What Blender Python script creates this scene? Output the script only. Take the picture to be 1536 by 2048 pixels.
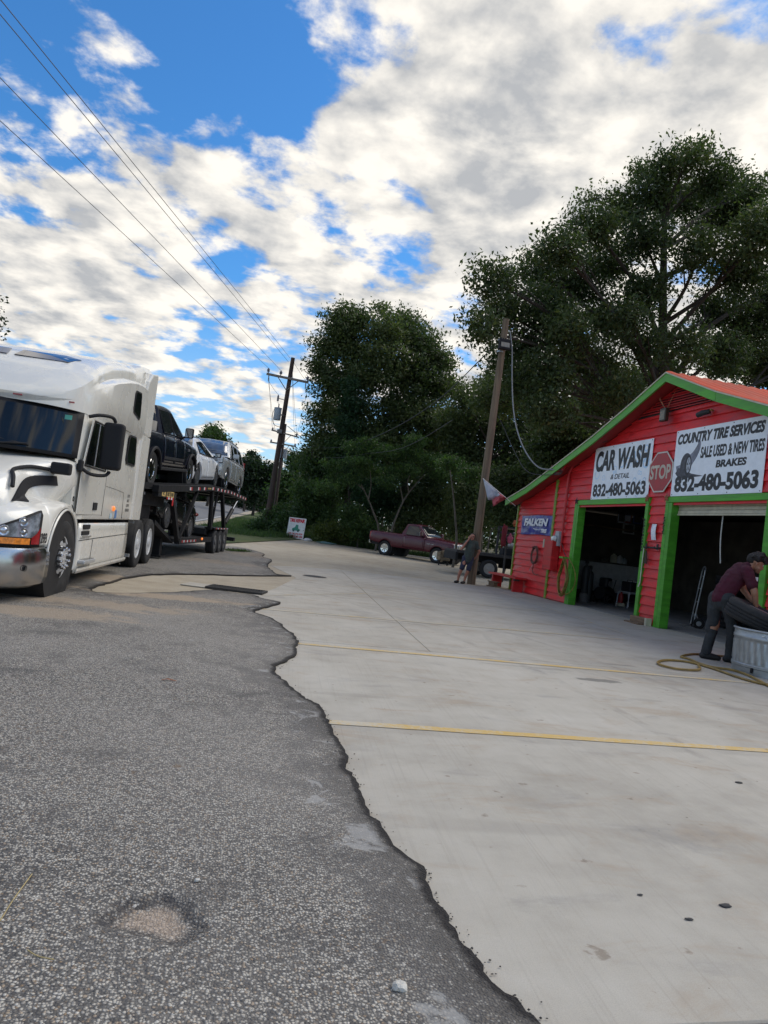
import bpy, bmesh, math, random
import numpy as np
from mathutils import Vector, Matrix, geometry
PI = math.pi; rad = math.radians
for o in list(bpy.data.objects): bpy.data.objects.remove(o)
SC = bpy.context.scene; COL = SC.collection
random.seed(7); RNG = np.random.default_rng(7)

# ------------------------------------------------------------------ camera
CH = 1.30; FPX = 1420.0
def _frame():
    p1 = Vector((450-768, 1030-1024, FPX)); p2 = Vector((1450-768, 1030+122-1024, FPX))
    up = p2.cross(p1).normalized()
    if up.y > 0: up = -up
    Y = p1.normalized(); X = Y.cross(up).normalized()
    return Matrix((X, Y, up))
R3 = _frame()                                  # camera (x right, y down, z ahead) -> world
CPOS = Vector((0, 0, CH))
cam = bpy.data.cameras.new('camera'); cob = bpy.data.objects.new('camera', cam); COL.objects.link(cob)
cam.sensor_fit = 'HORIZONTAL'; cam.sensor_width = 36; cam.lens = 36*FPX/1536
cam.clip_start = 0.05; cam.clip_end = 3000
_r, _u, _b = R3 @ Vector((1,0,0)), -(R3 @ Vector((0,1,0))), -(R3 @ Vector((0,0,1)))
cob.matrix_world = Matrix(((_r.x,_u.x,_b.x,0),(_r.y,_u.y,_b.y,0),(_r.z,_u.z,_b.z,CH),(0,0,0,1)))
SC.camera = cob
# survey helpers: where a sight line meets a plane of the place
def ray(px, py): return R3 @ Vector((px-768, py-1024, FPX))
def onZ(px, py, z=0.0):
    d = ray(px, py); return CPOS + d*((z-CH)/d.z)
def onX(px, py, x):
    d = ray(px, py); return CPOS + d*(x/d.x)
def onY(px, py, y):
    d = ray(px, py); return CPOS + d*(y/d.y)

# ------------------------------------------------------------------ node helper
class NT:
    def __init__(s, tree): s.t = tree; s.n = tree.nodes; s.l = tree.links
    def add(s, kind, _props=None, **kw):
        n = s.n.new(kind)
        for k, v in (_props or {}).items(): setattr(n, k, v)
        for k, v in kw.items():
            key = int(k[1:]) if k[0] == 'i' and k[1:].isdigit() else k.replace('_', ' ')
            s.set(n.inputs[key], v)
        return n
    def set(s, sock, v):
        if isinstance(v, bpy.types.NodeSocket): s.l.new(v, sock)
        else: sock.default_value = v
    def m(s, op, a, b=0.0, c=0.0, clamp=False):
        n = s.n.new('ShaderNodeMath'); n.operation = op; n.use_clamp = clamp
        s.set(n.inputs[0], a); s.set(n.inputs[1], b); s.set(n.inputs[2], c)
        return n.outputs[0]
    def v(s, op, a, b=(0,0,0)):
        n = s.n.new('ShaderNodeVectorMath'); n.operation = op
        s.set(n.inputs[0], a); s.set(n.inputs[1], b)
        return n.outputs['Value'] if op in ('DOT_PRODUCT','LENGTH','DISTANCE') else n.outputs[0]
    def sstep(s, x, a, b, lo=0.0, hi=1.0):
        n = s.add('ShaderNodeMapRange', {'interpolation_type': 'SMOOTHSTEP'}, i0=x, i1=a, i2=b, i3=lo, i4=hi)
        return n.outputs[0]
    def mix(s, f, a, b, blend='MIX'):
        n = s.n.new('ShaderNodeMix'); n.data_type = 'RGBA'; n.blend_type = blend
        s.set(n.inputs[0], f); s.set(n.inputs[6], a); s.set(n.inputs[7], b)
        return n.outputs[2]
    def noise(s, vec, scale, detail=3.0, rough=0.55, dist=0.0):
        n = s.add('ShaderNodeTexNoise', None, Vector=vec, Scale=scale, Detail=detail, Roughness=rough, Distortion=dist)
        return n.outputs[0]
    def ramp(s, f, stops):
        n = s.n.new('ShaderNodeValToRGB'); cr = n.color_ramp
        while len(cr.elements) < len(stops): cr.elements.new(0.5)
        for e, (p, c) in zip(cr.elements, stops): e.position = p; e.color = (*c[:3], 1)
        s.set(n.inputs[0], f); return n.outputs[0]

# ------------------------------------------------------------------ world: daylight sky with broken cloud
SUN_AZ, SUN_EL = 72.0, 48.0       # azimuth from +Y towards +X (behind the big trees)
def build_world():
    w = bpy.data.worlds.new('World'); SC.world = w; w.use_nodes = True
    T = NT(w.node_tree); T.n.clear()
    out = T.add('ShaderNodeOutputWorld'); bg = T.add('ShaderNodeBackground'); bg.inputs[1].default_value = 0.1
    sky = T.add('ShaderNodeTexSky'); sky.sky_type = 'NISHITA'; sky.sun_disc = False
    sky.sun_elevation = rad(SUN_EL); sky.sun_rotation = rad(SUN_AZ); sky.air_density = 1.0; sky.dust_density = 0.4; sky.ozone_density = 2.5
    d = T.add('ShaderNodeTexCoord').outputs['Generated']
    sp = T.add('ShaderNodeSeparateXYZ', None, i0=d).outputs
    hz = T.m('ADD', T.m('MAXIMUM', sp[2], 0.0), 0.16)
    P = T.add('ShaderNodeCombineXYZ', None, i0=T.m('DIVIDE', sp[0], hz), i1=T.m('DIVIDE', sp[1], hz), i2=0.0).outputs[0]
    # the cloud banks and blue gaps that stand in this sky: (sight line, angular radius, weight)
    banks = [(900,40,300,.34),(1090,170,240,.40),(800,215,190,.30),(1010,330,230,.36),(1440,210,190,.42),(1350,5,110,.30),
             (560,330,170,.24),(350,290,130,.26),(215,265,85,.2),(185,105,100,.16),(270,130,60,.1),(90,400,190,.22),(60,560,200,.26),(260,500,170,.2),
             (480,565,150,.22),(800,480,130,.3),(985,450,170,.24),(560,780,170,.24),(140,660,170,.2),(480,195,60,.18),(700,560,90,.15),(260,30,80,.12),(370,410,100,.14),(1190,330,120,.2),
             (1440,600,300,.42),(1180,700,220,.34),(920,720,150,.34),(640,560,90,.2),(440,60,230,-.42),(1232,170,95,-.36),(770,105,70,-.2),(60,190,120,-.28),(850,370,70,-.2),(690,400,70,-.1),(120,470,70,-.08),(500,690,90,-.1),
             (600,190,70,-.16),(905,600,60,-.1),(1290,110,60,-.14),(330,210,60,-.12)]
    acc = None
    for px, py, r, wt in banks:
        c = ray(px, py).normalized(); a = math.atan(r*1.25/FPX)
        dp = T.v('DOT_PRODUCT', d, tuple(c))
        s = T.sstep(dp, math.cos(a), 1.0, 0.0, wt*(0.72 if wt > 0 else 1.15))
        acc = s if acc is None else T.m('ADD', acc, s)
    n1 = T.noise(P, 4.4, 9.0, 0.56, 0.15)
    n2 = T.noise(P, 12.0, 6.0, 0.58, 0.2)
    L = Vector((math.sin(rad(SUN_AZ)), math.cos(rad(SUN_AZ)), 0))*0.075
    n1s = T.noise(T.v('ADD', P, tuple(L)), 4.4, 6.0, 0.55, 0.15)
    body = T.m('ADD', T.m('MULTIPLY', T.m('SUBTRACT', n1, 0.5), 2.6), T.m('MULTIPLY', T.m('SUBTRACT', n2, 0.5), 0.75))
    body = T.m('ADD', body, acc)
    mask = T.sstep(body, -0.14, 0.26)
    thick = T.sstep(body, 0.15, 0.95)
    lit = T.m('ADD', T.m('MULTIPLY', T.m('SUBTRACT', n1, n1s), 4.2), 0.66)
    lit = T.m('ADD', lit, T.m('MULTIPLY', thick, -0.34), clamp=True)
    lit = T.m('ADD', lit, T.m('MULTIPLY', T.m('SUBTRACT', n2, 0.5), 0.5), clamp=True)
    ccol = T.mix(lit, (3.3, 3.4, 3.55, 1), (7.2, 6.85, 6.25, 1))
    # warm glow low in the sky and near the veiled sun
    sund = Vector((math.sin(rad(SUN_AZ))*math.cos(rad(SUN_EL)), math.cos(rad(SUN_AZ))*math.cos(rad(SUN_EL)), math.sin(rad(SUN_EL))))
    near = T.sstep(T.v('DOT_PRODUCT', d, tuple(sund)), 0.80, 1.0, 0.0, 0.35)
    ccol = T.mix(near, ccol, (10, 9.2, 7.8, 1))
    hs = T.add('ShaderNodeHueSaturation', None, Saturation=1.15, Value=1.0, Color=sky.outputs[0]).outputs[0]
    blue = T.mix(1.0, hs, (0.52, 0.93, 1.16, 1), 'MULTIPLY')
    low = T.sstep(sp[2], 0.0, 0.30, 0.55, 0.0)
    blue = T.mix(low, blue, (4.6, 5.1, 5.6, 1))
    mask = T.m('MULTIPLY', mask, T.sstep(sp[2], -0.01, 0.03))
    col = T.mix(mask, blue, ccol)
    T.set(bg.inputs[0], col); T.l.new(bg.outputs[0], out.inputs[0])
    w.cycles.sampling_method = 'MANUAL'; w.cycles.sample_map_resolution = 512
build_world()
sun = bpy.data.lights.new('sun', 'SUN'); sun.energy = 1.5; sun.angle = rad(45); sun.color = (1.0, 0.90, 0.75)
sob = bpy.data.objects.new('sun', sun); COL.objects.link(sob)
_sd = Vector((math.sin(rad(SUN_AZ))*math.cos(rad(SUN_EL)), math.cos(rad(SUN_AZ))*math.cos(rad(SUN_EL)), math.sin(rad(SUN_EL))))
sob.rotation_euler = _sd.to_track_quat('Z', 'Y').to_euler()
SC.view_settings.view_transform = 'Standard'; SC.view_settings.look = 'None'
SC.view_settings.exposure = 0.60; SC.view_settings.gamma = 1.0; SC.view_settings.use_curve_mapping = False
SC.render.engine = 'CYCLES'; SC.cycles.max_bounces = 6; SC.cycles.transparent_max_bounces = 8
SC.cycles.use_denoising = True

# ------------------------------------------------------------------ materials
MATS = {}
def mat(name, col, rough=0.6, metal=0.0, var=0.12, vscale=6.0, bump=0.0, bscale=60.0, spec=0.5, dirt=None, coat=0.0, trans=0.0, emit=None, stretch=None):
    """plain surface with colour variation, dirt film and fine relief in object space"""
    if name in MATS: return MATS[name]
    m = bpy.data.materials.new(name); m.use_nodes = True; MATS[name] = m
    T = NT(m.node_tree); b = T.n['Principled BSDF']
    co = T.add('ShaderNodeTexCoord').outputs['Object']
    if stretch: co = T.v('MULTIPLY', co, stretch)
    n = T.noise(co, vscale, 4.0, 0.6)
    c = T.mix(T.sstep(n, 0.3, 0.7), tuple(x*(1-var) for x in col)+(1,), tuple(min(1, x*(1+var)) for x in col)+(1,))
    if dirt:
        dc, amt, ds = dirt
        dn = T.sstep(T.noise(co, ds, 6.0, 0.68, 0.4), 0.52, 0.74, 0.0, amt)
        c = T.mix(dn, c, (*dc, 1))
    T.set(b.inputs['Base Color'], c)
    b.inputs['Metallic'].default_value = metal; b.inputs['Specular IOR Level'].default_value = spec
    T.set(b.inputs['Roughness'], T.sstep(n, 0.2, 0.8, max(0.02, rough*0.85), min(1, rough*1.15)))
    b.inputs['Coat Weight'].default_value = coat; b.inputs['Coat Roughness'].default_value = 0.06
    if trans: b.inputs['Transmission Weight'].default_value = trans
    if emit:
        b.inputs['Emission Color'].default_value = (*emit[0], 1); b.inputs['Emission Strength'].default_value = emit[1]
    if bump:
        bn = T.add('ShaderNodeBump', None, Strength=bump, Distance=0.01, Height=T.noise(co, bscale, 4.0, 0.6)).outputs[0]
        T.l.new(bn, b.inputs['Normal'])
    return m

# ------------------------------------------------------------------ object helpers
def link(name, me, material=None, parent=None, smooth=False):
    o = bpy.data.objects.new(name, me); COL.objects.link(o)
    if material is not None:
        for q in (material if isinstance(material, (list, tuple)) else [material]): me.materials.append(q)
    if parent is not None: o.parent = parent
    if smooth: me.shade_smooth()
    return o
def tag(o, label=None, cat=None, group=None, kind=None):
    if label: o['label'] = label
    if cat: o['category'] = cat
    if group: o['group'] = group
    if kind: o['kind'] = kind
    return o
def thing(name, label, cat, loc=(0,0,0), rz=0.0, group=None, rot=None):
    o = bpy.data.objects.new(name, None); COL.objects.link(o); o.empty_display_size = 0.2
    o.location = loc; o.rotation_euler = rot if rot else (0, 0, rz)
    return tag(o, label, cat, group)
class MB:
    """collects simple solids and becomes one mesh object"""
    def __init__(s): s.v = []; s.f = []; s.mi = []; s.cur = 0
    def add(s, vs, fs):
        k = len(s.v); s.v += [tuple(p) for p in vs]; s.f += [tuple(i+k for i in f) for f in fs]; s.mi += [s.cur]*len(fs)
        return s
    def box(s, a, b, M=None):
        (x0,y0,z0),(x1,y1,z1) = a, b
        vs = [Vector(p) for p in ((x0,y0,z0),(x1,y0,z0),(x1,y1,z0),(x0,y1,z0),(x0,y0,z1),(x1,y0,z1),(x1,y1,z1),(x0,y1,z1))]
        if M is not None: vs = [M @ p for p in vs]
        return s.add(vs, [(0,3,2,1),(4,5,6,7),(0,1,5,4),(1,2,6,5),(2,3,7,6),(3,0,4,7)])
    def cbox(s, c, d, M=None):
        return s.box([c[i]-d[i]/2 for i in range(3)], [c[i]+d[i]/2 for i in range(3)], M)
    def bar(s, a, b, w, h=None, up=(0,0,1)):
        a, b = Vector(a), Vector(b); h = h or w; t = (b-a).normalized(); u = Vector(up)
        if abs(t.dot(u)) > 0.98: u = Vector((1,0,0))
        sd = t.cross(u).normalized(); u = sd.cross(t).normalized()
        vs = [p+sd*i*w/2+u*j*h/2 for p in (a,b) for i,j in ((-1,-1),(1,-1),(1,1),(-1,1))]
        return s.add(vs, [(0,3,2,1),(4,5,6,7),(0,1,5,4),(1,2,6,5),(2,3,7,6),(3,0,4,7)])
    def tube(s, pts, r, n=8, caps=True, closed=False):
        pts = [Vector(p) for p in pts]; m = len(pts); rs = r if isinstance(r, (list,tuple)) else [r]*m
        vs = []; ref = None
        for i, p in enumerate(pts):
            a = pts[(i-1) % m] if (i or closed) else p; b = pts[(i+1) % m] if (i < m-1 or closed) else p
            t = (b-a); t = t.normalized() if t.length > 1e-9 else Vector((0,0,1))
            if ref is None: ref = Vector((0,0,1)) if abs(t.z) < 0.9 else Vector((1,0,0))
            sd = t.cross(ref).normalized(); u = sd.cross(t).normalized(); ref = u
            vs += [p+(sd*math.cos(2*PI*k/n)+u*math.sin(2*PI*k/n))*rs[i] for k in range(n)]
        fs = []
        for i in range(m if closed else m-1):
            j = (i+1) % m
            for k in range(n): fs.append((i*n+k, i*n+(k+1)%n, j*n+(k+1)%n, j*n+k))
        if caps and not closed: fs += [tuple(range(n-1,-1,-1)), tuple((m-1)*n+k for k in range(n))]
        return s.add(vs, fs)
    def cyl(s, a, b, r, n=16, r2=None): return s.tube([a, b], [r, r2 if r2 is not None else r], n)
    def lathe(s, prof, n=24, M=None, closed=False):
        """prof: (r, h) turned about local z"""
        vs = []; m = len(prof)
        for r, h in prof:
            for k in range(n):
                p = Vector((r*math.cos(2*PI*k/n), r*math.sin(2*PI*k/n), h)); vs.append(M @ p if M is not None else p)
        fs = []
        for i in range(m if closed else m-1):
            j = (i+1) % m
            for k in range(n): fs.append((i*n+k, i*n+(k+1)%n, j*n+(k+1)%n, j*n+k))
        if not closed:
            if prof[0][0] > 1e-6: fs.append(tuple(range(n-1,-1,-1)))
            if prof[-1][0] > 1e-6: fs.append(tuple((m-1)*n+k for k in range(n)))
        return s.add(vs, fs)
    def prism(s, poly, d, M=None):
        """poly: list of 3D points (planar), d: thickness vector"""
        a = [Vector(p) for p in poly]; b = [p+Vector(d) for p in a]; n = len(a)
        if M is not None: a = [M@p for p in a]; b = [M@p for p in b]
        return s.add(a+b, [tuple(range(n-1,-1,-1)), tuple(range(n,2*n))]+[(i,(i+1)%n,(i+1)%n+n,i+n) for i in range(n)])
    def grid(s, rows, closed=False):
        m = len(rows); n = len(rows[0]); vs = [p for r in rows for p in r]; fs = []
        for i in range(m-1):
            for k in range(n if closed else n-1): fs.append((i*n+k, i*n+(k+1)%n, (i+1)*n+(k+1)%n, (i+1)*n+k))
        return s.add(vs, fs)
    def ball(s, c, r, n=10, m=6, M=None):
        c = Vector(c); rr = r if isinstance(r,(list,tuple)) else (r,r,r); vs = []; fs = []
        for i in range(m+1):
            th = PI*i/m
            for k in range(n):
                p = Vector((rr[0]*math.sin(th)*math.cos(2*PI*k/n), rr[1]*math.sin(th)*math.sin(2*PI*k/n), rr[2]*math.cos(th)))
                vs.append(c+(M @ p if M is not None else p))
        for i in range(m):
            for k in range(n): fs.append((i*n+k, (i+1)*n+k, (i+1)*n+(k+1)%n, i*n+(k+1)%n))
        return s.add(vs, fs)
    def build(s, name, material, parent=None, smooth=False, bevel=0.0, seg=2, angle=35, solid=0.0, sub=0, merge=False):
        me = bpy.data.meshes.new(name); me.from_pydata(s.v, [], s.f)
        if len(set(s.mi)) > 1: me.polygons.foreach_set('material_index', s.mi)
        bm = bmesh.new(); bm.from_mesh(me)
        if merge: bmesh.ops.remove_doubles(bm, verts=bm.verts, dist=1e-4)
        bmesh.ops.recalc_face_normals(bm, faces=bm.faces); bm.to_mesh(me); bm.free()
        o = link(name, me, material, parent)
        if smooth: me.shade_smooth()
        if solid:
            q = o.modifiers.new('solid', 'SOLIDIFY'); q.thickness = solid; q.offset = 0
        if bevel:
            q = o.modifiers.new('bevel', 'BEVEL'); q.width = bevel; q.segments = seg; q.limit_method = 'ANGLE'; q.angle_limit = rad(angle); q.harden_normals = False
        if sub:
            q = o.modifiers.new('sub', 'SUBSURF'); q.levels = sub; q.render_levels = sub
        if smooth and not sub:
            if hasattr(me, 'set_sharp_from_angle'): me.set_sharp_from_angle(angle=rad(40))
        return o
def text(txt, material, parent, M, size=1.0, width=None, bold=0.0, shear=0.0, depth=0.002, name='lettering', align='CENTER', spacing=1.0, height=None):
    """flat lettering as a mesh; M places its x/y plane; width and height fix the outline's box"""
    cu = bpy.data.curves.new(name, 'FONT'); cu.body = txt; cu.size = size; cu.align_x = 'LEFT'; cu.offset = bold; cu.shear = shear
    cu.extrude = depth/2; cu.space_character = spacing; cu.resolution_u = 4
    o = bpy.data.objects.new(name, cu); COL.objects.link(o)
    dg = bpy.context.evaluated_depsgraph_get(); me = bpy.data.meshes.new_from_object(o.evaluated_get(dg))
    bpy.data.objects.remove(o); bpy.data.curves.remove(cu)
    vs = np.array([v.co for v in me.vertices]); lo, hi = vs.min(0), vs.max(0)
    sx = (width/(hi[0]-lo[0])) if width else 1.0
    sy = (height/(hi[1]-lo[1])) if height else (sx if width else 1.0)
    ox = {'CENTER': (lo[0]+hi[0])/2, 'LEFT': lo[0], 'RIGHT': hi[0]}[align]
    for v in me.vertices:
        v.co = M @ Vector(((v.co.x-ox)*sx, (v.co.y-lo[1])*sy, v.co.z))
    me.materials.clear()
    return link(name, me, material, parent)
def frame_mat(o, x, y):
    """matrix with origin o, x and y axes"""
    x = Vector(x).normalized(); y = Vector(y).normalized(); z = x.cross(y)
    return Matrix(((x.x,y.x,z.x,o[0]),(x.y,y.y,z.y,o[1]),(x.z,y.z,z.z,o[2]),(0,0,0,1)))
def copy_tree(o, parent=None):
    c = o.copy(); COL.objects.link(c); c.parent = parent
    for ch in list(o.children): copy_tree(ch, c)
    return c
def lerp(a, b, t): return a+(b-a)*t
def interp(x, xs, ys): return float(np.interp(x, xs, ys))
def smooth01(t): t = max(0.0, min(1.0, t)); return t*t*(3-2*t)
def catmull(pts, n=6):
    P = [Vector(p) for p in pts]; out = []
    for i in range(len(P)-1):
        p0, p1, p2, p3 = P[max(i-1,0)], P[i], P[i+1], P[min(i+2,len(P)-1)]
        for k in range(n):
            t = k/n
            out.append(0.5*((2*p1)+(p2-p0)*t+(2*p0-5*p1+4*p2-p3)*t*t+(3*p1-p0-3*p2+p3)*t**3))
    out.append(P[-1]); return out
def sag(a, b, s, n=16):
    a, b = Vector(a), Vector(b)
    return [a.lerp(b, i/n)-Vector((0,0,4*s*(i/n)*(1-i/n))) for i in range(n+1)]
# ================================================================== the ground
def gz(x, y):
    z = 0.018*max(0.0, min(y, 60)-28) + 0.027*max(0.0, min(y, 170)-60)
    e = road_x(y)
    if x < e: z += 0.7*smooth01((y-60)/60)*smooth01((e-x)/7.4)
    return z
_ra, _rb = onY(406, 1043, 60), onY(513, 1021.5, 150)
def road_x(y): return lerp(_ra.x, _rb.x, (y-60)/90)
def sheet(name, xs, ys, dz, material, f=None):
    vs = [(x, y, gz(x, y)+dz) for y in ys for x in xs]; n = len(xs)
    fs = [(j*n+i, j*n+i+1, (j+1)*n+i+1, (j+1)*n+i) for j in range(len(ys)-1) for i in range(n-1)]
    me = bpy.data.meshes.new(name); me.from_pydata(vs, [], fs)
    o = link(name, me, material, smooth=True); o['kind'] = 'structure'; return o
def rng(a, b, s): return [a+(b-a)*i/int(round((b-a)/s)) for i in range(int(round((b-a)/s))+1)]

def ground_mat(name, cols, scale, big=0.35, bump=0.5, fleck=220.0):
    m = bpy.data.materials.new(name); m.use_nodes = True; T = NT(m.node_tree); b = T.n['Principled BSDF']
    co = T.add('ShaderNodeTexCoord').outputs['Object']
    n1 = T.noise(co, big, 6, 0.6); n2 = T.noise(co, scale, 5, 0.65); n3 = T.noise(co, fleck, 2, 0.5)
    f = T.m('ADD', T.m('MULTIPLY', n1, 0.5), T.m('ADD', T.m('MULTIPLY', n2, 0.35), T.m('MULTIPLY', n3, 0.25)))
    c = T.ramp(f, [(0.36, cols[0]), (0.52, cols[1]), (0.68, cols[2])])
    T.set(b.inputs['Base Color'], c); b.inputs['Roughness'].default_value = 0.95; b.inputs['Specular IOR Level'].default_value = 0.2
    bn = T.add('ShaderNodeBump', None, Strength=bump, Distance=0.02, Height=T.m('ADD', n2, n3)).outputs[0]
    T.l.new(bn, b.inputs['Normal']); return m
M_EARTH = ground_mat('earth', [(.05,.045,.03), (.09,.085,.05), (.12,.11,.07)], 3.0)
M_DIRT = ground_mat('gravel_dirt', [(.27,.23,.175), (.38,.33,.255), (.47,.42,.335)], 2.2, 0.25, 0.6, 90)
sheet('ground', rng(-300, 300, 6), rng(-120, 480, 6), -0.14, M_EARTH)
sheet('dirt_lot', rng(-6, 26, 1), rng(7, 50, 1), -0.006, M_DIRT)

# chip-seal asphalt: loose stones in bitumen, darker and tar-bled along its broken edge
def asphalt_material():
    m = bpy.data.materials.new('chip_seal_asphalt'); m.use_nodes = True; T = NT(m.node_tree); b = T.n['Principled BSDF']
    co = T.add('ShaderNodeTexCoord').outputs['Object']
    v = T.add('ShaderNodeTexVoronoi', None, Vector=T.v('ADD', co, T.v('MULTIPLY', T.add('ShaderNodeTexNoise', None, Vector=co, Scale=40.0).outputs[1], (.012,.012,.012))), Scale=108.0, Randomness=1.0)
    sp = T.add('ShaderNodeSeparateColor', None, Color=v.outputs['Color']).outputs
    stone = T.ramp(sp[0], [(0.0,(.04,.038,.037)), (0.24,(.10,.095,.087)), (0.42,(.34,.318,.28)), (0.70,(.50,.468,.405)), (0.92,(.53,.50,.435)), (1.0,(.64,.61,.55))])
    tan = T.sstep(sp[1], 0.80, 0.93, 0.0, 0.7)
    stone = T.mix(tan, stone, (.30,.20,.11,1))
    gap = T.sstep(v.outputs['Distance'], 0.36, 0.60, 0.0, 0.82)
    c = T.mix(gap, stone, (.035,.035,.04,1))
    big = T.noise(co, 0.55, 6, 0.62, 0.6); med = T.noise(co, 3.2, 6, 0.65, 0.3); fine = T.noise(co, 17.0, 4, 0.6)
    edge = T.add('ShaderNodeAttribute', {'attribute_name': 'edge'}).outputs['Fac']
    pit = T.add('ShaderNodeAttribute', {'attribute_name': 'pit'}).outputs['Fac']
    # bitumen bleeding: broad blotches, more of it beside the edge
    bleed = T.m('ADD', T.m('MULTIPLY', T.sstep(edge, 0.85, 0.0), 0.36), T.m('ADD', T.m('MULTIPLY', T.m('SUBTRACT', big, .5), 1.5), T.m('MULTIPLY', T.m('SUBTRACT', med, .5), 1.5)))
    bl = T.sstep(bleed, 0.06, 0.46, 0.0, 0.85)
    keep = T.sstep(sp[0], 0.80, 1.0, 0.0, 0.55)
    bl = T.m('MULTIPLY', bl, T.m('SUBTRACT', 1.0, keep))
    c = T.mix(bl, c, (.040,.038,.040,1))
    rim = T.sstep(T.m('ADD', edge, T.m('MULTIPLY', T.m('SUBTRACT', fine, .5), 0.26)), 0.20, 0.02, 0.0, 0.90)
    c = T.mix(T.m('MULTIPLY', rim, T.m('SUBTRACT', 1.0, T.m('MULTIPLY', T.sstep(sp[0], .55, .95), .55))), c, (.016,.014,.013,1))
    # grey mortar patches left on top, mostly near the edge
    patch = T.m('ADD', T.noise(co, 4.3, 5, 0.6, 0.5), T.sstep(edge, 0.55, 0.06, 0.0, 0.15))
    inside = T.sstep(edge, 0.03, 0.08)
    pm = T.m('MULTIPLY', T.sstep(patch, 0.70, 0.76), inside)
    c = T.mix(T.m('MULTIPLY', pm, 0.7), c, T.mix(fine, (.24,.245,.245,1), (.38,.38,.37,1)))
    # dusty light veil further out
    veil = T.sstep(T.noise(co, 0.21, 5, 0.6), 0.36, 0.66, 0.10, 0.45)
    c = T.mix(veil, c, (.36,.335,.30,1))
    # tan silt washed over the seal beside the drain and under the truck
    for px, py, rx, ry, k in ((330,1197,1.3,.35,.75),(190,1212,1.4,.45,.6),(60,1228,1.2,.4,.6),(230,1160,1.6,.6,.7),(520,1112,1.2,2.0,.5),(480,1090,1.5,2.5,.5),(430,1125,1.5,.8,.35)):
        q0 = onZ(px, py); q = T.v('LENGTH', T.v('MULTIPLY', T.v('SUBTRACT', co, (q0.x, q0.y, 0)), (1/rx, 1/ry, 0)))
        q = T.m('ADD', q, T.m('MULTIPLY', T.m('SUBTRACT', med, .5), 2.4)); c = T.mix(T.sstep(q, 1.15, 0.5, 0, k), c, (.40,.315,.225,1))
    c = T.mix(T.sstep(T.noise(T.v('ADD', co, (4,4,0)), 1.1, 7, .68, .5), .55, .72, 0, .5), c, (.075,.072,.07,1))
    c = T.mix(T.sstep(T.m('ADD', pit, T.m('MULTIPLY', T.m('SUBTRACT', fine, .5), .55)), 0.30, 0.75, 0, .8), c, T.mix(sp[0], (.30,.235,.18,1), (.48,.39,.31,1)))
    ring = T.m('MULTIPLY', T.sstep(pit, 0.05, 0.25), T.sstep(pit, 0.55, 0.30))
    c = T.mix(T.m('MULTIPLY', ring, 0.55), c, (.035,.033,.036,1))
    spot = T.sstep(T.noise(co, 8.5, 3, 0.6), 0.70, 0.76, 0, .55)
    c = T.mix(spot, c, (.15,.085,.04,1))
    lipk = T.sstep(T.m('ADD', edge, T.m('MULTIPLY', T.m('SUBTRACT', fine, .5), 0.07)), 0.055, 0.015, 0.0, .92); c = T.mix(lipk, c, (.014,.012,.012,1))
    T.set(b.inputs['Base Color'], c); b.inputs['Roughness'].default_value = 0.86; b.inputs['Specular IOR Level'].default_value = 0.35
    h = T.m('ADD', T.m('MULTIPLY', T.m('SUBTRACT', 1.0, v.outputs['Distance']), T.m('SUBTRACT', 1.0, T.m('MULTIPLY', pm, .8))), T.m('MULTIPLY', med, 0.5))
    bn = T.add('ShaderNodeBump', None, Strength=0.8, Distance=0.009, Height=h).outputs[0]
    T.l.new(bn, b.inputs['Normal']); return m
M_ASPH = asphalt_material()
EDGE_PX = [(1065,2044),(1000,1985),(950,1935),(905,1880),(870,1820),(835,1755),(790,1700),(755,1640),(720,1590),(703,1558),(690,1530),(683,1500),(665,1470),(648,1445),(640,1422),(610,1402),(590,1385),(565,1362),(550,1345),(560,1332),(582,1318),(599,1302),(595,1285),(575,1265),(550,1243),(520,1230),(510,1224),(535,1216),(556,1207),(530,1200),(505,1192),(470,1187.5),(427,1181),(330,1187),(180,1184),(280,1152),(400,1150),(470,1152),(583,1153),(553,1149),(541,1140),(534,1131),(543,1121),(525,1114),(527,1108),(500,1101),(470,1096)]
def rough_edge(px):
    pts = [onZ(*p).to_2d() for p in px]; out = [pts[0]]
    sm = [p.to_2d() for p in catmull([Vector((p.x, p.y, 0)) for p in pts], 5)]
    rr = random.Random(3); walk = 0.0
    for a, b in zip(sm, sm[1:]):
        d = (b-a).length; near = max(0.03, 0.011*a.length); k = max(1, int(d/near))
        nrm = Vector((-(b-a).y, (b-a).x)).normalized() if d > 1e-6 else Vector((0,0))
        for i in range(1, k+1):
            walk = .80*walk+rr.gauss(0, .0075)*min(1.8, .8+.10*a.length); p = a.lerp(b, i/k); out.append(p+nrm*(rr.gauss(0, 1)*min(0.009, 0.15*near+0.002)+walk))
    return out
E_LINE = rough_edge(EDGE_PX)
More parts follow.
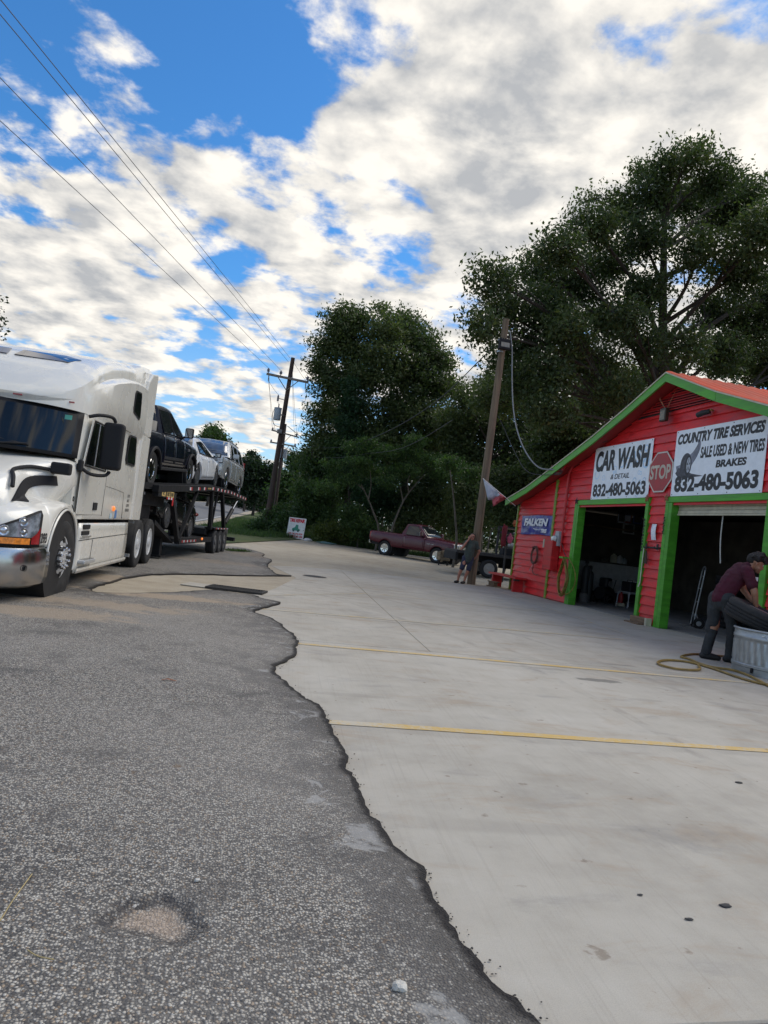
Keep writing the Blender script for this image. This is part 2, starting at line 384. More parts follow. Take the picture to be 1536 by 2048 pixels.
def build_asphalt():
    e = E_LINE
    rest = [Vector(p) for p in ((-1.0,29.0),(-3.0,40.0),(-16,40),(-16,12),(-16,-10),(1.5,-10),(1.3,0.0))]
    loop = list(e)+rest
    vs = list(loop); L = len(loop)
    eg = [(i, (i+1) % L) for i in range(L)]
    def inside(p):
        x, y = p; c = False; j = L-1
        for i in range(L):
            a, b = loop[i], loop[j]
            if (a.y > y) != (b.y > y) and x < (b.x-a.x)*(y-a.y)/(b.y-a.y)+a.x: c = not c
            j = i
        return c
    rr = random.Random(5); ea = np.array([(p.x, p.y) for p in e]); cand = []
    for (x0,x1,y0,y1,s) in ((-3,2.2,0.6,5.5,.11),(-6,2.2,5.5,14,.3),(-15,2.2,-9,0.6,.9),(-15,-3,0.6,5.5,.6),(-15,-6,5.5,14,.8),(-15,2,14,38,1.0)):
        for x in rng(x0, x1, s):
            for y in rng(y0, y1, s): cand.append((x+rr.uniform(-.3,.3)*s, y+rr.uniform(-.3,.3)*s, s))
    for x, y, s in cand:
        if inside((x, y)) and np.min(np.hypot(ea[:,0]-x, ea[:,1]-y)) > 0.35*s: vs.append(Vector((x, y)))
    pc = onZ(310, 1850)
    for i in range(900):
        a_ = i*2.39996; q_ = .34*math.sqrt(i/900); vs.append(Vector((pc.x+q_*math.cos(a_), pc.y+q_*math.sin(a_))))
    r = geometry.delaunay_2d_cdt(vs, eg, [tuple(range(L))], 1, 1e-5)
    V = np.array([(p.x, p.y) for p in r[0]]); F = r[2]
    seg = ea[::1]; D = np.array([np.min(np.hypot(seg[:,0]-x, seg[:,1]-y)) for x, y in V])
    pc = onZ(310, 1850); PIT = np.zeros(len(V))
    for i, (x, y) in enumerate(V):
        q = Vector((x-pc.x, y-pc.y)); an_ = math.atan2(q.y, q.x); PIT[i] = max(0, 1-math.hypot(q.x/0.185, (q.y+0.22*q.x)/0.15)*(1+.14*math.sin(3*an_+1)+.08*math.sin(7*an_)))
    me = bpy.data.meshes.new('asphalt_lot')
    Z = [gz(x, y)+0.020+0.008*smooth01(d/0.12)+0.006*math.sin(x*2.1+y*1.3)*smooth01(d)-0.020*smooth01(p*2.2) for (x, y), d, p in zip(V, D, PIT)]
    me.from_pydata([(x, y, z) for (x, y), z in zip(V, Z)], [], F)
    for nm, arr in (('edge', D), ('pit', PIT)):
        at = me.attributes.new(nm, 'FLOAT', 'POINT'); at.data.foreach_set('value', np.asarray(arr, dtype=np.float32))
    bm = bmesh.new(); bm.from_mesh(me)
    be = [x for x in bm.edges if x.is_boundary]; ex = bmesh.ops.extrude_edge_only(bm, edges=be)
    for g in ex['geom']:
        if isinstance(g, bmesh.types.BMVert): g.co.z -= 0.035
    bmesh.ops.recalc_face_normals(bm, faces=bm.faces); bm.to_mesh(me); bm.free()
    o = link('asphalt_lot', me, M_ASPH); me.shade_smooth(); me.set_sharp_from_angle(angle=rad(30))
    if me.polygons[0].normal.z < 0: me.flip_normals()
    o['kind'] = 'structure'; return o
build_asphalt()

# concrete apron: poured slabs with open joints over a dark bed
JA, JB = onZ(680, 1139), onZ(860, 1304)
def jx(y): return lerp(JB.x, JA.x, (y-JB.y)/(JA.y-JB.y))
STAINS = [(1200,1361,.30,.10,.8),(1100,1338,.28,.07,.35),(790,1245,.5,.09,.22),(1010,1330,.35,.06,.25),(700,1390,.4,.06,.2),(1290,1400,.2,.06,.2),(1240,1330,.25,.05,.5)]
def concrete_material():
    m = bpy.data.materials.new('worn_concrete'); m.use_nodes = True; T = NT(m.node_tree); b = T.n['Principled BSDF']
    co = T.add('ShaderNodeTexCoord').outputs['Object']
    big = T.noise(co, 0.45, 6, 0.6, 0.4); med = T.noise(co, 2.4, 6, 0.65); fine = T.noise(co, 26, 5, 0.65); grit = T.noise(co, 240, 2, 0.5)
    c = T.ramp(T.m('ADD', T.m('MULTIPLY', big, .55), T.m('MULTIPLY', med, .45)), [(0.34,(.33,.305,.26)), (0.5,(.435,.407,.352)), (0.66,(.50,.475,.42))])
    c = T.mix(T.sstep(grit, .35, .7, 0, .30), c, (.27,.25,.22,1))
    # rusty tracked-in dirt, drawn out across the bays
    st = T.v('MULTIPLY', co, (0.7, 1.5, 1)); dirt = T.noise(st, 1.7, 7, 0.68, 0.6)
    c = T.mix(T.sstep(dirt, 0.50, 0.72, 0, .6), c, (.33,.255,.18,1))
    dk = T.noise(T.v('ADD', T.v('MULTIPLY', co, (0.8, 1.6, 1)), (7,3,0)), 1.3, 7, 0.7, 0.5)
    c = T.mix(T.sstep(dk, 0.54, 0.74, 0, .5), c, (.21,.205,.20,1))
    sk = T.noise(T.v('ADD', co, (3,9,0)), 9.0, 4, .55); c = T.mix(T.sstep(sk, .66, .74, 0, .6), c, (.16,.12,.085,1))
    pv = T.add('ShaderNodeTexVoronoi', None, Vector=co, Scale=5.0)
    psz = T.add('ShaderNodeSeparateColor', None, Color=pv.outputs['Color']).outputs[0]
    c = T.mix(T.sstep(pv.outputs['Distance'], T.m('MULTIPLY', psz, 0.05), T.m('MULTIPLY', psz, 0.03), 0, .8), c, (.10,.085,.07,1))
    # broom strokes along the pour
    a = math.atan2(JA.x-JB.x, JA.y-JB.y)
    rot = T.add('ShaderNodeVectorRotate', {'rotation_type': 'Z_AXIS'}, Vector=co, Angle=a)
    br = T.noise(T.v('MULTIPLY', rot.outputs[0], (60, 0.8, 1)), 1.0, 3, .6)
    c = T.mix(T.sstep(br, .50, .75, 0, .22), c, (.24,.215,.18,1))
    for px, py, rx, ry, k in STAINS:
        p = onZ(px, py)
        q = T.v('LENGTH', T.v('MULTIPLY', T.v('SUBTRACT', co, (p.x, p.y, 0)), (1/rx, 1/ry, 0)))
        q = T.m('ADD', q, T.m('MULTIPLY', T.m('SUBTRACT', T.noise(co, 9, 4, .6), .5), 0.9))
        c = T.mix(T.sstep(q, 1.1, 0.7, 0, k), c, (.15,.145,.13,1))
    for cxm, cym, R_, wm, k in ((-14,6.2,17.6,.09,.30),(-14,6.2,19.05,.09,.26),(3.0,30,25.4,.10,.24),(3.0,30,26.9,.10,.22),(14,-6,13.2,.08,.22),(14,-6,11.7,.08,.20),(6.5,9.0,2.7,.07,.22)):
        q = T.m('ABSOLUTE', T.m('SUBTRACT', T.v('LENGTH', T.v('MULTIPLY', T.v('SUBTRACT', co, (cxm, cym, 0)), (1,1,0))), R_))
        br_ = T.m('MULTIPLY', T.sstep(q, wm, wm*.35), T.sstep(med, .42, .62, 0, k)); c = T.mix(br_, c, (.13,.115,.10,1))
    T.set(b.inputs['Base Color'], c); b.inputs['Roughness'].default_value = 0.82; b.inputs['Specular IOR Level'].default_value = 0.3
    h = T.m('ADD', T.m('MULTIPLY', br, .35), T.m('ADD', T.m('MULTIPLY', fine, .6), T.m('MULTIPLY', grit, .35)))
    T.l.new(T.add('ShaderNodeBump', None, Strength=0.35, Distance=0.006, Height=h).outputs[0], b.inputs['Normal'])
    return m
M_CONC = concrete_material()
M_BED = mat('joint_filler', (.05,.045,.04), 0.95)
def build_apron():
    far = [onZ(*p) for p in ((540,1131),(610,1134),(680,1140),(800,1153),(940,1170),(1015,1180))]
    bed = MB().prism([(.25,-9,-.16),(9.72,-9,-.16),(9.72,22.2,-.16),(far[-1].x,far[-1].y-.2,-.16),(far[2].x,far[2].y-.2,-.16),(far[0].x+.3,far[0].y-.5,-.16),(2.0,16.9,-.16),(1.0,13.3,-.16),(.35,12.0,-.16)], (0,0,.145))
    root = bed.build('concrete_apron', M_BED); root['kind'] = 'structure'
    def slab(poly):
        c = sum((Vector(p) for p in poly), Vector((0,0)))/len(poly)
        pts = []
        for p in poly:
            p = Vector(p); pts.append(p+(c-p).normalized()*0.016)
        MB().prism([(p.x, p.y, -.06) for p in pts], (0,0,.06)).build('concrete_slab', M_CONC, root, bevel=0.006, seg=1)
    y0, y1 = 1.80, 8.03
    slab([(.22,-9),(9.7,-9),(9.7,y0+.07),(.22,y0)])
    slab([(.22,y0),(9.7,y0+.07),(9.7,y1),(.22,y1)])
    L_ = [onZ(*p).to_2d() for p in ((515,1189),(548,1177),(592,1156),(583,1151),(541,1131))]
    slab([(.22,y1),(jx(y1),y1),(jx(16.4),16.4)]+[L_[2],L_[1],L_[0],(.30,12.2)])
    slab([(jx(y1),y1),(9.7,y1),(9.7,16.4),(jx(16.4),16.4)])
    slab([L_[2],(jx(16.4),16.4),(far[2].x,far[2].y),(far[1].x,far[1].y),L_[4],L_[3]])
    slab([(jx(16.4),16.4),(9.7,16.4),(9.7,22.3),(far[5].x,far[5].y),(far[4].x,far[4].y),(far[3].x,far[3].y),(far[2].x,far[2].y)])
    # worn yellow bay lines
    m = bpy.data.materials.new('worn_yellow_paint'); m.use_nodes = True; T = NT(m.node_tree); b = T.n['Principled BSDF']
    co = T.add('ShaderNodeTexCoord').outputs['Object']
    w = T.m('ADD', T.m('MULTIPLY', T.noise(co, 26, 5, .7), .5), T.m('MULTIPLY', T.noise(co, 1.6, 4, .6), .5))
    far_w = T.sstep(T.add('ShaderNodeSeparateXYZ', None, i0=co).outputs[1], 4.0, 12.0, 0.0, 0.10)
    c = T.mix(T.sstep(T.m('SUBTRACT', w, far_w), .38, .56), (.47,.43,.345,1), (.53,.36,.115,1))
    T.set(b.inputs['Base Color'], c); b.inputs['Roughness'].default_value = .75
    def line(a, b, w):
        a, b = Vector((a[0],a[1],0.004)), Vector((b[0],b[1],0.004)); k = 24; s = (b-a).cross(Vector((0,0,1))).normalized()*w/2
        rr = random.Random(int(a.y*10)); rows = []
        for i in range(k+1):
            p = a.lerp(b, i/k); j = rr.uniform(-.004,.004); rows.append([p-s+s.normalized()*j, p+s+s.normalized()*j*rr.uniform(-1,1)])
        MB().grid(rows).build('parking_line', m, root)
    def pl(p, q, w): a, b = onZ(*p), onZ(*q); line((a.x,a.y),(b.x,b.y), w)
    pl((640,1443.5),(1536,1502), .10)
    b0 = onZ(1536,1502); line((b0.x+.01,b0.y),(9.0,b0.y-.1),.10)
    pl((590,1287),(1500,1366), .10); pl((500,1216),(1248,1279), .095); pl((746,1188),(1129,1227), .10)
    pl((1000,1184),(1262,1272), .06); pl((525,1191),(742,1187), .05); pl((705,1145),(990,1180), .06)
build_apron()

# the old highway beyond the trailer, with its gravel shoulder and grass bank
M_ROAD = ground_mat('road_asphalt', [(.13,.13,.135), (.17,.17,.175), (.21,.21,.215)], 4.0, 0.15, 0.2, 60)
M_LINE = mat('road_paint', (.62,.62,.6), 0.7, var=.2, vscale=3)
def strip(name, ys, f0, f1, dz, material, n=4):
    rows = []
    for y in ys:
        a, b = f0(y), f1(y); rows.append([(lerp(a,b,i/n), y, gz(lerp(a,b,i/n), y)+dz) for i in range(n+1)])
    o = MB().grid(rows).build(name, material, smooth=True); o['kind'] = 'structure'; return o
yr = rng(-60, 200, 4)
strip('road_shoulder', yr, lambda y: road_x(y)-8.6, lambda y: road_x(y)+1.1, 0.012, M_DIRT)
strip('road', yr, lambda y: road_x(y)-7.8, road_x, 0.03, M_ROAD)
for d in (0.28, 7.5): strip('road_edge_line', yr, lambda y, d=d: road_x(y)-d-.13, lambda y, d=d: road_x(y)-d, 0.036, M_LINE, 1)
M_BANK = ground_mat('bank_turf', [(.035,.05,.018), (.06,.085,.03), (.11,.115,.05)], 2.0, 0.4, 1.0, 40)
strip('grass_verge', rng(31, 150, 3), lambda y: road_x(y)+1.0, lambda y: road_x(y)+1.0+min(14, 3.2+0.25*(y-31)), 0.03, M_BANK, 6)

# things set in the ground
M_IRON = mat('cast_iron', (.045,.043,.042), .7, .4, bump=.2)
def drain():
    t = thing('drain_grate', 'rectangular iron storm drain grate set where sand meets the asphalt edge', 'drain grate', (0.37, 12.84, 0.0), rad(-14))
    fr = MB()
    fr.box((-.50,-.27,0),(.50,-.23,.036)).box((-.50,.23,0),(.50,.27,.036)).box((-.50,-.23,0),(-.46,.23,.036)).box((.46,-.23,0),(.50,.23,.036))
    fr.build('frame', M_IRON, t)
    MB().box((-.46,-.23,-.01),(.46,.23,.012)).build('sump', mat('sump_black',(.012,.012,.013),.9), t)
    proto = None
    for i in range(19):
        if proto is None: o = proto = MB().box((-.008,-.23,.012),(.008,.23,.032)).build('grate_bar', M_IRON, t)
        else: o = proto.copy(); COL.objects.link(o); o.parent = t
        o.location.x = -.43+.86*i/18
    ap = MB().box((-.42,-.27,0),(0,.27,.02)).build('apron_block', M_CONC, t, bevel=.01); ap.location = (-.52,0,0)
drain()
p = onZ(630, 1153.5)
mh = MB().lathe([(.30,0),(.30,.012),(.27,.016),(0,.016)], 28)
o = mh.build('manhole_cover', M_IRON); o.location = p; tag(o, 'small dark round manhole cover flush in the pale concrete', 'manhole cover')
rim = MB().lathe([(.33,0),(.33,.008),(.302,.008),(.302,0)], 28, closed=True).build('rim', M_CONC, o)

M_ROCK = mat('white_rock', (.55,.53,.48), .9, var=.2, vscale=30, bump=.6)
def lump(name, px, py, d, material, label, cat, z=0.03, seed=1, group=None):
    bm = bmesh.new(); bmesh.ops.create_icosphere(bm, subdivisions=2, radius=1); rr = random.Random(seed)
    for v in bm.verts:
        k = rr.uniform(.72, 1.1); v.co = Vector((v.co.x*d[0]*k, v.co.y*d[1]*k, max(-.5, v.co.z)*d[2]*k))
    me = bpy.data.meshes.new(name); bm.to_mesh(me); bm.free(); o = link(name, me, material)
    q = onZ(px, py); o.location = (q.x, q.y, z); return tag(o, label, cat, group)
lump('white_rock', 796, 1997, (.026,.02,.016), M_ROCK, 'pale chunk of rock lying on the asphalt near its broken edge', 'rock', .032, 2)
lump('white_pebble', 392, 1779, (.011,.009,.008), M_ROCK, 'single white pebble beside the shallow pothole in the asphalt', 'pebble', .032, 4)
M_TAR = mat('tar_chip', (.03,.03,.033), .8)
for i, (px, py, s, lb) in enumerate(((1451,1813,.03,'largest flat black tar chip on the concrete slab'),(1378,1840,.018,'black tar chip lying left of the largest chip on the slab'),(1280,1791,.013,'small black crumb on the slab towards the yellow line'),(1478,1566,.03,'dark splinter of rubber just below the yellow bay line'))):
    lump('tar_chip', px, py, (s, s*.55, s*.16), M_TAR, lb, 'debris', .004, 11+i, 'dark crumbs on the concrete slab')
lf = MB().grid([[(-.055,-.012,.004),(-.02,.0,.012),(.055,-.004,.003)],[(-.05,.012,.006),(-.01,.018,.016),(.05,.014,.004)]]).build('dry_leaf', mat('dry_leaf',(.22,.075,.03),.8))
q = onZ(337, 1370); lf.location = (q.x, q.y, .03); tag(lf, 'curled red brown leaf lying on the grey asphalt', 'leaf')
for i, (pts, lb) in enumerate((([(0,1842),(22,1806),(44,1775),(64,1748)], 'longer of the two dry straw stems on the asphalt'), ([(55,1900),(75,1912),(108,1919)], 'shorter straw stem lying below the longer one on the asphalt'))):
    w = [onZ(*p, 0.034) for p in pts]; c = w[0]
    o = MB().tube(catmull([q-c for q in w], 4), .0017, 5).build('straw_stem', mat('straw',(.42,.33,.15),.8)); o.location = c
    tag(o, lb, 'straw', 'dry straw stems on the asphalt')
# loose chippings on the seal: nobody could count them
def chippings():
    rr = np.random.default_rng(4); base = np.array([(1,0,0),(-1,0,0),(0,1,0),(0,-1,0),(0,0,1),(0,0,-1)], float)
    tri = np.array([(0,2,4),(2,1,4),(1,3,4),(3,0,4),(2,0,5),(1,2,5),(3,1,5),(0,3,5)])
    pts = []
    while len(pts) < 2600:
        y = 1.1+4.2*rr.random()**1.7; x = rr.uniform(-.62*y-.6, 1.2)
        d = min((Vector((x, y))-e).length for e in E_LINE[::6])
        ex = min(E_LINE[::3], key=lambda e: abs(e.y-y)).x
        if x < ex-.03: pts.append((x, y))
    V = []; F = []
    for k, (x, y) in enumerate(pts):
        s = rr.uniform(.0032,.0075); sc = s*rr.uniform(.6,1.2,3)*(1,1,.6); a = rr.random()*6.28
        b = base*rr.uniform(.75,1.2,(6,1))*sc; b = b @ np.array([(math.cos(a),math.sin(a),0),(-math.sin(a),math.cos(a),0),(0,0,1)])
        V.append(b+(x, y, gz(x,y)+.026+.006*math.sin(x*2.1+y*1.3))); F.append(tri+6*k)
    V = np.concatenate(V); F = np.concatenate(F)
    me = bpy.data.meshes.new('loose_chippings'); me.from_pydata(V.tolist(), [], F.tolist())
    m = bpy.data.materials.new('chipping_stone'); m.use_nodes = True; T = NT(m.node_tree)
    g = T.add('ShaderNodeNewGeometry').outputs['Random Per Island']
    T.set(T.n['Principled BSDF'].inputs['Base Color'], T.ramp(g, [(0,(.05,.05,.055)),(.35,(.16,.155,.15)),(.7,(.36,.34,.31)),(.92,(.5,.47,.42)),(1,(.32,.19,.1))])); T.n['Principled BSDF'].inputs['Roughness'].default_value = .85
    o = link('loose_chippings', me, m); o['kind'] = 'stuff'; o['label'] = 'small loose stone chippings scattered over the asphalt'
chippings()
# crumbs broken off the edge of the seal
def crumbs():
    rr = np.random.default_rng(9); base = np.array([(1,0,0),(-1,0,0),(0,1,0),(0,-1,0),(0,0,1),(0,0,-1)], float); tri = np.array([(0,2,4),(2,1,4),(1,3,4),(3,0,4),(2,0,5),(1,2,5),(3,1,5),(0,3,5)])
    V = []; F = []; near = [e for e in E_LINE if e.length < 9]
    for k in range(170):
        e = near[int(rr.random()**1.5*len(near))]; s = rr.uniform(.0022,.0055)*(1+.04*e.length); d = abs(rr.normal(0,.022))*(1+.05*e.length)
        b = base*rr.uniform(.7,1.25,(6,1))*s*rr.uniform(.7,1.2,3)*(1,1,.65); V.append(b+(e.x+d, e.y+rr.normal(0,.015), .004+s*.3)); F.append(tri+6*k)
    V = np.concatenate(V); F = np.concatenate(F); me = bpy.data.meshes.new('asphalt_crumbs'); me.from_pydata(V.tolist(), [], F.tolist())
    o = link('asphalt_crumbs', me, mat('crumb_bitumen', (.05,.047,.044), .9, var=.5, vscale=20)); o['kind'] = 'stuff'; o['label'] = 'dark crumbs broken off the asphalt edge onto the concrete'
crumbs()
# ================================================================== the red tyre shop
XF = 9.46
ROOF = [(22.35,2.94),(20.78,3.30),(19.02,3.83),(16.97,4.47),(15.37,5.04),(13.93,5.59),(12.2,4.87),(10.75,4.37),(7.0,3.1),(4.6,2.3)]
def roof_z(y): return interp(y, [p[0] for p in ROOF[::-1]], [p[1] for p in ROOF[::-1]])
def paint(name, col, dark, wear=0.25, rough=0.42):
    """old glossy house paint: brush streaks, faded boards, grime"""
    m = bpy.data.materials.new(name); m.use_nodes = True; T = NT(m.node_tree); b = T.n['Principled BSDF']
    co = T.add('ShaderNodeTexCoord').outputs['Object']
    co2 = T.v('ADD', co, T.v('MULTIPLY', T.add('ShaderNodeObjectInfo').outputs['Random'], (7,13,5)))
    n = T.noise(T.v('MULTIPLY', co2, (1, .6, 4)), 2.2, 6, .65, .3); st = T.noise(T.v('MULTIPLY', co2, (8, 1.2, 30)), 1.5, 4, .6)
    c = T.mix(T.sstep(n, .38, .68), (*[x*.78 for x in col],1), (*[min(1,x*1.12) for x in col],1))
    g = T.noise(co2, 3.6, 7, .7, .5); c = T.mix(T.sstep(g, .56, .78, 0, wear), c, (*dark,1))
    c = T.mix(T.sstep(st, .62, .78, 0, wear*.8), c, (*dark,1))
    T.set(b.inputs['Base Color'], c); T.set(b.inputs['Roughness'], T.sstep(n, .3, .7, rough*.8, rough*1.3)); b.inputs['Specular IOR Level'].default_value = .45
    T.l.new(T.add('ShaderNodeBump', None, Strength=.35, Distance=.004, Height=T.m('ADD', st, g)).outputs[0], b.inputs['Normal'])
    return m
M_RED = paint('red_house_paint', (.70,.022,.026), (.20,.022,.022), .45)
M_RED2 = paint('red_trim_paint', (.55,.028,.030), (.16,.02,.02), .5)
M_GREEN = paint('green_trim_paint', (.085,.36,.030), (.05,.12,.02), .35)
M_GOLD = paint('faded_green_corner', (.20,.30,.035), (.10,.12,.03), .5)
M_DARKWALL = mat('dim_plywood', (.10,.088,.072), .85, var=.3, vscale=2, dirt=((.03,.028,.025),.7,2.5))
M_WHITEP = mat('scuffed_white_panel', (.50,.50,.50), .6, var=.12, dirt=((.2,.19,.17),.5,3))
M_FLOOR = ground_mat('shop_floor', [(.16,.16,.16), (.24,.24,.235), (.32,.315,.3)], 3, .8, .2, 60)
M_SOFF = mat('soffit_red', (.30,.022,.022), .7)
M_ROOFR = mat('orange_red_roofing', (.52,.075,.035), .75, var=.2, vscale=1.3, spec=.15, dirt=((.60,.24,.15),.4,1.6), stretch=(1,.4,1))
M_BLACK = mat('black_metal', (.02,.02,.022), .5)
M_GALV = mat('galvanised', (.36,.39,.41), .42, .75, var=.15, vscale=5, dirt=((.55,.57,.58),.5,9))
M_GREYBOX = mat('grey_enamel', (.36,.38,.40), .45)
M_CREAM = mat('cream_slat', (.52,.49,.37), .5, dirt=((.25,.22,.15),.5,5))
M_SIGNW = mat('white_sign_board', (.82,.86,.92), .35, var=.04, dirt=((.5,.52,.55),.3,3))
M_INK = mat('black_print', (.022,.022,.026), .5)
M_WHITE = mat('white_paint', (.74,.74,.72), .5)

shop = thing('tire_shop', 'red clapboard tire shop with green trim and two open bays', 'shop', (XF, 14.0, 0))
def sp(mb, name, m, parent=None, **k):
    o = mb.build(name, m, **k); o.parent = parent or shop
    if parent is None: o.matrix_parent_inverse = shop.matrix_basis.inverted() if False else Matrix.Translation((-XF,-14.0,0))
    return o
SHELL = MB()
SHELL.box((XF+.02,18.02,0),(XF+.14,22.08,2.86)).box((XF+.02,13.97,0),(XF+.14,14.60,2.86)).box((XF+.02,6.0,0),(XF+.14,10.78,2.86))
gable = [(XF+.02,y,z-.14) for y,z in ROOF if 6 < y < 22.3]
gable = [(XF+.02,22.08,2.861),(XF+.02,22.08,roof_z(22.08)-.14)]+[g for g in gable if g[1] < 22.0]+[(XF+.02,6.0,roof_z(6.0)-.14),(XF+.02,6.0,2.861)]
SHELL.prism(gable, (.12,0,0))
sp(SHELL, 'wall', M_RED2)
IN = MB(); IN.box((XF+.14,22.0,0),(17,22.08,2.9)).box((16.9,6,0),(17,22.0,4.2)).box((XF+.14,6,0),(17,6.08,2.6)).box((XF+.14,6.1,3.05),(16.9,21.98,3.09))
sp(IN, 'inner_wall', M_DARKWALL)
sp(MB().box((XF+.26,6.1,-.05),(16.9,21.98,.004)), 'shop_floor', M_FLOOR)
# clapboards: each course is a board of its own, lapped over the one below
def board(y0b, y1b, y0t, y1t, z0, z1):
    t0, t1 = .052, .010; mb = MB()
    def P(x, y, z): return (x-XF, y-14.0, z)
    vs = [P(XF+.02-t0,y0b,z0),P(XF+.02-t0,y1b,z0),P(XF+.018,y1b,z0),P(XF+.018,y0b,z0),P(XF+.02-t1,y0t,z1),P(XF+.02-t1,y1t,z1),P(XF+.018,y1t,z1),P(XF+.018,y0t,z1)]
    mb.add(vs, [(0,3,2,1),(4,5,6,7),(0,1,5,4),(1,2,6,5),(2,3,7,6),(3,0,4,7)])
    mb.build('clapboard', M_RED, shop, bevel=.008, seg=2)
EX = .205
def left_limit(z):   # largest y under the rake at height z
    ys = [p[0] for p in ROOF if p[0] >= 13.9][::-1]; zs = [p[1]-.15 for p in ROOF if p[0] >= 13.9][::-1]
    return min(22.06, float(np.interp(-z, [-q for q in zs], ys))) if z > zs[-1] else 22.06
def right_limit(z):
    ys = [p[0] for p in ROOF if p[0] <= 13.95]; zs = [p[1]-.15 for p in ROOF if p[0] <= 13.95]
    return max(6.0, float(np.interp(-z, [-q for q in zs], ys)))
k = 0; z = .03
while z < 5.3:
    z1 = z+EX+.012; jit = random.Random(k)
    if z1 < 2.9:
        for a, b in ((18.11,22.06),(13.97,14.58),(6.0,10.78)): board(a, b, a, b, z, z1)
    else:
        yl0, yl1, yr0, yr1 = left_limit(z), left_limit(z1), right_limit(z), right_limit(z1)
        cut = jit.uniform(15.5, 17.5)
        if yl1 > cut+.3:
            board(cut+.002, yl0, cut+.002, yl1, z, z1); board(yr0, cut-.002, yr1, cut-.002, z, z1)
        elif yl1 > yr1+.15: board(yr0, yl0, yr1, yl1, z, z1)
    z += EX; k += 1
# green trim
def gb(a, b, name, m=M_GREEN, bev=.006): return sp(MB().box(a, b), name, m, bevel=bev, seg=1)
gb((XF-.06,18.0,0),(XF+.0,18.13,2.80),'bay_trim'); gb((XF-.055,17.90,0),(XF+.16,17.995,2.75),'bay_reveal')
gb((XF-.06,14.60,0),(XF+.0,14.72,2.75),'bay_trim'); gb((XF+.002,14.58,0),(XF+.16,14.70,2.75),'bay_reveal')
gb((XF-.065,14.585,2.751),(XF+.16,17.995,2.885),'bay_lintel')
gb((XF-.06,13.84,0),(XF+.0,13.955,2.75),'bay_trim'); gb((XF-.058,13.72,0),(XF+.16,13.836,2.75),'bay_reveal')
gb((XF-.06,10.80,0),(XF+.16,10.95,2.75),'bay_trim'); gb((XF-.065,10.80,2.751),(XF+.16,13.955,2.88),'bay_lintel')
gb((XF-.05,22.02,0),(XF+.06,22.11,roof_z(22.1)-.2),'corner_trim',M_GOLD); gb((XF-.045,19.35,0),(XF+.0,19.47,roof_z(19.4)-.18),'corner_trim',M_GOLD)
# rake boards, soffit and metal roof
XR = 9.05
def rake(pts, name, m, dz0, dz1, x0, x1):
    mb = MB()
    for (ya,za),(yb,zb) in zip(pts, pts[1:]):
        mb.add([(x0,ya,za+dz0),(x0,yb,zb+dz0),(x0,yb,zb+dz1),(x0,ya,za+dz1),(x1,ya,za+dz0),(x1,yb,zb+dz0),(x1,yb,zb+dz1),(x1,ya,za+dz1)],
               [(0,3,2,1),(4,5,6,7),(0,1,5,4),(1,2,6,5),(2,3,7,6),(3,0,4,7)])
    return sp(mb, name, m, merge=True)
for seg_ in ([ROOF[0],ROOF[1],ROOF[2]],[ROOF[2],ROOF[3],ROOF[4],ROOF[5]],[ROOF[5],ROOF[6]],[(12.19,4.867),ROOF[7],ROOF[8],ROOF[9]]):
    rake(seg_, 'rake_board', M_GREEN, -.185, -.002, XR, XR+.04)
rake(ROOF, 'drip_edge', M_CREAM, .0, .03, XR-.02, XR+.06)
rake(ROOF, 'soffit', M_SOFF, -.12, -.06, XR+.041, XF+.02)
rake(ROOF, 'roof_deck', M_DARKWALL, -.058, -.004, XR+.041, 17.2)
def roof_sheet(pts, x, w=.92):
    rows = []
    for (y, zz) in pts:
        r = []
        for i in range(13):
            t = i/12; h = .026 if i in (1,2,5,6,9,10) else 0.0
            r.append((x+w*t-XF, y-14.0, zz+.033+h))
        rows.append(r)
    MB().grid(rows).build('roof_sheet', M_ROOFR, shop)
left = [(13.95,5.585)]+ROOF[4::-1]; right = ROOF[5:]
for i in range(9):
    for pts in (left, right): roof_sheet([(p[0], p[1]) for p in pts], 9.03+i*.9)
# louvred gable vent
VB = [(15.56,4.80),(14.0,5.34),(13.85,5.34),(12.75,4.85)]
sp(MB().prism([(XF-.02,y,z) for y,z in VB], (.03,0,0)), 'vent_backing', M_BLACK)
for i in range(9):
    z = 4.845+i*.056
    ya = interp(z, [4.80,5.34], [15.56,14.0])-.03; yb = interp(z, [4.85,5.34], [12.75,13.85])+.03
    if ya-yb > .1: sp(MB().add([(XF-.075,ya,z),(XF-.075,yb,z),(XF-.025,yb,z+.04),(XF-.025,ya,z+.04),(XF-.075,ya,z+.012),(XF-.075,yb,z+.012),(XF-.025,yb,z+.052),(XF-.025,ya,z+.052)],
        [(0,3,2,1),(4,5,6,7),(0,1,5,4),(1,2,6,5),(2,3,7,6),(3,0,4,7)]), 'vent_slat', M_RED2)
# roll-up shutter head
for i in range(3): sp(MB().box((XF+.10+.012*(i%2),10.95,2.52+.078*i),(XF+.135+.012*(i%2),13.72,2.595+.078*i)), 'shutter_slat', M_CREAM, bevel=.012, seg=2)
sp(MB().box((XF+.09,10.95,2.485),(XF+.15,13.72,2.518)), 'shutter_bar', M_CREAM, bevel=.008)

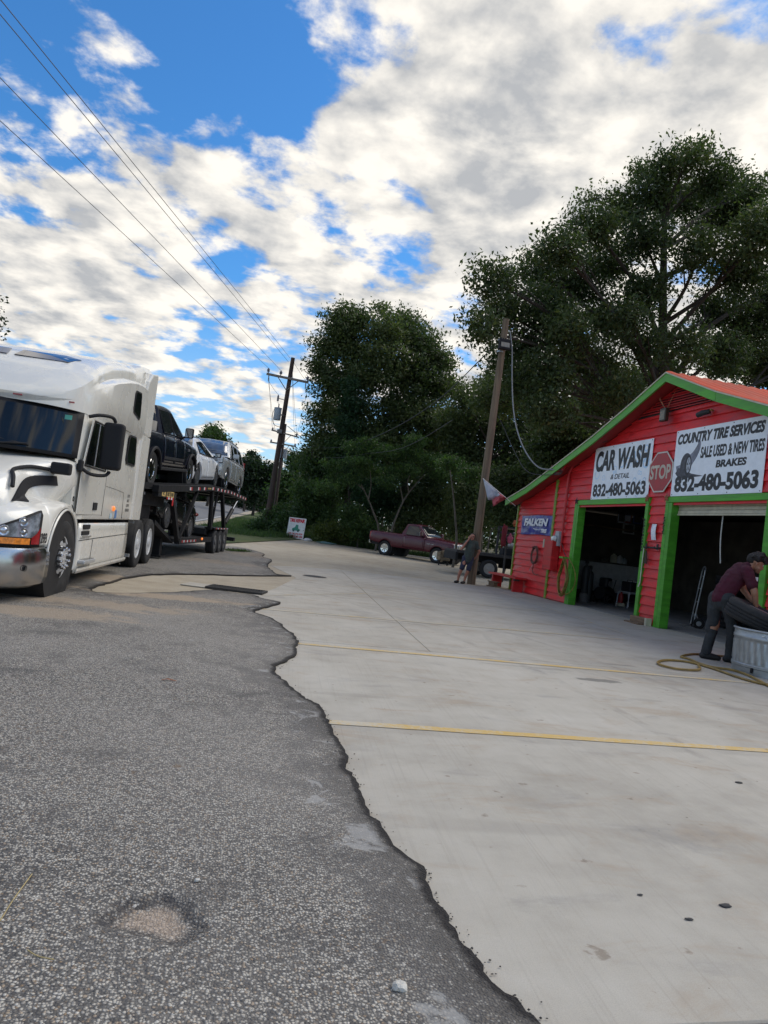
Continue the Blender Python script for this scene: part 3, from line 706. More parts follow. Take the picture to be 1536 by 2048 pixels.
# ---------------------------------------------------------------- signs on the front
def FM(y, z, x=XF-.03): return frame_mat((x, y, z), (0,-1,0), (0,0,1))
def board_sign(name, label, cat, y0, y1, z0, z1, m, th=.012):
    o = MB().box((-th,-(y0-y1)/2,0),(0,(y0-y1)/2,z1-z0)).build(name, m, bevel=.003, seg=1)
    o.location = (XF-.032,(y0+y1)/2,z0); return tag(o, label, cat)
def on(o, y, z, dx=-.0145): return frame_mat((dx, y, z), (0,-1,0), (0,0,1))   # sign-local, facing the street
cw = board_sign('car_wash_sign', 'white sign with blue bubbles reading CAR WASH above the left bay', 'sign', 17.33, 14.70, 2.89, 4.275, M_SIGNW)
M_BUB = mat('bubble_print', (.42,.62,.84), .4, var=.2); M_BUB2 = mat('bubble_print_pale', (.58,.72,.88), .4)
rr = random.Random(12); bub = MB()
for i in range(34):
    y, z, r = rr.uniform(-1.2,1.2), rr.uniform(.08,1.28), rr.uniform(.035,.13)
    if abs(y)+r > 1.29 or z-r < .02 or z+r > 1.36: continue
    n = 18; ring = [[(-.0125-.00005*i, y+q*math.cos(2*PI*j/n), z+q*math.sin(2*PI*j/n)) for j in range(n+1)] for q in (r*.72, r)]
    bub.cur = i % 2; bub.grid(ring)
bub.build('bubbles', [M_BUB, M_BUB2], cw)
text('CAR WASH', M_INK, cw, on(cw,0,.73), width=2.44, height=.55, bold=.045, shear=.12)
text('& DETAIL', M_INK, cw, on(cw,-.02,.50), width=.86, height=.13, bold=.015, shear=.2)
text('832-480-5063', M_INK, cw, on(cw,.02,.07), width=2.42, height=.34, bold=.04)
ct = board_sign('tire_services_sign', 'white sign reading COUNTRY TIRE SERVICES with a tire on a road', 'sign', 13.84, 11.12, 2.888, 4.335, M_SIGNW)
text('COUNTRY TIRE SERVICES', M_INK, ct, on(ct,0,1.13), width=2.58, height=.23, bold=.05, shear=.22)
text('SALE USED & NEW TIRES', M_INK, ct, on(ct,-.42,.775), width=1.80, height=.24, bold=.035, shear=.08)
text('BRAKES', M_INK, ct, on(ct,-.46,.545), width=.86, height=.155, bold=.045, shear=.08)
text('832-480-5063', M_INK, ct, on(ct,.0,.085), width=2.50, height=.36, bold=.045)
M_TYP = mat('tire_print', (.06,.06,.075), .5, var=.5, vscale=9); M_RIMP = mat('rim_print', (.45,.48,.54), .5); M_ROADP = mat('road_print', (.22,.23,.29), .5, var=.4, vscale=4)
def flat(o, pts, m, name, dx): MB().add([(dx,y,z) for y,z in pts], [tuple(range(len(pts)))]).build(name, m, o)
# road sweeping up from the tyre, and the tyre's shadow
cl = catmull([Vector((1.20,.47,0)),Vector((1.0,.56,0)),(.82,.74,0),(.68,.86,0),(.58,1.0,0),(.56,1.12,0),(.68,1.20,0)], 5); wd = np.interp(np.linspace(0,1,len(cl)), [0,.4,.8,1], [.20,.11,.05,.006])
rows = []
for i, p in enumerate(cl):
    t = (cl[min(i+1,len(cl)-1)]-cl[max(i-1,0)]).normalized(); n = Vector((-t.y,t.x,0)); rows.append([(-.0126,*(p+n*w)[:2]) for w in (-wd[i], wd[i])])
MB().grid(rows).build('road_print', M_ROADP, ct)
flat(ct, [(1.27,.50),(1.18,.62),(1.0,.58),(.72,.47),(.32,.40),(.95,.38),(1.15,.40)], M_TYP, 'shadow_print', -.0128)
def ell(cy, cz, a, b, n=28, tilt=0): return [(cy+a*math.cos(2*PI*i/n)*math.cos(tilt)-b*math.sin(2*PI*i/n)*math.sin(tilt), cz+a*math.cos(2*PI*i/n)*math.sin(tilt)+b*math.sin(2*PI*i/n)*math.cos(tilt)) for i in range(n)]
flat(ct, ell(.93,.66,.19,.265), M_TYP, 'tire_print', -.0131); flat(ct, ell(.86,.66,.105,.225), mat('tire_print_dark',(.025,.025,.03),.5), 'tire_print', -.0134)
flat(ct, ell(.845,.66,.066,.165), M_RIMP, 'rim_print', -.0137)
for i in range(5):
    a = 2*PI*i/5+.3; flat(ct, [(.845+.058*math.cos(a+d)*k, .66+.15*math.sin(a+d)*k) for d,k in ((-.25,.95),(.25,.95),(.1,.2),(-.1,.2))], M_INK, 'rim_print', -.0140)
for o_, w_, h_ in ((cw,1.27,1.385),(ct,1.31,1.447)):
    mb = MB()
    for y in (-w_,-w_/3,w_/3,w_):
        for z in (.035, h_-.035): mb.cyl((-.016,y,z),(-.010,y,z),.012,8)
    mb.build('screw', M_BLACK, o_)
p3 = board_sign('white_notice_board', 'plain white board fixed beside the tire services sign at the far right', 'sign', 10.98, 9.6, 3.35, 4.0, M_SIGNW)
st = thing('stop_sign', 'faded red octagonal STOP sign between the two white signs', 'stop sign', (XF-.05,14.29,3.455))
def octa(r, x): return [(x, r*math.cos(PI/8+PI/4*i)*.98, r*math.sin(PI/8+PI/4*i)*1.02) for i in range(8)]
MB().prism(octa(.49,-.004), (.012,0,0)).build('plate', mat('sign_white_border',(.60,.56,.50),.5,dirt=((.3,.25,.2),.5,4)), st)
MB().prism(octa(.455,-.0065), (.002,0,0)).build('face', mat('sign_red',(.36,.016,.022),.4,var=.15), st)
text('STOP', mat('sign_letter',(.52,.46,.38),.5), st, frame_mat((-.0085,0,-.165),(0,-1,0),(0,0,1)), width=.76, height=.33, bold=.03)
# blue vinyl banner
bn = thing('tire_banner', 'crumpled blue FALKEN banner on the red wall left of the bays', 'banner', (XF-.03,20.53,1.86))
rows = []
for j in range(17):
    z = .60*j/16; r = []
    for i in range(41):
        y = 1.11-2.22*i/40; edge = min(1, min(j,16-j)/3, min(i,40-i)/3)
        wv = .010*math.sin(7*y+9*z)+.012*math.sin(4.1*y-17*z+1)*(1-z/.6)+.006*math.sin(23*y+5*z)
        r.append((-.012-.010*edge+wv*edge*.8, y, z+.012*math.sin(y*3+2)*(1 if j in (0,16) else .5)))
    rows.append(r)
MB().grid(rows).build('vinyl', mat('blue_vinyl', (.020,.034,.26), .30, var=.25, vscale=4, coat=.15), bn, smooth=True)
M_VW = mat('white_vinyl', (.72,.74,.78), .3)
text('FALKEN', M_VW, bn, frame_mat((-.056,-.02,.27),(0,-1,0),(0,0,1)), width=1.72, height=.235, bold=.05, shear=.18, spacing=.92)
text('TIRES', M_VW, bn, frame_mat((-.056,-.66,.07),(0,-1,0),(0,0,1)), width=.40, height=.115, bold=.05, shear=.2)
flat(bn, [(.86,.30),(.74,.30),(.70,.37),(.83,.37)], mat('banner_red',(.55,.03,.04),.4), 'emblem', -.0395)
sw = MB(); sw.grid([[(-.036,.15-.9*t,.20-.16*t+.22*t*t-.02*s*(1-t)) for s in (0,1)] for t in [i/10 for i in range(11)]]); sw.build('swoosh', M_VW, bn)
gr = MB()
for y in (1.08,.4,-.4,-1.08): gr.lathe([(.018,0),(.018,.004),(.008,.004),(.008,0)], 10, Matrix.Translation((-.03,y,.585)) @ Matrix.Rotation(-PI/2,4,'Y'), True)
gr.build('grommet', M_GALV, bn)

# ---------------------------------------------------------------- fixtures on the front
def wall_thing(name, label, cat, y, z, group=None): return thing(name, label, cat, (XF-.03, y, z), 0, group)
em = wall_thing('electric_meter', 'grey electric meter box with round glass dial on the red wall', 'electric meter', 18.84, 1.57)
MB().box((-.12,-.11,0),(0,.11,.43)).build('meter_box', M_GREYBOX, em, bevel=.012)
MB().lathe([(.0,.13),(.06,.125),(.088,.09),(.092,0)], 20, Matrix.Translation((-.12,.03,.20)) @ Matrix.Rotation(-PI/2,4,'Y')).build('glass_dome', mat('meter_glass',(.62,.66,.66),.08,coat=1), em, smooth=True)
MB().lathe([(.098,0),(.098,.03),(.086,.03),(.086,0)], 20, Matrix.Translation((-.122,.03,.20)) @ Matrix.Rotation(-PI/2,4,'Y'), True).build('ring', M_GALV, em)
MB().box((-.215,.0,.18),(-.20,.06,.22)).build('dial', M_INK, em)
cd = MB().tube([(0,0,0),(0,0,1.55),(0.0,-.03,1.68),(.03,-.12,1.86)], .035, 10); cd.tube([(-.0,.0,-.0),(-.0,.0,-.62)], .022, 8)
o = cd.build('conduit', M_RED2); o.location = (XF-.07,18.67,2.02); tag(o, 'red painted conduit climbing the wall above the grey meter', 'conduit')
o = MB().box((-.24,-.26,0),(0,.26,.94)).build('red_wall_box', M_RED2, bevel=.015); o.location = (XF-.03,19.07,.86); tag(o, 'tall red painted utility box below the electric meter', 'utility box')
o = MB().box((-.045,-.04,0),(0,.04,.30)).build('yellow_tag', mat('yellow_plate',(.55,.36,.04),.5)); o.location = (XF-.05,19.62,1.47); MB().box((-.03,-.035,0),(0,.035,.26)).build('white_plate', M_CREAM, o).location = (0,.17,.02); tag(o, 'small yellow and white hose hanger plates beside the red utility box', 'hanger')
# coiled cord
def coil(name, label, cat, c, ry, rz, n, r, m, seed, squeeze=1.0, dx=.05):
    rr = random.Random(seed); t = thing(name, label, cat, c)
    for k in range(n):
        a, b = ry*rr.uniform(.88,1.05), rz*rr.uniform(.90,1.05); oz = -rr.uniform(0,.06)*rz; ox = -dx*rr.random(); oy = rr.uniform(-.02,.02); pts = []
        for i in range(28):
            th = 2*PI*i/28; wob = 1+.03*math.sin(3*th+k)
            pts.append((ox+.012*math.sin(2*th+k), oy+a*math.sin(th)*wob*(1 if math.cos(th) < 0 else squeeze+(1-squeeze)*(1-math.cos(th))), oz+b*math.cos(th)))
        MB().tube(pts, r, 6, closed=True).build('loop', m, t, smooth=True)
    return t
M_CORD = mat('brown_cord', (.13,.055,.04), .7, var=.4, vscale=10); M_HOSE = mat('yellow_green_hose', (.22,.165,.03), .5, var=.35, vscale=12)
cc = coil('cord_coil', 'brown extension cord coiled on a hook below the blue banner', 'cord', (XF-.07,20.3,1.24), .21, .26, 9, .014, M_CORD, 3)
MB().tube(catmull([(-.02,.02,-.22),(-.03,-.02,-.36),(-.02,.03,-.46),(-.03,-.06,-.55),(-.02,-.22,-.60),(-.02,-.36,-.58)], 5), .013, 6).build('tail', M_CORD, cc)
MB().tube(catmull([(-.02,.05,-.30),(-.03,.14,-.42),(-.02,.22,-.46),(-.02,.24,-.52)], 4), .008, 6).build('tail', mat('pale_cord',(.5,.42,.4),.6), cc)
MB().tube([(0.03,0,.20),(-.10,0,.20),(-.13,0,.25)], .012, 6).build('hook', M_BLACK, cc)
hc = coil('hose_coil', 'long yellow brown hose looped over a green peg beside the left bay', 'hose', (XF-.11,18.12,.74), .26, .52, 7, .014, M_HOSE, 8, .30, .12)
MB().box((-.16,-.03,.0),(.10,.20,.05)).build('peg', M_GREEN, hc).location = (0,-.02,.50)
MB().tube(catmull([(-.02,-.02,.55),(-.02,-.16,.50),(.02,-.42,.25),(.04,-.52,-.06),(.0,-.44,-.34),(-.05,-.26,-.46),(-.05,-.05,-.47)], 6), .013, 6).build('loop', M_HOSE, hc)
MB().tube(catmull([(.04,.62,.96),(.02,.40,.84),(-.02,.18,.66),(-.03,.02,.56)], 5), .011, 6).build('tail', M_BLACK, hc)
# bench
be = thing('bench', 'low red wooden bench against the shop wall at its far corner', 'bench', (9.22,21.75,0))
MB().box((-.20,-1.0,.41),(.20,1.30,.47)).build('seat', M_RED2, be, bevel=.008)
for y in (-.78,.98): MB().box((-.17,y-.05,0),(.17,y+.05,.41)).build('leg', M_RED2, be, bevel=.006)
for y in (-.78,): MB().box((-.19,y-.17,.35),(-.02,y-.05,.41)).build('bracket', mat('dark_wood',(.05,.032,.025),.8), be)
M_WOODB = mat('weathered_wood', (.20,.135,.085), .9, var=.35, vscale=3, stretch=(1,1,8), bump=.3)
o = MB().box((-.16,-.22,0),(.14,.18,.035)).box((-.11,-.15,.035),(.05,.13,.15)).box((-.13,-.20,.15),(.09,.17,.185)).build('wood_stool', M_WOODB); o.location = (9.05,22.55,0); o.rotation_euler.z = .3; tag(o, 'scrap of brown timber lying under the bench end', 'wood scrap')
wb = thing('timber_blocks', 'stacked timber offcuts at the foot of the red pier between bays', 'timber', (9.33,14.28,0))
MB().box((-.10,-.24,.03),(.05,.30,.16)).build('block', M_WOODB, wb, bevel=.006); MB().box((-.22,-.20,0),(-.03,.34,.03)).build('board', M_WOODB, wb, bevel=.004); MB().box((-.09,-.32,0),(.05,-.245,.17)).build('block', M_CREAM, wb, bevel=.004)
# notice, hook rail, stars, lamps, cameras
rows = [[(-.02-.025*math.sin(PI*j/8), .085*s+.035*(j/8), -.36*(1-j/8)) for s in (1,-1)] for j in range(9)]
o = MB().grid(rows).build('paper_notice', mat('paper',(.72,.76,.82),.7), solid=.002); o.location = (XF-.02,14.28,2.27); tag(o, 'white paper notice pinned to the red pier', 'notice')
hr = wall_thing('hook_rail', 'black hook rail with hanging tool on the red pier', 'hook rail', 14.29, 1.72)
MB().box((-.03,-.29,0),(0,.29,.035)).build('rail', M_BLACK, hr)
for y in (.20,-.22): MB().box((-.05,y-.025,-.03),(-.03,y+.025,.10)).tube([(-.05,y,0),(-.11,y,.0),(-.12,y,.05)], .01, 6).build('hook', M_BLACK, hr)
MB().prism([(-.06,.22,-.36),(-.06,.10,-.36),(-.06,.12,-.18),(-.06,.145,-.06),(-.06,.175,-.06),(-.06,.20,-.18)], (.02,0,0)).build('mud_brush', mat('brown_rubber',(.055,.03,.02),.8), hr)
MB().tube([(-.05,.27,0),(-.055,.275,-.35),(-.05,.28,-.80)], .008, 6).tube([(-.05,.28,-.80),(-.05,.33,-.90)], .012, 6).build('pull_cord', M_WHITE, hr)
o = MB()
for i in range(11): o.ball((-.03,.012*math.sin(i*2.2),-.07*i), (.016,.022,.034), 6, 4)
o = o.build('latch_chain', M_BLACK); o.location = (XF-.06,14.655,2.36); tag(o, 'black chain hanging down the green trim right of the left bay', 'chain')
o2 = o.copy(); COL.objects.link(o2); o2.location = (XF-.06,13.90,2.42); o2.scale.z = .5; tag(o2, 'short black chain on the green trim left of the right bay', 'chain')
def star(y, z, m, label):
    vs = [(-.045,0,0)]+[(-.004,(.115 if i%2 == 0 else .047)*math.sin(PI*i/5),(.115 if i%2 == 0 else .047)*math.cos(PI*i/5)) for i in range(10)]
    o = MB().add(vs, [(0,1+i,1+(i+1)%10) for i in range(10)]+[tuple(range(10,0,-1))]).build('barn_star', m); o.location = (XF-.072,y,z); tag(o, label, 'star', 'barn stars on the door trim')
M_RUST = mat('rusty_tin', (.30,.11,.055), .7, var=.4, vscale=14)
star(18.02,2.86,M_BLACK,'black barn star at the left end of the left bay lintel'); star(14.66,2.86,M_RUST,'rusty barn star at the right end of the left bay lintel'); star(13.92,2.86,M_RUST,'rusty barn star at the left end of the right bay lintel')
fl = wall_thing('flood_lamp', 'dark box flood lamp hung on a rod below the louvred vent', 'lamp', 14.19, 4.72)
mb = MB().box((-.20,-.11,-.14),(-.10,.11,.16)); mb.build('lamp_box', mat('lamp_bronze',(.055,.045,.035),.4,.4), fl, bevel=.015)
MB().tube([(-.15,0,.16),(-.16,.22,.40),(-.14,.24,.44)], .014, 6).tube([(-.12,-.04,.16),(.0,-.12,.58)], .010, 6).build('arm', M_RUST, fl)
MB().box((-.205,-.085,-.11),(-.20,.085,.10)).build('lens', mat('lamp_lens',(.20,.17,.13),.2), fl)
for y, z, lb, s in ((12.76,4.62,'black security camera under the right rake of the gable',1.0),(16.77,4.44,'small black camera under the left rake of the gable',.55)):
    c = wall_thing('security_camera', lb, 'camera', y, z, 'security cameras on the gable')
    MB().tube([(-.05*s,0,0),(-.13*s,.12*s,-.03*s),(-.16*s,.24*s,-.07*s)], [.05*s,.06*s,.055*s], 12).build('camera_body', M_BLACK, c, smooth=True)
    MB().tube([(.0,-.02,.02),(-.05*s,-.04,.03),(-.06*s,.03,.01)], .02*s, 8).build('bracket', mat('brass_bracket',(.30,.24,.06),.5), c)
wl = thing('wire_loop', 'loops of grey service wire under the left eave', 'wire', (9.1,18.75,3.72))
for k in range(4): MB().tube([(.02*math.sin(k+i), .30*math.cos(2*PI*i/20)+.07*k, .12*math.sin(2*PI*i/20+.3*k)+.02*k) for i in range(20)], .009, 5, closed=True).build('loop', M_CORD if k%2 else M_BLACK, wl)
MB().tube([(.0,-.25,.0),(.10,-.22,.16),(.30,-.10,.14)], .03, 8).build('weatherhead', M_RED2, wl)
# ---------------------------------------------------------------- inside the bays
M_TYRE = mat('tyre_rubber', (.018,.018,.019), .82, var=.3, vscale=20, bump=.25, bscale=90, dirt=((.08,.075,.07),.35,4))
def tyre_prof(R, w, rin):
    h = w/2
    return [(rin,-h*.78),(rin+.02,-h*.86),(R-.10*R,-h),(R-.035*R,-h*.86),(R,-h*.62),(R,-h*.30),(R-.014,-h*.27),(R-.014,-h*.20),(R,-h*.17),(R,h*.17),(R-.014,h*.20),(R-.014,h*.27),(R,h*.30),(R,h*.62),(R-.035*R,h*.86),(R-.10*R,h),(rin+.02,h*.86),(rin,h*.78)]
def loose_tyre(loc, R, w, rin, label, group=None, rot=(0,0,0), first=[None]):
    o = MB().lathe(tyre_prof(R, w, rin), 32, None, True).build('stacked_tyre', M_TYRE, smooth=True)
    o.location = loc; o.rotation_euler = rot; return tag(o, label, 'tire', group)
STK = None
for sx, sy, n in ((12.6,15.6,6),(13.25,14.95,6),(13.5,14.1,5),(13.7,13.2,4)):
    for k in range(n):
        if STK is None: STK = loose_tyre((0,0,0), .36, .21, .20, '')
        o = STK if 'label' not in STK or STK['label'] == '' and k == 0 and sx == 12.6 else STK.copy()
        if o is not STK: COL.objects.link(o)
        o.location = (sx+random.uniform(-.02,.02), sy+random.uniform(-.02,.02), .12+.215*k)
        tag(o, ('%s tire of the %s stack of black tires in the right bay' % (('lowest','second','third','fourth','fifth','topmost')[k] if k < n-1 else 'topmost', {12.6:'front left',13.25:'second from left',13.5:'third from left',13.7:'rightmost'}[sx])), 'tire', 'stacked tyres inside the right bay')
ht = thing('hand_truck', 'silver tubular hand truck standing inside the right bay', 'hand truck', (11.05,14.86,0), rad(-28), rot=(rad(0),rad(6),rad(-28)))
M_ALU = mat('dull_aluminium', (.50,.51,.53), .35, .8)
fr = MB(); fr.tube(catmull([(0,-.20,.06),(0,-.20,.7),(0,-.20,1.30),(0,-.14,1.44),(0,0,1.47),(0,.14,1.44),(0,.20,1.30),(0,.20,.7),(0,.20,.06)], 4), .016, 8)
fr.build('frame', M_ALU, ht, smooth=True)
for z in (.30,.62,.94,1.24): MB().tube([(0,-.2,z),(0,.2,z)], .012, 8).build('rung', M_ALU, ht)
MB().box((-.25,-.22,0),(.0,.22,.012)).build('toe_plate', M_ALU, ht)
for y in (-.24,.24):
    w = MB().lathe(tyre_prof(.13,.06,.06), 18, Matrix.Translation((.10,y,.13)) @ Matrix.Rotation(PI/2,4,'X'), True).build('wheel', M_TYRE, ht, smooth=True)
    MB().cyl((.10,y-.02,.13),(.10,y+.02,.13),.058,14).build('hub', M_ALU, w)
for y in (-.2,.2): MB().bar((.10,y,.13),(0,y,.36),.02).build('brace', M_ALU, ht)
ch = thing('metal_chair', 'white tubular metal chair inside the left bay', 'chair', (12.05,19.2,0), rad(195))
MT = mat('chair_white', (.62,.64,.66), .35)
for y in (-.22,.22):
    MB().tube(catmull([(-.26,y,0),(-.22,y,.25),(-.20,y,.45),(-.27,y,.80)], 4), .014, 8).build('rear_leg', MT, ch)
    MB().tube(catmull([(-.20,y,.45),(.14,y,.46),(.22,y,.44),(.25,y,.20),(.27,y,0)], 4), .014, 8).build('front_leg', MT, ch)
MB().box((-.2,-.21,.45),(.2,.21,.475)).build('seat', MT, ch, bevel=.01)
MB().box((-.275,-.22,.62),(-.255,.22,.80)).build('backrest', MT, ch, bevel=.008)
jb = thing('charger_case', 'black charger case with handle resting on the white chair', 'case', (12.02,19.19,.477), rad(195))
MB().box((-.14,-.19,0),(.15,.19,.30)).build('case_body', M_BLACK, jb, bevel=.03); MB().tube([(0,-.1,.30),(0,-.09,.35),(0,.09,.35),(0,.1,.30)], .012, 6).build('handle', M_BLACK, jb); MB().box((-.155,-.10,.16),(-.14,.10,.20)).build('name_plate', M_ALU, jb)
cb = thing('counter', 'white fronted workbench along the back of the left bay', 'workbench', (12.9,21.35,0), rad(90))
MB().box((-.02,-1.9,.30),(.02,1.9,1.24)).build('front_panel', M_WHITEP, cb); MB().box((-.12,-1.95,1.24),(.62,1.95,1.29)).build('worktop', M_DARKWALL, cb)
for y in (-1.8,0,1.8): MB().box((0.02,y-.04,0),(.12,y+.04,1.24)).build('post', M_DARKWALL, cb)
for i, (px, h, r, m, lb) in enumerate(((1228,.30,.11,M_CREAM,'cream plastic jug on the workbench'),(1240,.27,.10,M_WHITEP,'white bottle next to the cream jug on the workbench'),(1250,.20,.09,M_GREYBOX,'grey tin on the workbench in the left bay'),(1212,.14,.12,M_DARKWALL,'low dark pot at the left of the workbench'))):
    o = MB().lathe([(r,0),(r,h*.7),(r*.8,h*.85),(r*.35,h*.9),(r*.35,h),(0,h)], 14).build('bottle', m, smooth=True); o.location = (onY(px,1110,21.5).x,21.5,1.29); tag(o, lb, 'container')
for i, (px, py, w, h, m, lb) in enumerate(((1243,1046,.30,.36,M_SIGNW,'white poster with a dark figure high in the left bay'),(1255,1046,.30,.38,mat('poster_red',(.34,.05,.05),.5),'red bordered poster beside the white one'),(1275,1048,.34,.36,mat('poster_blue',(.10,.16,.42),.5),'blue poster at the right of the poster row'),(1257,1068,.46,.36,M_WHITEP,'framed picture hanging below the posters'))):
    o = MB().box((-w/2,-.012,0),(w/2,0,h)).build('poster', m); q = onY(px, py, 21.95); o.location = (q.x,21.98,q.z)
    MB().box((-w*.36,-.016,h*.14),(w*.36,-.0125,h*.86)).build('picture', M_DARKWALL if i != 1 else M_SIGNW, o); tag(o, lb, 'poster')
MB().box((-.05,-2.4,0),(.05,2.0,2.95)).build('partition', M_DARKWALL, shop).location = (15.0-XF,5.6,0)
o = MB().box((-2.0,-.25,0),(2.2,.0,.05)).build('wall_shelf', M_WOODB); o.location = (12.6,21.97,2.42); tag(o, 'dark shelf crossing the back wall of the left bay', 'shelf')
for i, (x, y, h, r, lb) in enumerate(((11.0,20.0,1.18,.115,'taller dark gas cylinder inside the left bay'),(11.3,20.3,1.0,.13,'shorter dark gas cylinder behind the taller one'))):
    o = MB().lathe([(r,0),(r,h*.82),(r*.85,h*.90),(r*.35,h*.95),(r*.35,h),(0,h)], 18).build('gas_cylinder', mat('cylinder_dark',(.05,.055,.06),.5), smooth=True); o.location = (x,y,0); tag(o, lb, 'gas cylinder')
    MB().lathe([(.06,0),(.06,.10),(.03,.12),(0,.12)], 12, Matrix.Translation((0,0,h))).build('cap', M_BLACK, o)
o = MB().lathe([(.13,0),(.14,.25),(.135,.27),(0,.27)], 16).build('plastic_bucket', mat('bucket_grey',(.18,.18,.19),.5)); o.location = (10.75,19.55,0); tag(o, 'grey bucket in front of the gas cylinders', 'bucket')
cp = thing('compressor', 'black wheeled compressor with red tool beside it in the left bay', 'compressor', (11.75,20.1,0), rad(30))
MB().tube([(-.30,0,.32),(.30,0,.32)], .19, 18).build('tank', M_BLACK, cp, smooth=True); MB().box((-.16,-.15,.50),(.16,.15,.80)).build('motor', M_BLACK, cp, bevel=.05)
for y in (-.2,.2):
    w = MB().lathe(tyre_prof(.14,.06,.07), 18, Matrix.Translation((-.2,y,.14)) @ Matrix.Rotation(PI/2,4,'X'), True).build('wheel', M_TYRE, cp, smooth=True)
MB().tube([(.28,-.1,.3),(.45,-.1,.75),(.45,.1,.75),(.28,.1,.3)], .015, 6).build('handle', M_BLACK, cp); MB().cyl((0,-.16,.62),(0,-.19,.62),.10,16).build('gauge', M_ALU, cp)
rj = thing('red_jack', 'red and cream bottle jack beside the black compressor', 'jack', (12.0,19.55,0))
MB().box((-.10,-.09,.0),(.10,.09,.10)).build('base', M_CREAM, rj, bevel=.01); MB().lathe([(.07,.10),(.08,.2),(.07,.36),(.03,.40),(.03,.46),(0,.46)], 14).build('jack_body', mat('jack_red',(.35,.03,.03),.4), rj)
o = MB().tube(catmull([(0,0,0),(.01,.02,-.3),(0,-.01,-.6),(.03,-.03,-.95)], 4), .012, 6).build('door_rope', mat('rope_white',(.55,.55,.52),.8)); o.location = (XF+.17,12.35,2.49); tag(o, 'white pull rope hanging from the roll up door', 'rope')
idr = thing('inner_door', 'dark panel door in the back wall of the right bay', 'door', (14.9,14.7,0))
MB().box((-.05,-.5,0),(0,.5,2.1)).build('door_leaf', mat('door_brown',(.05,.035,.028),.6), idr); MB().box((-.07,-.58,0),(-.0,-.5,2.18)).box((-.07,.5,0),(0,.58,2.18)).box((-.07,-.5,2.1),(0,.5,2.18)).build('frame', M_DARKWALL, idr); MB().ball((-.09,.4,1.0),.035).build('handle', M_ALU, idr)
dr = thing('grey_drum', 'grey plastic drum with white lettering behind the mechanic', 'drum', (10.55,11.55,0))
MB().lathe([(.24,0),(.27,.05),(.29,.4),(.27,.78),(.24,.84),(.10,.86),(0,.86)], 24).build('drum_body', mat('drum_bluegrey',(.20,.24,.29),.45), dr, smooth=True)
MB().lathe([(.292,.60),(.292,.66)], 24).build('white_band', M_WHITE, dr)
bag = MB().ball((0,0,.10),(.17,.15,.13), 12, 8).ball((.08,.05,.20),(.08,.08,.09), 10, 6).build('plastic_bag', mat('pale_plastic',(.62,.68,.74),.25), smooth=True); bag.location = (10.55,11.55,.86); tag(bag, 'pale plastic bag lying on top of the grey drum', 'bag')
o = MB().tube([(0,0,0),(.02,-.05,.8),(.04,-.10,1.5)], .014, 8).build('broom_handle', mat('broom_wood',(.30,.15,.06),.6)); o.location = (10.15,11.55,0); tag(o, 'wooden broom handle leaning beside the green door post', 'broom')
# ================================================================== vehicles
def car_paint(name, col, metal=0.0, rough=0.28, coat=.5, dirt=.25):
    return mat(name, col, rough, metal, var=.04, vscale=3, coat=coat, dirt=((.20,.18,.15), dirt, 1.7))
M_GLASS = mat('tinted_glass', (.012,.015,.018), .05, var=.1, spec=.5)
M_TRIM = mat('black_plastic', (.016,.016,.018), .7, spec=.3)
M_CHROME = mat('chrome', (.72,.73,.75), .08, 1.0, var=.05)
M_SILVER = mat('wheel_silver', (.56,.57,.58), .35, .45)
M_UNDER = mat('underbody', (.012,.012,.013), .85)
M_AMBER = mat('amber_lens', (.70,.22,.02), .2, coat=1); M_REDL = mat('red_lens', (.30,.012,.014), .2, coat=1)
M_LENS = mat('clear_lens', (.42,.45,.48), .12, .3, var=.4, vscale=14, coat=1)
M_PLATE = mat('plate_white', (.65,.66,.68), .5)
WHEELS = {}
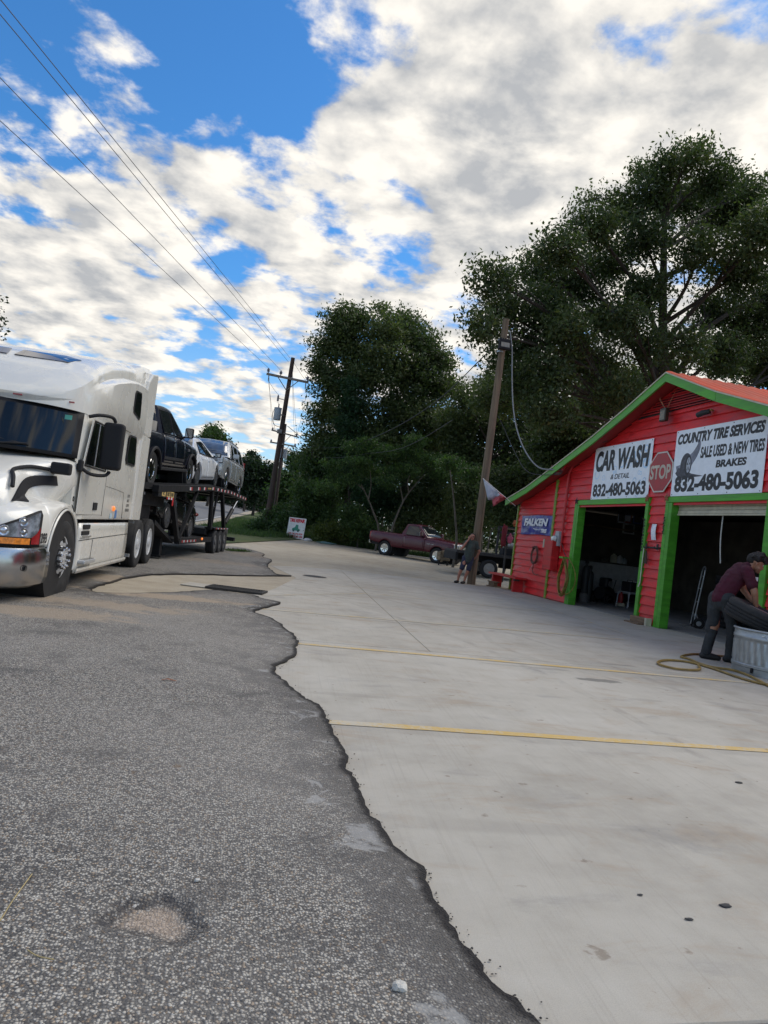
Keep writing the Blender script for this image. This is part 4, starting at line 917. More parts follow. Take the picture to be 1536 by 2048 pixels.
def wheel(parent, loc, R, w, rr, side, style='alloy', rim=None, spokes=7, name='wheel'):
    """tyre with its rim as a child; side +1 faces local +x"""
    key = (R, w, rr, style, spokes, rim.name if rim else '')
    if key not in WHEELS:
        M = Matrix.Rotation(PI/2, 4, 'Y')
        t = MB().lathe(tyre_prof(R, w, rr), 36, M, True).build(name, M_TYRE, smooth=True)
        h = w/2; rm = rim or M_SILVER; r = MB()
        r.lathe([(rr+.012,h*.80),(rr+.004,h*.88),(rr-.018,h*.86),(rr-.03,h*.55),(rr-.03,-h*.6),(rr+.01,-h*.7)], 36, M)
        if style == 'alloy':
            for i in range(spokes):
                a = 2*PI*i/spokes
                for da in (-.11, .11):
                    p = Vector((h*.62, math.cos(a)*rr*.18, math.sin(a)*rr*.18)); q = Vector((h*.74, math.cos(a+da)*(rr-.02), math.sin(a+da)*(rr-.02)))
                    r.bar(p, q, rr*.13, .035, up=(1,0,0))
            r.lathe([(rr*.30,h*.50),(rr*.28,h*.70),(rr*.12,h*.74),(0,h*.74)], 20, M)
        elif style == 'steel':      # dished commercial wheel seen from outside
            d = h*.10; r.lathe([(rr-.03,h*.5),(rr*.80,d+.03),(rr*.66,d),(rr*.42,d+.02),(rr*.40,d+.10),(rr*.30,d+.12),(0,d+.12)], 36, M)
        elif style == 'front':      # forward dished steer wheel
            r.lathe([(rr-.03,h*.55),(rr*.90,h*.80),(rr*.70,h*1.00),(rr*.60,h*1.02),(rr*.55,h*.98),(rr*.34,h*.98),(rr*.32,h*1.25),(rr*.22,h*1.38),(0,h*1.38)], 36, M)
        ro = r.build('rim', rm, t, smooth=True)
        bk = MB().lathe([(rr-.035,h*(-.05 if style == 'alloy' else -.5)),(0,h*(-.05 if style == 'alloy' else -.5))], 24, M).build('brake_well', M_UNDER, t)
        if style == 'front':
            for i in range(10):
                a = 2*PI*i/10
                o = MB().lathe([(.034,0),(.034,.004),(0,.004)], 14, Matrix.Translation((h*.995,math.cos(a)*rr*.79,math.sin(a)*rr*.79)) @ Matrix.Rotation(.33*0,4,'Y') @ M).build('hand_hole', M_UNDER, t)
                a += PI/10
                MB().lathe([(.018,0),(.019,.05),(.021,.052),(.021,.075),(.015,.092),(0,.095)], 12, Matrix.Translation((h*.98,math.cos(a)*rr*.44,math.sin(a)*rr*.44)) @ M).build('lug_nut', M_CHROME, t, smooth=True)
        if style == 'steel':
            for i in range(8):
                a = 2*PI*i/8; MB().lathe([(.026,0),(.026,.004),(0,.004)], 12, Matrix.Translation((h*.10+.012,math.cos(a)*rr*.72,math.sin(a)*rr*.72)) @ M).build('hand_hole', M_UNDER, t)
        WHEELS[key] = t; o = t
        o.parent = parent
    else: o = copy_tree(WHEELS[key], parent); o.name = name
    o.location = loc; o.rotation_euler = (0, 0, 0 if side > 0 else PI)
    return o

def car(name, label, loc, rot, P):
    t = thing(name, label, P.get('cat','car'), loc, rot=rot)
    pm, W, R = P['paint'], P['W']/2, P['R']; ya = P['axles']; sill = P['sill']; Ra = P['Ra']
    top, belt, plan = P['top'], P['belt'], P['plan']     # (y,z) (y,z) (y,halfwidth factor)
    y0, y1 = plan[0][0], plan[-1][0]
    ys = set(np.linspace(y0, y1, 44))
    for a in ya: ys |= set(a+Ra*np.cos(np.linspace(0, PI, 15)))
    ys = sorted(y for y in ys if y0 <= y <= y1)
    f = lambda y, tb: interp(y, [q[0] for q in tb], [q[1] for q in tb])
    def zlow(y):
        z = f(y, P['low']) if 'low' in P else sill
        for a in ya:
            if abs(y-a) < Ra: z = max(z, R+math.sqrt(max(0, Ra*Ra-(y-a)**2)))
        return z
    rows = []
    for y in ys:
        w = W*f(y, plan); zl, zb, zt = zlow(y), f(y, belt), f(y, top); zl = min(zl, zb-.10); s0 = f(y, P['low']) if 'low' in P else sill; hgt = zb-s0
        zq = [max(zl+.012*k, s0+q*hgt) for k, q in enumerate((0,.04,.20,.40,.62,.80,.93))]
        half = [(w+ox, z) for ox, z in zip((-.05,-.012,-.002,0,-.004,-.016,-.045), zq)]+[(w-.085, zb), (w*.70, lerp(zb, zt, .75)), (w*.35, zt+.008), (0, zt+.014)]
        rows.append([(x, y, z) for x, z in half]+[(-x, y, z) for x, z in half[-2::-1]])
    b = MB().grid(rows); n = len(rows[0]); b.add(rows[0], [tuple(range(n))]).add(rows[-1], [tuple(range(n))])
    body = b.build('body', pm, t, smooth=True, merge=True)
    body.data.set_sharp_from_angle(angle=rad(55))
    MB().box((-W+.10, y0+.15, sill+.02), (W-.10, y1-.15, min(z for _, z in belt)-.18)).build('underbody', M_UNDER, t)
    def sx(y, z):
        w = W*f(y, plan); s0, zb = (f(y, P['low']) if 'low' in P else sill), f(y, belt)
        q = max(0, min(1, (z-s0)/(zb-s0))); return w+np.interp(q, [0,.04,.2,.4,.62,.80,.93,1], [-.05,-.012,-.002,0,-.004,-.016,-.045,-.085])
    # greenhouse
    (a0,a1,c1,c0), zr, wt = P['gh'], P['roof'], P['wt']; zb0, zb1 = f(a0, top)-.02, f(c0, top)-.02
    wb = W-.07
    def roofline(y): return zr-P.get('fall',.03)*((y-(a1+c1)/2)/((c1-a1)/2))**2
    g = MB(); rows = []; N = 14
    prof = [(a0,zb0)]+[(lerp(a1,c1,i/N), roofline(lerp(a1,c1,i/N))) for i in range(N+1)]+[(c0,zb1)]
    for k, (y, z) in enumerate(prof):
        if k in (0, len(prof)-1): half = [(wb,z),(wb-.005,z+.01),(wb*.5,z+.015),(0,z+.015)]
        else: half = [(wb, f(y, belt)-.03), (wt+.015, z-.075), (wt-.03, z-.012), (0, z+.03)]
        if k in (0, len(prof)-1): half = [(wb, z-.02), (wb-.004, z+.005), (wb-.04, z+.012), (0, z+.015)]
        rows.append([(x, y, q) for x, q in half]+[(-x, y, q) for x, q in half[-2::-1]])
    g.grid(rows).build('roof', pm, t, smooth=True)
    def side(y, u):       # point on the side of the greenhouse; u 0 at belt, 1 under the roof rail
        yy = max(a1, min(c1, y)); zt = roofline(yy)-.085; zb_ = f(y, belt)+.015
        return Vector((lerp(wb-.003, wt+.013, u)+.006, y, lerp(zb_, zt, u)))
    for w in P['windows']:      # (y bottom front, y bottom rear, y top rear, y top front)
        for s in (1,-1):
            pts = [side(w[0],.03), side(w[1],.03), side(w[2],.97), side(w[3],.97)]
            if len(w) > 4: pts = [side(w[0],.03), side(w[1],.03), side(w[2],.97), side(w[3],.97), side(w[4],.55)]
            MB().add([(s*p.x, p.y, p.z) for p in pts], [tuple(range(len(pts)))]).build('window', M_GLASS, t, solid=.012)
            MB().tube([(s*(p.x+.004), p.y, p.z) for p in pts], .011, 5, closed=True).build('window_trim', P.get('wtrim', M_TRIM), t)
    for nm, (ya0,za0,ya1,za1) in (('windshield',(a0,zb0,a1,roofline(a1))),('rear_window',(c0,zb1,c1,roofline(c1)))):
        d = Vector((0, ya1-ya0, za1-za0)); nn = Vector((0, -d.z, d.y)).normalized()*(1 if nm == 'windshield' else -1)
        rows = []
        for u in (.10,.35,.65,.92):
            w0 = lerp(wb-.09, wt-.07, u); r = []
            for i in range(9):
                x = (i/4-1); c = Vector((x*w0, lerp(ya0,ya1,u), lerp(za0,za1,u)+lerp(.015,.028,u)*(1-x*x)))+nn*.014
                r.append(c)
            rows.append(r)
        MB().grid(rows).build(nm, P.get('ws', M_GLASS), t, smooth=True, solid=.008)
    # doors proud of the flank with their own shut lines and handles
    for (d0, d1) in P['doors']:
        for s in (1,-1):
            rows = []
            for i in range(9):
                y = lerp(d0+.012, d1-.012, i/8); zb = f(y, belt); r = []
                for q in (.10,.22,.40,.62,.80,.90,.985):
                    s0 = f(y, P['low']) if 'low' in P else sill; z = max(zlow(y)+.02*(1+q), s0+q*(zb-s0))
                    r.append((s*(sx(y, z)+.007), y, z))
                rows.append(r)
            dr = MB().grid(rows).build('door', pm, t, smooth=True, solid=.012)
            hy = lerp(d0, d1, .84); zb = f(hy, belt); hz = zb-.13; MB().box((min(s*(sx(hy,hz)+.01),s*(sx(hy,hz)+.04)), hy-.09, hz-.018), (max(s*(sx(hy,hz)+.01),s*(sx(hy,hz)+.04)), hy+.09, hz+.018)).build('handle', P.get('handle', pm), dr, bevel=.008)
    for s in (1,-1):
        mw, mh = P.get('mirror', (.20,.15)); my = a0+.28
        z = f(my, belt)+.06; mo = MB().cbox((s*(W+.10), my, z+.05+mh/2-.06), (mw, .11, mh)).build('mirror', P.get('mirror_m', pm), t, bevel=.04, seg=3)
        MB().bar((s*(W-.07), my+.03, z-.03), (s*(W+.03), my+.01, z+.03), .05).build('arm', M_TRIM, mo)
        MB().cbox((s*(W+.10), my+.058, z+.05+mh/2-.06), (mw-.05, .004, mh-.05)).build('mirror_glass', M_CHROME, mo)
    Wr = P.get('tw', .24)
    for a in ya:
        for s in (1,-1):
            wheel(t, (s*(W-.02-Wr/2), a, R), R, Wr, P['rr'], s, 'alloy', P.get('rim'), P.get('spokes', 6))
    # well liners
    for a in ya:
        for s in (1,-1):
            M = Matrix.Translation((s*(W-.30), a, R)) @ Matrix.Rotation(PI/2, 4, 'Y')
            MB().lathe([(Ra+.01,-.20),(Ra+.01,.20)], 24, M).build('wheel_well', M_UNDER, t)
    return t, f, sx

def bumper(t, name, m, y, hw, z0, z1, d, s, bend=.16):
    pts = [(-hw, y+s*bend), (-hw*.93, y+s*bend*.35), (-hw*.6, y), (hw*.6, y), (hw*.93, y+s*bend*.35), (hw, y+s*bend)]
    rows = [[(px, py-s*o, z) for px, py in pts] for z, o in ((z0,-.03),(z0+.02,d*.6),((z0+z1)/2,d),(z1-.02,d*.6),(z1,-.03))]
    return MB().grid(rows).build(name, m, t, smooth=True, solid=.02)

# ---------------------------------------------------------------- white sleeper tractor
TY = rad(3.8); TO = (-1.95-1.25*math.cos(TY), 9.8+1.25*math.sin(TY), 0)
M_TRK = mat('truck_white', (.74,.72,.66), .28, var=.03, vscale=1.5, coat=.7, dirt=((.45,.41,.34),.10,1.4))
tr = thing('semi_truck', 'white sleeper cab semi truck numbered 293 parked facing the camera', 'truck', TO, -TY)
LI = lambda y, tb: interp(y, [q[0] for q in tb], [q[1] for q in tb])
plan_f = [(-1.385,.40),(-1.375,.62),(-1.34,.80),(-1.26,.95),(-1.14,1.06),(-1.0,1.145),(-.85,1.19),(-.58,1.22),(.7,1.225)]
ARCH_R, ARCH_Z = .62, .50
def arch(y): return ARCH_Z+math.sqrt(max(0, ARCH_R**2-y*y))
def fender_low(y): return arch(y) if abs(y) < ARCH_R*.985 else (.665 if y < 0 else .27)
zf_t = [(-1.385,.98),(-1.2,1.06),(-.9,1.13),(-.5,1.20),(-.1,1.225),(.3,1.21),(.55,1.15),(.66,1.06)]
zh_t = [(-1.385,1.10),(-1.34,1.22),(-1.2,1.36),(-.9,1.50),(-.5,1.63),(-.1,1.735),(.3,1.80),(.5,1.81)]
for s in (1,-1):
    ys = sorted(set(list(np.linspace(-1.385,.66,34))+list(ARCH_R*.984*np.cos(np.linspace(0,PI,19)))+[-.612,.612]))
    rows = []
    for y in ys:
        w, zl, zt = LI(y,plan_f), fender_low(y), LI(y,zf_t); zl = min(zl, zt-.02); h = zt-zl
        rows.append([(s*x, y, z) for x, z in ((w-.04,zl),(w,zl+min(.03,.2*h)),(w+.006,zl+.45*h),(w-.02,zl+.72*h),(w-.075,zl+.92*h),(w-.16,zt),(w-.30,zt+.05),(w-.40,zt+.13))])
    MB().grid(rows).build('fender', M_TRK, tr, smooth=True)
    lip = [(s*(1.232), ARCH_R*1.0*math.cos(a), ARCH_Z+ARCH_R*math.sin(a)) for a in np.linspace(-.30, PI+.02, 28)]
    lip = [(x, y, z) for x, y, z in lip if z > .27]
    MB().tube(lip, .015, 6).build('arch_lip', M_TRK, tr, smooth=True)
    M = Matrix.Translation((s*.95,0,ARCH_Z)) @ Matrix.Rotation(PI/2,4,'Y')
    MB().lathe([(ARCH_R+.015,-.27),(ARCH_R+.015,.27)], 32, M).build('wheel_well', M_UNDER, tr)
def HX(y, i): return lerp((.88,.845,.78,.66)[i], (1.195,1.19,1.165,1.06)[i], smooth01((y+.55)/.75))
rows = []
for y in np.linspace(-1.385,.42,26):
    zt, w = LI(y,zh_t), LI(y,plan_f); k = w/1.22; zs = LI(y,zf_t); wn = 1.0
    q = smooth01((y+1.385)/.5)
    half = [((w-.22), zs-.06), (lerp(w-.27,HX(y,0),q), lerp(zs+.10,zt-.34,q)), (lerp((w-.33)*.97,HX(y,1),q), lerp(zs+.14,zt-.16,q)), (lerp((w-.4)*.92,HX(y,2),q), zt-.055), (lerp((w-.4)*.72,HX(y,3),q), zt-.012), (.4*k, zt+.01), (0, zt+.03)]
    rows.append([(x, y, z) for x, z in half]+[(-x, y, z) for x, z in half[-2::-1]])
hood = MB().grid(rows).add(rows[0], [tuple(range(len(rows[0])))]).build('hood', M_TRK, tr, smooth=True)
hood.data.set_sharp_from_angle(angle=rad(60))
# black intake vents and fender mirrors on the hood flanks
def hood_flank(y, z, s, off=.012):
    zt = LI(y,zh_t); zs = LI(y,zf_t); w = LI(y,plan_f); q = smooth01((y+1.385)/.5)
    zz = [zs+.02, lerp(zs+.10,zt-.34,q), lerp(zs+.14,zt-.16,q), zt-.055, zt-.012]; xx = [w-.22, lerp(w-.27,HX(y,0),q), lerp((w-.33)*.97,HX(y,1),q), lerp((w-.4)*.92,HX(y,2),q), lerp((w-.4)*.72,HX(y,3),q)]
    return Vector((s*(np.interp(z, zz, xx)+off), y, z))
for s in (1,-1):
    a = [tuple(p)[:2] for p in catmull([(y,z,0) for y,z in ((-.98,1.17),(-.86,1.26),(-.74,1.35),(-.60,1.43),(-.38,1.50),(-.12,1.53))], 4)]; b_ = [tuple(p)[:2] for p in catmull([(y,z,0) for y,z in ((-.76,1.17),(-.68,1.22),(-.59,1.28),(-.48,1.34),(-.30,1.39),(-.10,1.41))], 4)]
    rows = [[hood_flank(lerp(p[0],q[0],t), lerp(p[1],q[1],t), s, .016) for t in (0,.33,.66,1)] for p, q in zip(a, b_)]
    v = MB().grid(rows).build('hood_vent', M_TRIM, hood, solid=.02)
    top = [(-.98,1.33),(-.88,1.45),(-.70,1.55),(-.42,1.60),(-.22,1.60)]
    arm = [hood_flank(y, min(z, LI(y,zh_t)-.03), s, .05) for y, z in top]
    hm = MB().tube(catmull(arm, 4), [.024]*(4*4+1), 8).build('fender_mirror_arm', M_TRIM, tr, smooth=True)
    e = arm[-1]; MB().cbox((e.x+s*.13, e.y+.04, e.z+.03), (.24,.13,.15)).build('fender_mirror', M_TRIM, tr, bevel=.03, seg=3)
# grille and chrome bumper
MB().box((-.56,-1.41,.70),(.56,-1.38,1.16)).build('grille_backing', M_TRIM, tr)
for i in range(8): MB().box((-.55,-1.425,.74+.05*i),(.55,-1.408,.752+.05*i)).build('grille_bar', M_CHROME, tr)
MB().tube([(-.57,-1.42,.70),(-.57,-1.42,1.17),(.57,-1.42,1.17),(.57,-1.42,.70)], .022, 8, closed=True).build('grille_frame', M_CHROME, tr)
bp = [(0,-1.44),(.55,-1.44),(.78,-1.405),(.93,-1.33),(1.06,-1.21),(1.15,-1.06),(1.205,-.88),(1.228,-.70),(1.23,-.55)]
bp = [(-x,y) for x,y in bp[:0:-1]]+bp
rows = []
for z, o in ((.20,-.05),(.235,-.008),(.30,.010),(.45,.016),(.60,.010),(.645,-.006),(.665,-.05)):
    r = []
    for i, (x, y) in enumerate(bp):
        a, c = bp[max(i-1,0)], bp[min(i+1,len(bp)-1)]; n = Vector((c[1]-a[1], -(c[0]-a[0]))).normalized(); r.append((x+n.x*o, y+n.y*o, z))
    rows.append(r)
bu = MB().grid(rows).build('bumper', mat('dull_chrome', (.50,.50,.50), .20, 1.0, var=.06), tr, smooth=True, solid=.012)
MB().lathe([(.028,0),(.028,.006),(0,.006)], 16, Matrix.Translation((1.148,-1.10,.43)) @ Matrix.Rotation(rad(68),4,'Z') @ Matrix.Rotation(PI/2,4,'Y') @ Matrix.Rotation(PI,4,'X')).build('tow_hole', M_UNDER, bu)
MB().lathe([(.036,0),(.036,.004),(.029,.006),(.029,0)], 16, Matrix.Translation((1.16,-1.105,.43)) @ Matrix.Rotation(rad(-22),4,'Z') @ Matrix.Rotation(PI/2,4,'Y'), True).build('tow_ring', M_TRIM, bu)
fg = MB().prism([(.50,-1.462,.40),(.74,-1.43,.46),(.78,-1.42,.53),(.52,-1.462,.545)], (0,.02,0)).build('fog_recess', M_UNDER, bu)
MB().lathe([(.045,0),(.042,.012),(.02,.02),(0,.02)], 16, Matrix.Translation((.62,-1.452,.485)) @ Matrix.Rotation(PI/2,4,'X')).build('fog_lamp', M_LENS, bu, smooth=True)
# headlamps wrap the front corners
def corner(t):     # along the front corner, t 0..1 inner to outer
    c = [(.60,-1.392),(.78,-1.365),(.92,-1.30),(1.03,-1.205),(1.11,-1.095),(1.175,-.965),(1.20,-.88)]
    x = np.interp(t*(len(c)-1), range(len(c)), [q[0] for q in c]); y = np.interp(t*(len(c)-1), range(len(c)), [q[1] for q in c]); return float(x), float(y)
M_LAMPIN = mat('lamp_reflector', (.50,.52,.55), .15, .8, var=.5, vscale=11)
M_LENSC = mat('lamp_lens_clear', (.27,.30,.34), .06, .2, var=.6, vscale=9, coat=1)
for s in (1,-1):
    def hl(t0, t1, zlo, zhi, off, n=12, m=5):
        rows = []
        for i in range(n+1):
            t = lerp(t0,t1,i/n); x, y = corner(t); d = Vector((x*.6, y*.55)).normalized()
            zl, zh = zlo(t), zhi(t); rows.append([(s*(x+d.x*off), y+d.y*off-.0, lerp(zl,zh,k/m)) for k in range(m+1)])
        return rows
    zlo = lambda t: .675+.015*t; zhi = lambda t: lerp(.70,1.075,min(1,max(0,t)/.86)**.75)-max(0,t-.93)*.8
    fr = MB().grid(hl(.0,1.0,lambda t: .665,lambda t: zhi(t)+.02,.012)).build('headlamp', M_TRIM, tr, smooth=True, solid=.015)
    MB().grid(hl(.03,.90,lambda t: .775,lambda t: zhi(t)-.005,.028)).build('lens', M_LENSC, fr, smooth=True)
    MB().grid(hl(.03,.74,lambda t: .695,lambda t: min(.765,zhi(t)-.01),.030)).build('amber_strip', mat('amber_lit',(.55,.17,.02),.25,var=.5,vscale=16,coat=1,emit=((1.0,.36,.05),.08)), fr)
    MB().grid(hl(.76,.955,lambda t: .70,lambda t: lerp(.775,.90,(t-.76)/.2),.031)).build('red_corner', M_REDL, fr)
    for t, z, r in ((.36,.84,.062),(.60,.95,.055),(.62,.83,.05)):
        x, y = corner(t); d = Vector((x*.6, y*.55, 0)).normalized(); an = math.atan2(d.x, -d.y)
        MB().lathe([(r,0),(r*.9,.010),(r*.6,.004),(r*.3,.014),(0,.018)], 18, Matrix.Translation((s*(x+d.x*.030), y+d.y*.030, z)) @ Matrix.Rotation(s*an,4,'Z') @ Matrix.Rotation(PI/2,4,'X')).build('reflector', M_LAMPIN, fr, smooth=True)
text('293', M_INK, tr, frame_mat((1.216,-.755,.705),(.1,1,0),(0,0,1)) , width=.175, height=.125, bold=.03)
# cab and sleeper
zr_t = [(-.06,2.50),(.1,2.66),(.3,2.82),(.6,3.03),(1.0,3.25),(1.5,3.40),(2.1,3.52),(2.8,3.66),(3.4,3.77),(4.0,3.87),(4.72,3.965)]
w_t = [(-.06,.20),(-.03,.42),(.03,.62),(.12,.80),(.24,.95),(.38,1.06),(.52,1.125),(.68,1.175),(.9,1.21),(1.2,1.225),(4.72,1.225)]
ledge_lo = [(-.06,2.46),(.3,2.60),(.6,2.76),(1.0,2.92),(1.8,3.14),(2.6,3.31),(3.3,3.42),(3.8,3.46),(4.15,3.46),(4.72,3.46)]
ledge_up = [(-.06,2.475),(.3,2.68),(.6,2.88),(1.0,3.08),(1.8,3.36),(2.6,3.52),(3.2,3.62),(3.7,3.68),(4.1,3.76),(4.72,3.84)]
rows = []
for y in sorted(set(list(np.linspace(-.06,.9,18))+list(np.linspace(1.0,4.72,26)))):
    w, zr = LI(y,w_t), LI(y,zr_t); l0, l1 = min(LI(y,ledge_lo),zr-.03), min(LI(y,ledge_up),zr-.02); q = smooth01((y-.4)/1.2); q2 = q*(1-smooth01((y-3.3)/.8))
    step = .075*q2; qr = smooth01((y-3.6)/.5)
    zb = 1.0 if y > .35 else 1.75
    half = [(w-.02,zb),(w,zb+.04),(w+.004,1.62),(w-.012*q,2.36),(w-.012*q,2.50),(w+.022*q,2.54),(w+.024*q,lerp(2.56,l0,.5)),(w+.018*q,l0-.03),(w-.02*q,l0),(w-step-.03*q,l0+.03),(w-step-.035*q,lerp(l0,l1,.55)),(w-step-.06*q,l1-.02),(lerp(w-step-.11*q,w-.05,qr),l1+.02*(1-qr)),(lerp(w*.80-.02*q,w*.90,qr),lerp(l1,zr,lerp(.68,.80,qr))),(w*.55,lerp(l1,zr,.90)),(w*.28,zr-.008),(0,zr)]
    if y < .66: half = [(x, max(z, 2.445)) for x, z in half]
    rows.append([(x, y, z) for x, z in half]+[(-x, y, z) for x, z in half[-2::-1]])
cab = MB().grid(rows).add(rows[-1], [tuple(range(len(rows[0])))]).add(rows[0], [tuple(range(len(rows[0])))]).build('cab', M_TRK, tr, smooth=True)
cab.data.set_sharp_from_angle(angle=rad(48))
MB().box((-1.1,.5,.55),(1.1,4.7,1.02)).build('chassis_cover', M_UNDER, tr)
# windscreen: wraps across the front between the hood and the sun visor
def screen(x, t, off=0.0):
    yb, yt = -.33+.66*(abs(x)/1.17)**2.2, -.07+.56*(abs(x)/1.13)**2.2
    return Vector((x*lerp(1.0,.972,t), lerp(yb,yt,t)-off, lerp(1.795+.01*abs(x),2.445,t)))
def scr(x0, x1, t0, t1, off, n=24, m=6): return [[screen(lerp(x0,x1,i/n), lerp(t0,t1,k/m), off) for i in range(n+1)] for k in range(m+1)]
wsf = MB().grid(scr(-1.17,1.17,0,1,.0)).build('windshield', M_TRIM, tr, smooth=True, solid=.01)
M_WS = mat('windscreen_glass', (.010,.014,.018), .05, var=.1, spec=.42)
MB().grid(scr(-1.115,1.115,.07,.93,.012)).build('glass', M_WS, wsf, smooth=True)
MB().cbox((1.02,.245,2.33),(.09,.006,.06), None).build('toll_tag', mat('tag_green',(.10,.42,.32),.4), wsf)
for x0 in (.18,-.75):
    p = [screen(x0+.0, .03, .03), screen(x0+.32, .11, .04), screen(x0+.50, .14, .04)]
    wp = MB().tube(p, .013, 6).build('wiper', M_TRIM, tr); MB().tube([screen(x0-.55,.24,.03), screen(x0+.05,.20,.03), screen(x0+.52,.12,.03)], .010, 5).build('blade', M_TRIM, wp)
for s in (1,-1):
    MB().grid([[screen(s*1.15,0,-.02)+Vector((0,.0,-.03)), screen(s*1.165,.5,-.01), screen(s*1.16,1,-.01)+Vector((0,0,.02))], [Vector((s*1.20,.62,1.72)), Vector((s*1.19,.66,2.1)), Vector((s*1.165,.70,2.48))]]).build('pillar', M_TRK, tr, smooth=True)
    MB().prism([(s*1.175,.30,1.0),(s*1.175,.30,1.72),(s*1.19,.44,1.80),(s*1.222,.75,1.80),(s*1.224,.75,1.0)], (-s*.15,0,0)).build('cowl', M_TRK, tr)
# roof windows
for s in (1,-1):
    q = []
    for (x, y) in ((.05,.80),(.08,1.04),(.60,1.20),(.84,1.12),(.74,.86)):
        zr = LI(y,zr_t); w = LI(y,w_t); l1 = LI(y,ledge_up); step = .075*smooth01((y-.4)/1.2)
        xs_ = [0,w*.28,w*.55,w*.80,w-.11-step]; zs_ = [zr,zr-.008,lerp(l1,zr,.90),lerp(l1,zr,.68),l1+.02]
        q.append((s*x, y, float(np.interp(x, xs_, zs_))+.012))
    c = Vector((sum(p[0] for p in q)/5, sum(p[1] for p in q)/5, sum(p[2] for p in q)/5+.012))
    MB().add(q+[c], [(i,(i+1)%5,5) for i in range(5)]).build('roof_window', mat('roof_glass',(.012,.018,.05),.08,coat=1), tr, solid=.012)
for x in (-1.0,-.45,-.18,0,.18,.45,1.0)[2:]:
    y = LI(x, [(0,-.065),(.3,-.04),(.6,.03),(1.0,.31)]); MB().cbox((x, y-.012, 2.50+.04*x*x), (.11,.02,.022), None).build('marker_lamp', M_REDL, tr, bevel=.004)
# side openings
def sidepoly(pts, s, x): return [(s*x, y, z) for y, z in pts]
M_BLKG = mat('dark_cab_glass', (.008,.009,.010), .05, spec=.5)
for s in (1,-1):
    dr = MB().prism(sidepoly([(.40,1.07),(.40,1.72),(.66,2.42),(1.78,2.44),(1.80,1.07)], s, 1.226), (s*.010,0,0)).build('door', M_TRK, tr, bevel=.004, seg=1)
    if s > 0: dr['label'] = 'driver door with dark window behind the big mirror'
    dg = MB().prism(sidepoly([(.50,1.76),(.74,2.36),(1.66,2.38),(1.66,1.76)], s, 1.237), (s*.006,0,0)).build('window', M_BLKG, dr)
    MB().tube(sidepoly([(.48,1.74),(.73,2.38),(1.68,2.40),(1.68,1.74)], s, 1.240), .014, 6, closed=True).build('window_frame', M_TRIM, dr)
    MB().tube(sidepoly([(.98,1.76),(1.02,2.37)], s, 1.244), .008, 5).build('window_bar', M_SILVER, dr)
    MB().box((min(s*1.236,s*1.252),1.22,1.14),(max(s*1.236,s*1.252),1.44,1.25)).build('handle', M_TRIM, dr, bevel=.006)
    for pts, nm in (([(3.12,1.97),(3.05,2.05),(3.09,2.42),(3.16,2.48),(3.66,2.50),(3.72,2.44),(3.84,2.02),(3.80,1.97)],'sleeper_window'),([(3.06,2.86),(3.02,2.95),(3.04,3.20),(3.10,3.25),(3.52,3.28),(3.58,3.22),(3.66,2.86),(3.60,2.80)],'bunk_window')):
        xx = 1.232 if nm == 'sleeper_window' else 1.252
        w = MB().prism(sidepoly(pts, s, xx), (s*.010,0,0)).build(nm, M_TRIM, tr)
        cy, cz = sum(p[0] for p in pts)/8, sum(p[1] for p in pts)/8
        MB().prism(sidepoly([(cy+(y-cy)*.84, cz+(z-cz)*.88) for y, z in pts], s, xx+.010), (s*.004,0,0)).build('glass', M_BLKG, w)
    ex = MB().prism([(s*1.20,4.12,1.0),(s*1.25,4.18,1.0),(s*1.285,4.76,1.0),(s*1.24,4.78,1.0)], (0,0,1.60)).build('side_extender', M_TRK, tr, bevel=.006, seg=1)
    MB().add([(s*x, y, z) for (y, z) in ((4.10,2.62),(4.06,3.30),(4.20,3.62),(4.42,3.80),(4.80,3.87),(4.80,2.62)) for x in (.98, 1.235+.05*(y-4.1)/.7)], [(0,2,4,6,8,10),(11,9,7,5,3,1)]+[(2*i,(2*i+1),(2*((i+1)%6)+1),2*((i+1)%6)) for i in range(6)]).build('side_extender', M_TRK, tr, bevel=.03, seg=2)
    MB().box((min(s*1.24,s*1.292),4.781,1.0),(max(s*1.24,s*1.292),4.80,2.58)).build('rubber_edge', M_TRIM, tr)
    # panel seams, hatch and script
    for pts in ([(1.85,1.05),(1.86,1.60),(1.86,2.45)],[(1.90,1.52),(2.60,1.50),(3.25,1.47)],[(3.25,1.47),(3.36,1.02)],[(2.2,2.50),(3.2,2.52),(4.1,2.60)]):
        MB().tube([(s*(1.2275 if z < 2.6 and y < 3.9 else 1.228), y, z) for y, z in pts], .0045, 4).build('panel_seam', M_TRIM, tr)
    MB().ball((s*1.232,2.62,1.18), (.03,.05,.045), 10, 6).build('side_marker', mat('marker_lit',(.75,.20,.03),.2,emit=((1,.25,.04),.5)), tr, smooth=True)
    MB().box((min(s*1.226,s*1.231),2.78,1.02),(max(s*1.226,s*1.231),2.90,1.16)).build('decal', mat('decal_blue',(.10,.22,.48),.4), tr)
    MB().box((min(s*1.226,s*1.231),2.42,1.02),(max(s*1.226,s*1.231),2.56,1.10)).build('decal', mat('decal_pale',(.45,.58,.66),.4), tr)
    MB().lathe([(.035,0),(.035,.006),(.022,.008),(.022,0)], 16, Matrix.Translation((s*1.228,.20,1.27)) @ Matrix.Rotation(s*PI/2,4,'Y'), True).build('emblem', M_TRIM, tr)
    MB().tube([(s*1.23,.17,1.19),(s*1.23,.32,1.10)], .006, 4).build('emblem_pin', M_TRIM, tr)
M_GREYINK = mat('grey_print', (.16,.16,.15), .5)
for k, (tx, wd_) in enumerate((('DOT',.22),('MC',.16),('GVW',.24),('80000',.30))):
    text(tx, M_GREYINK, tr, frame_mat((1.2305,3.72,1.40-.085*k),(0,1,0),(0,0,1)), width=wd_, height=.055, bold=.01)
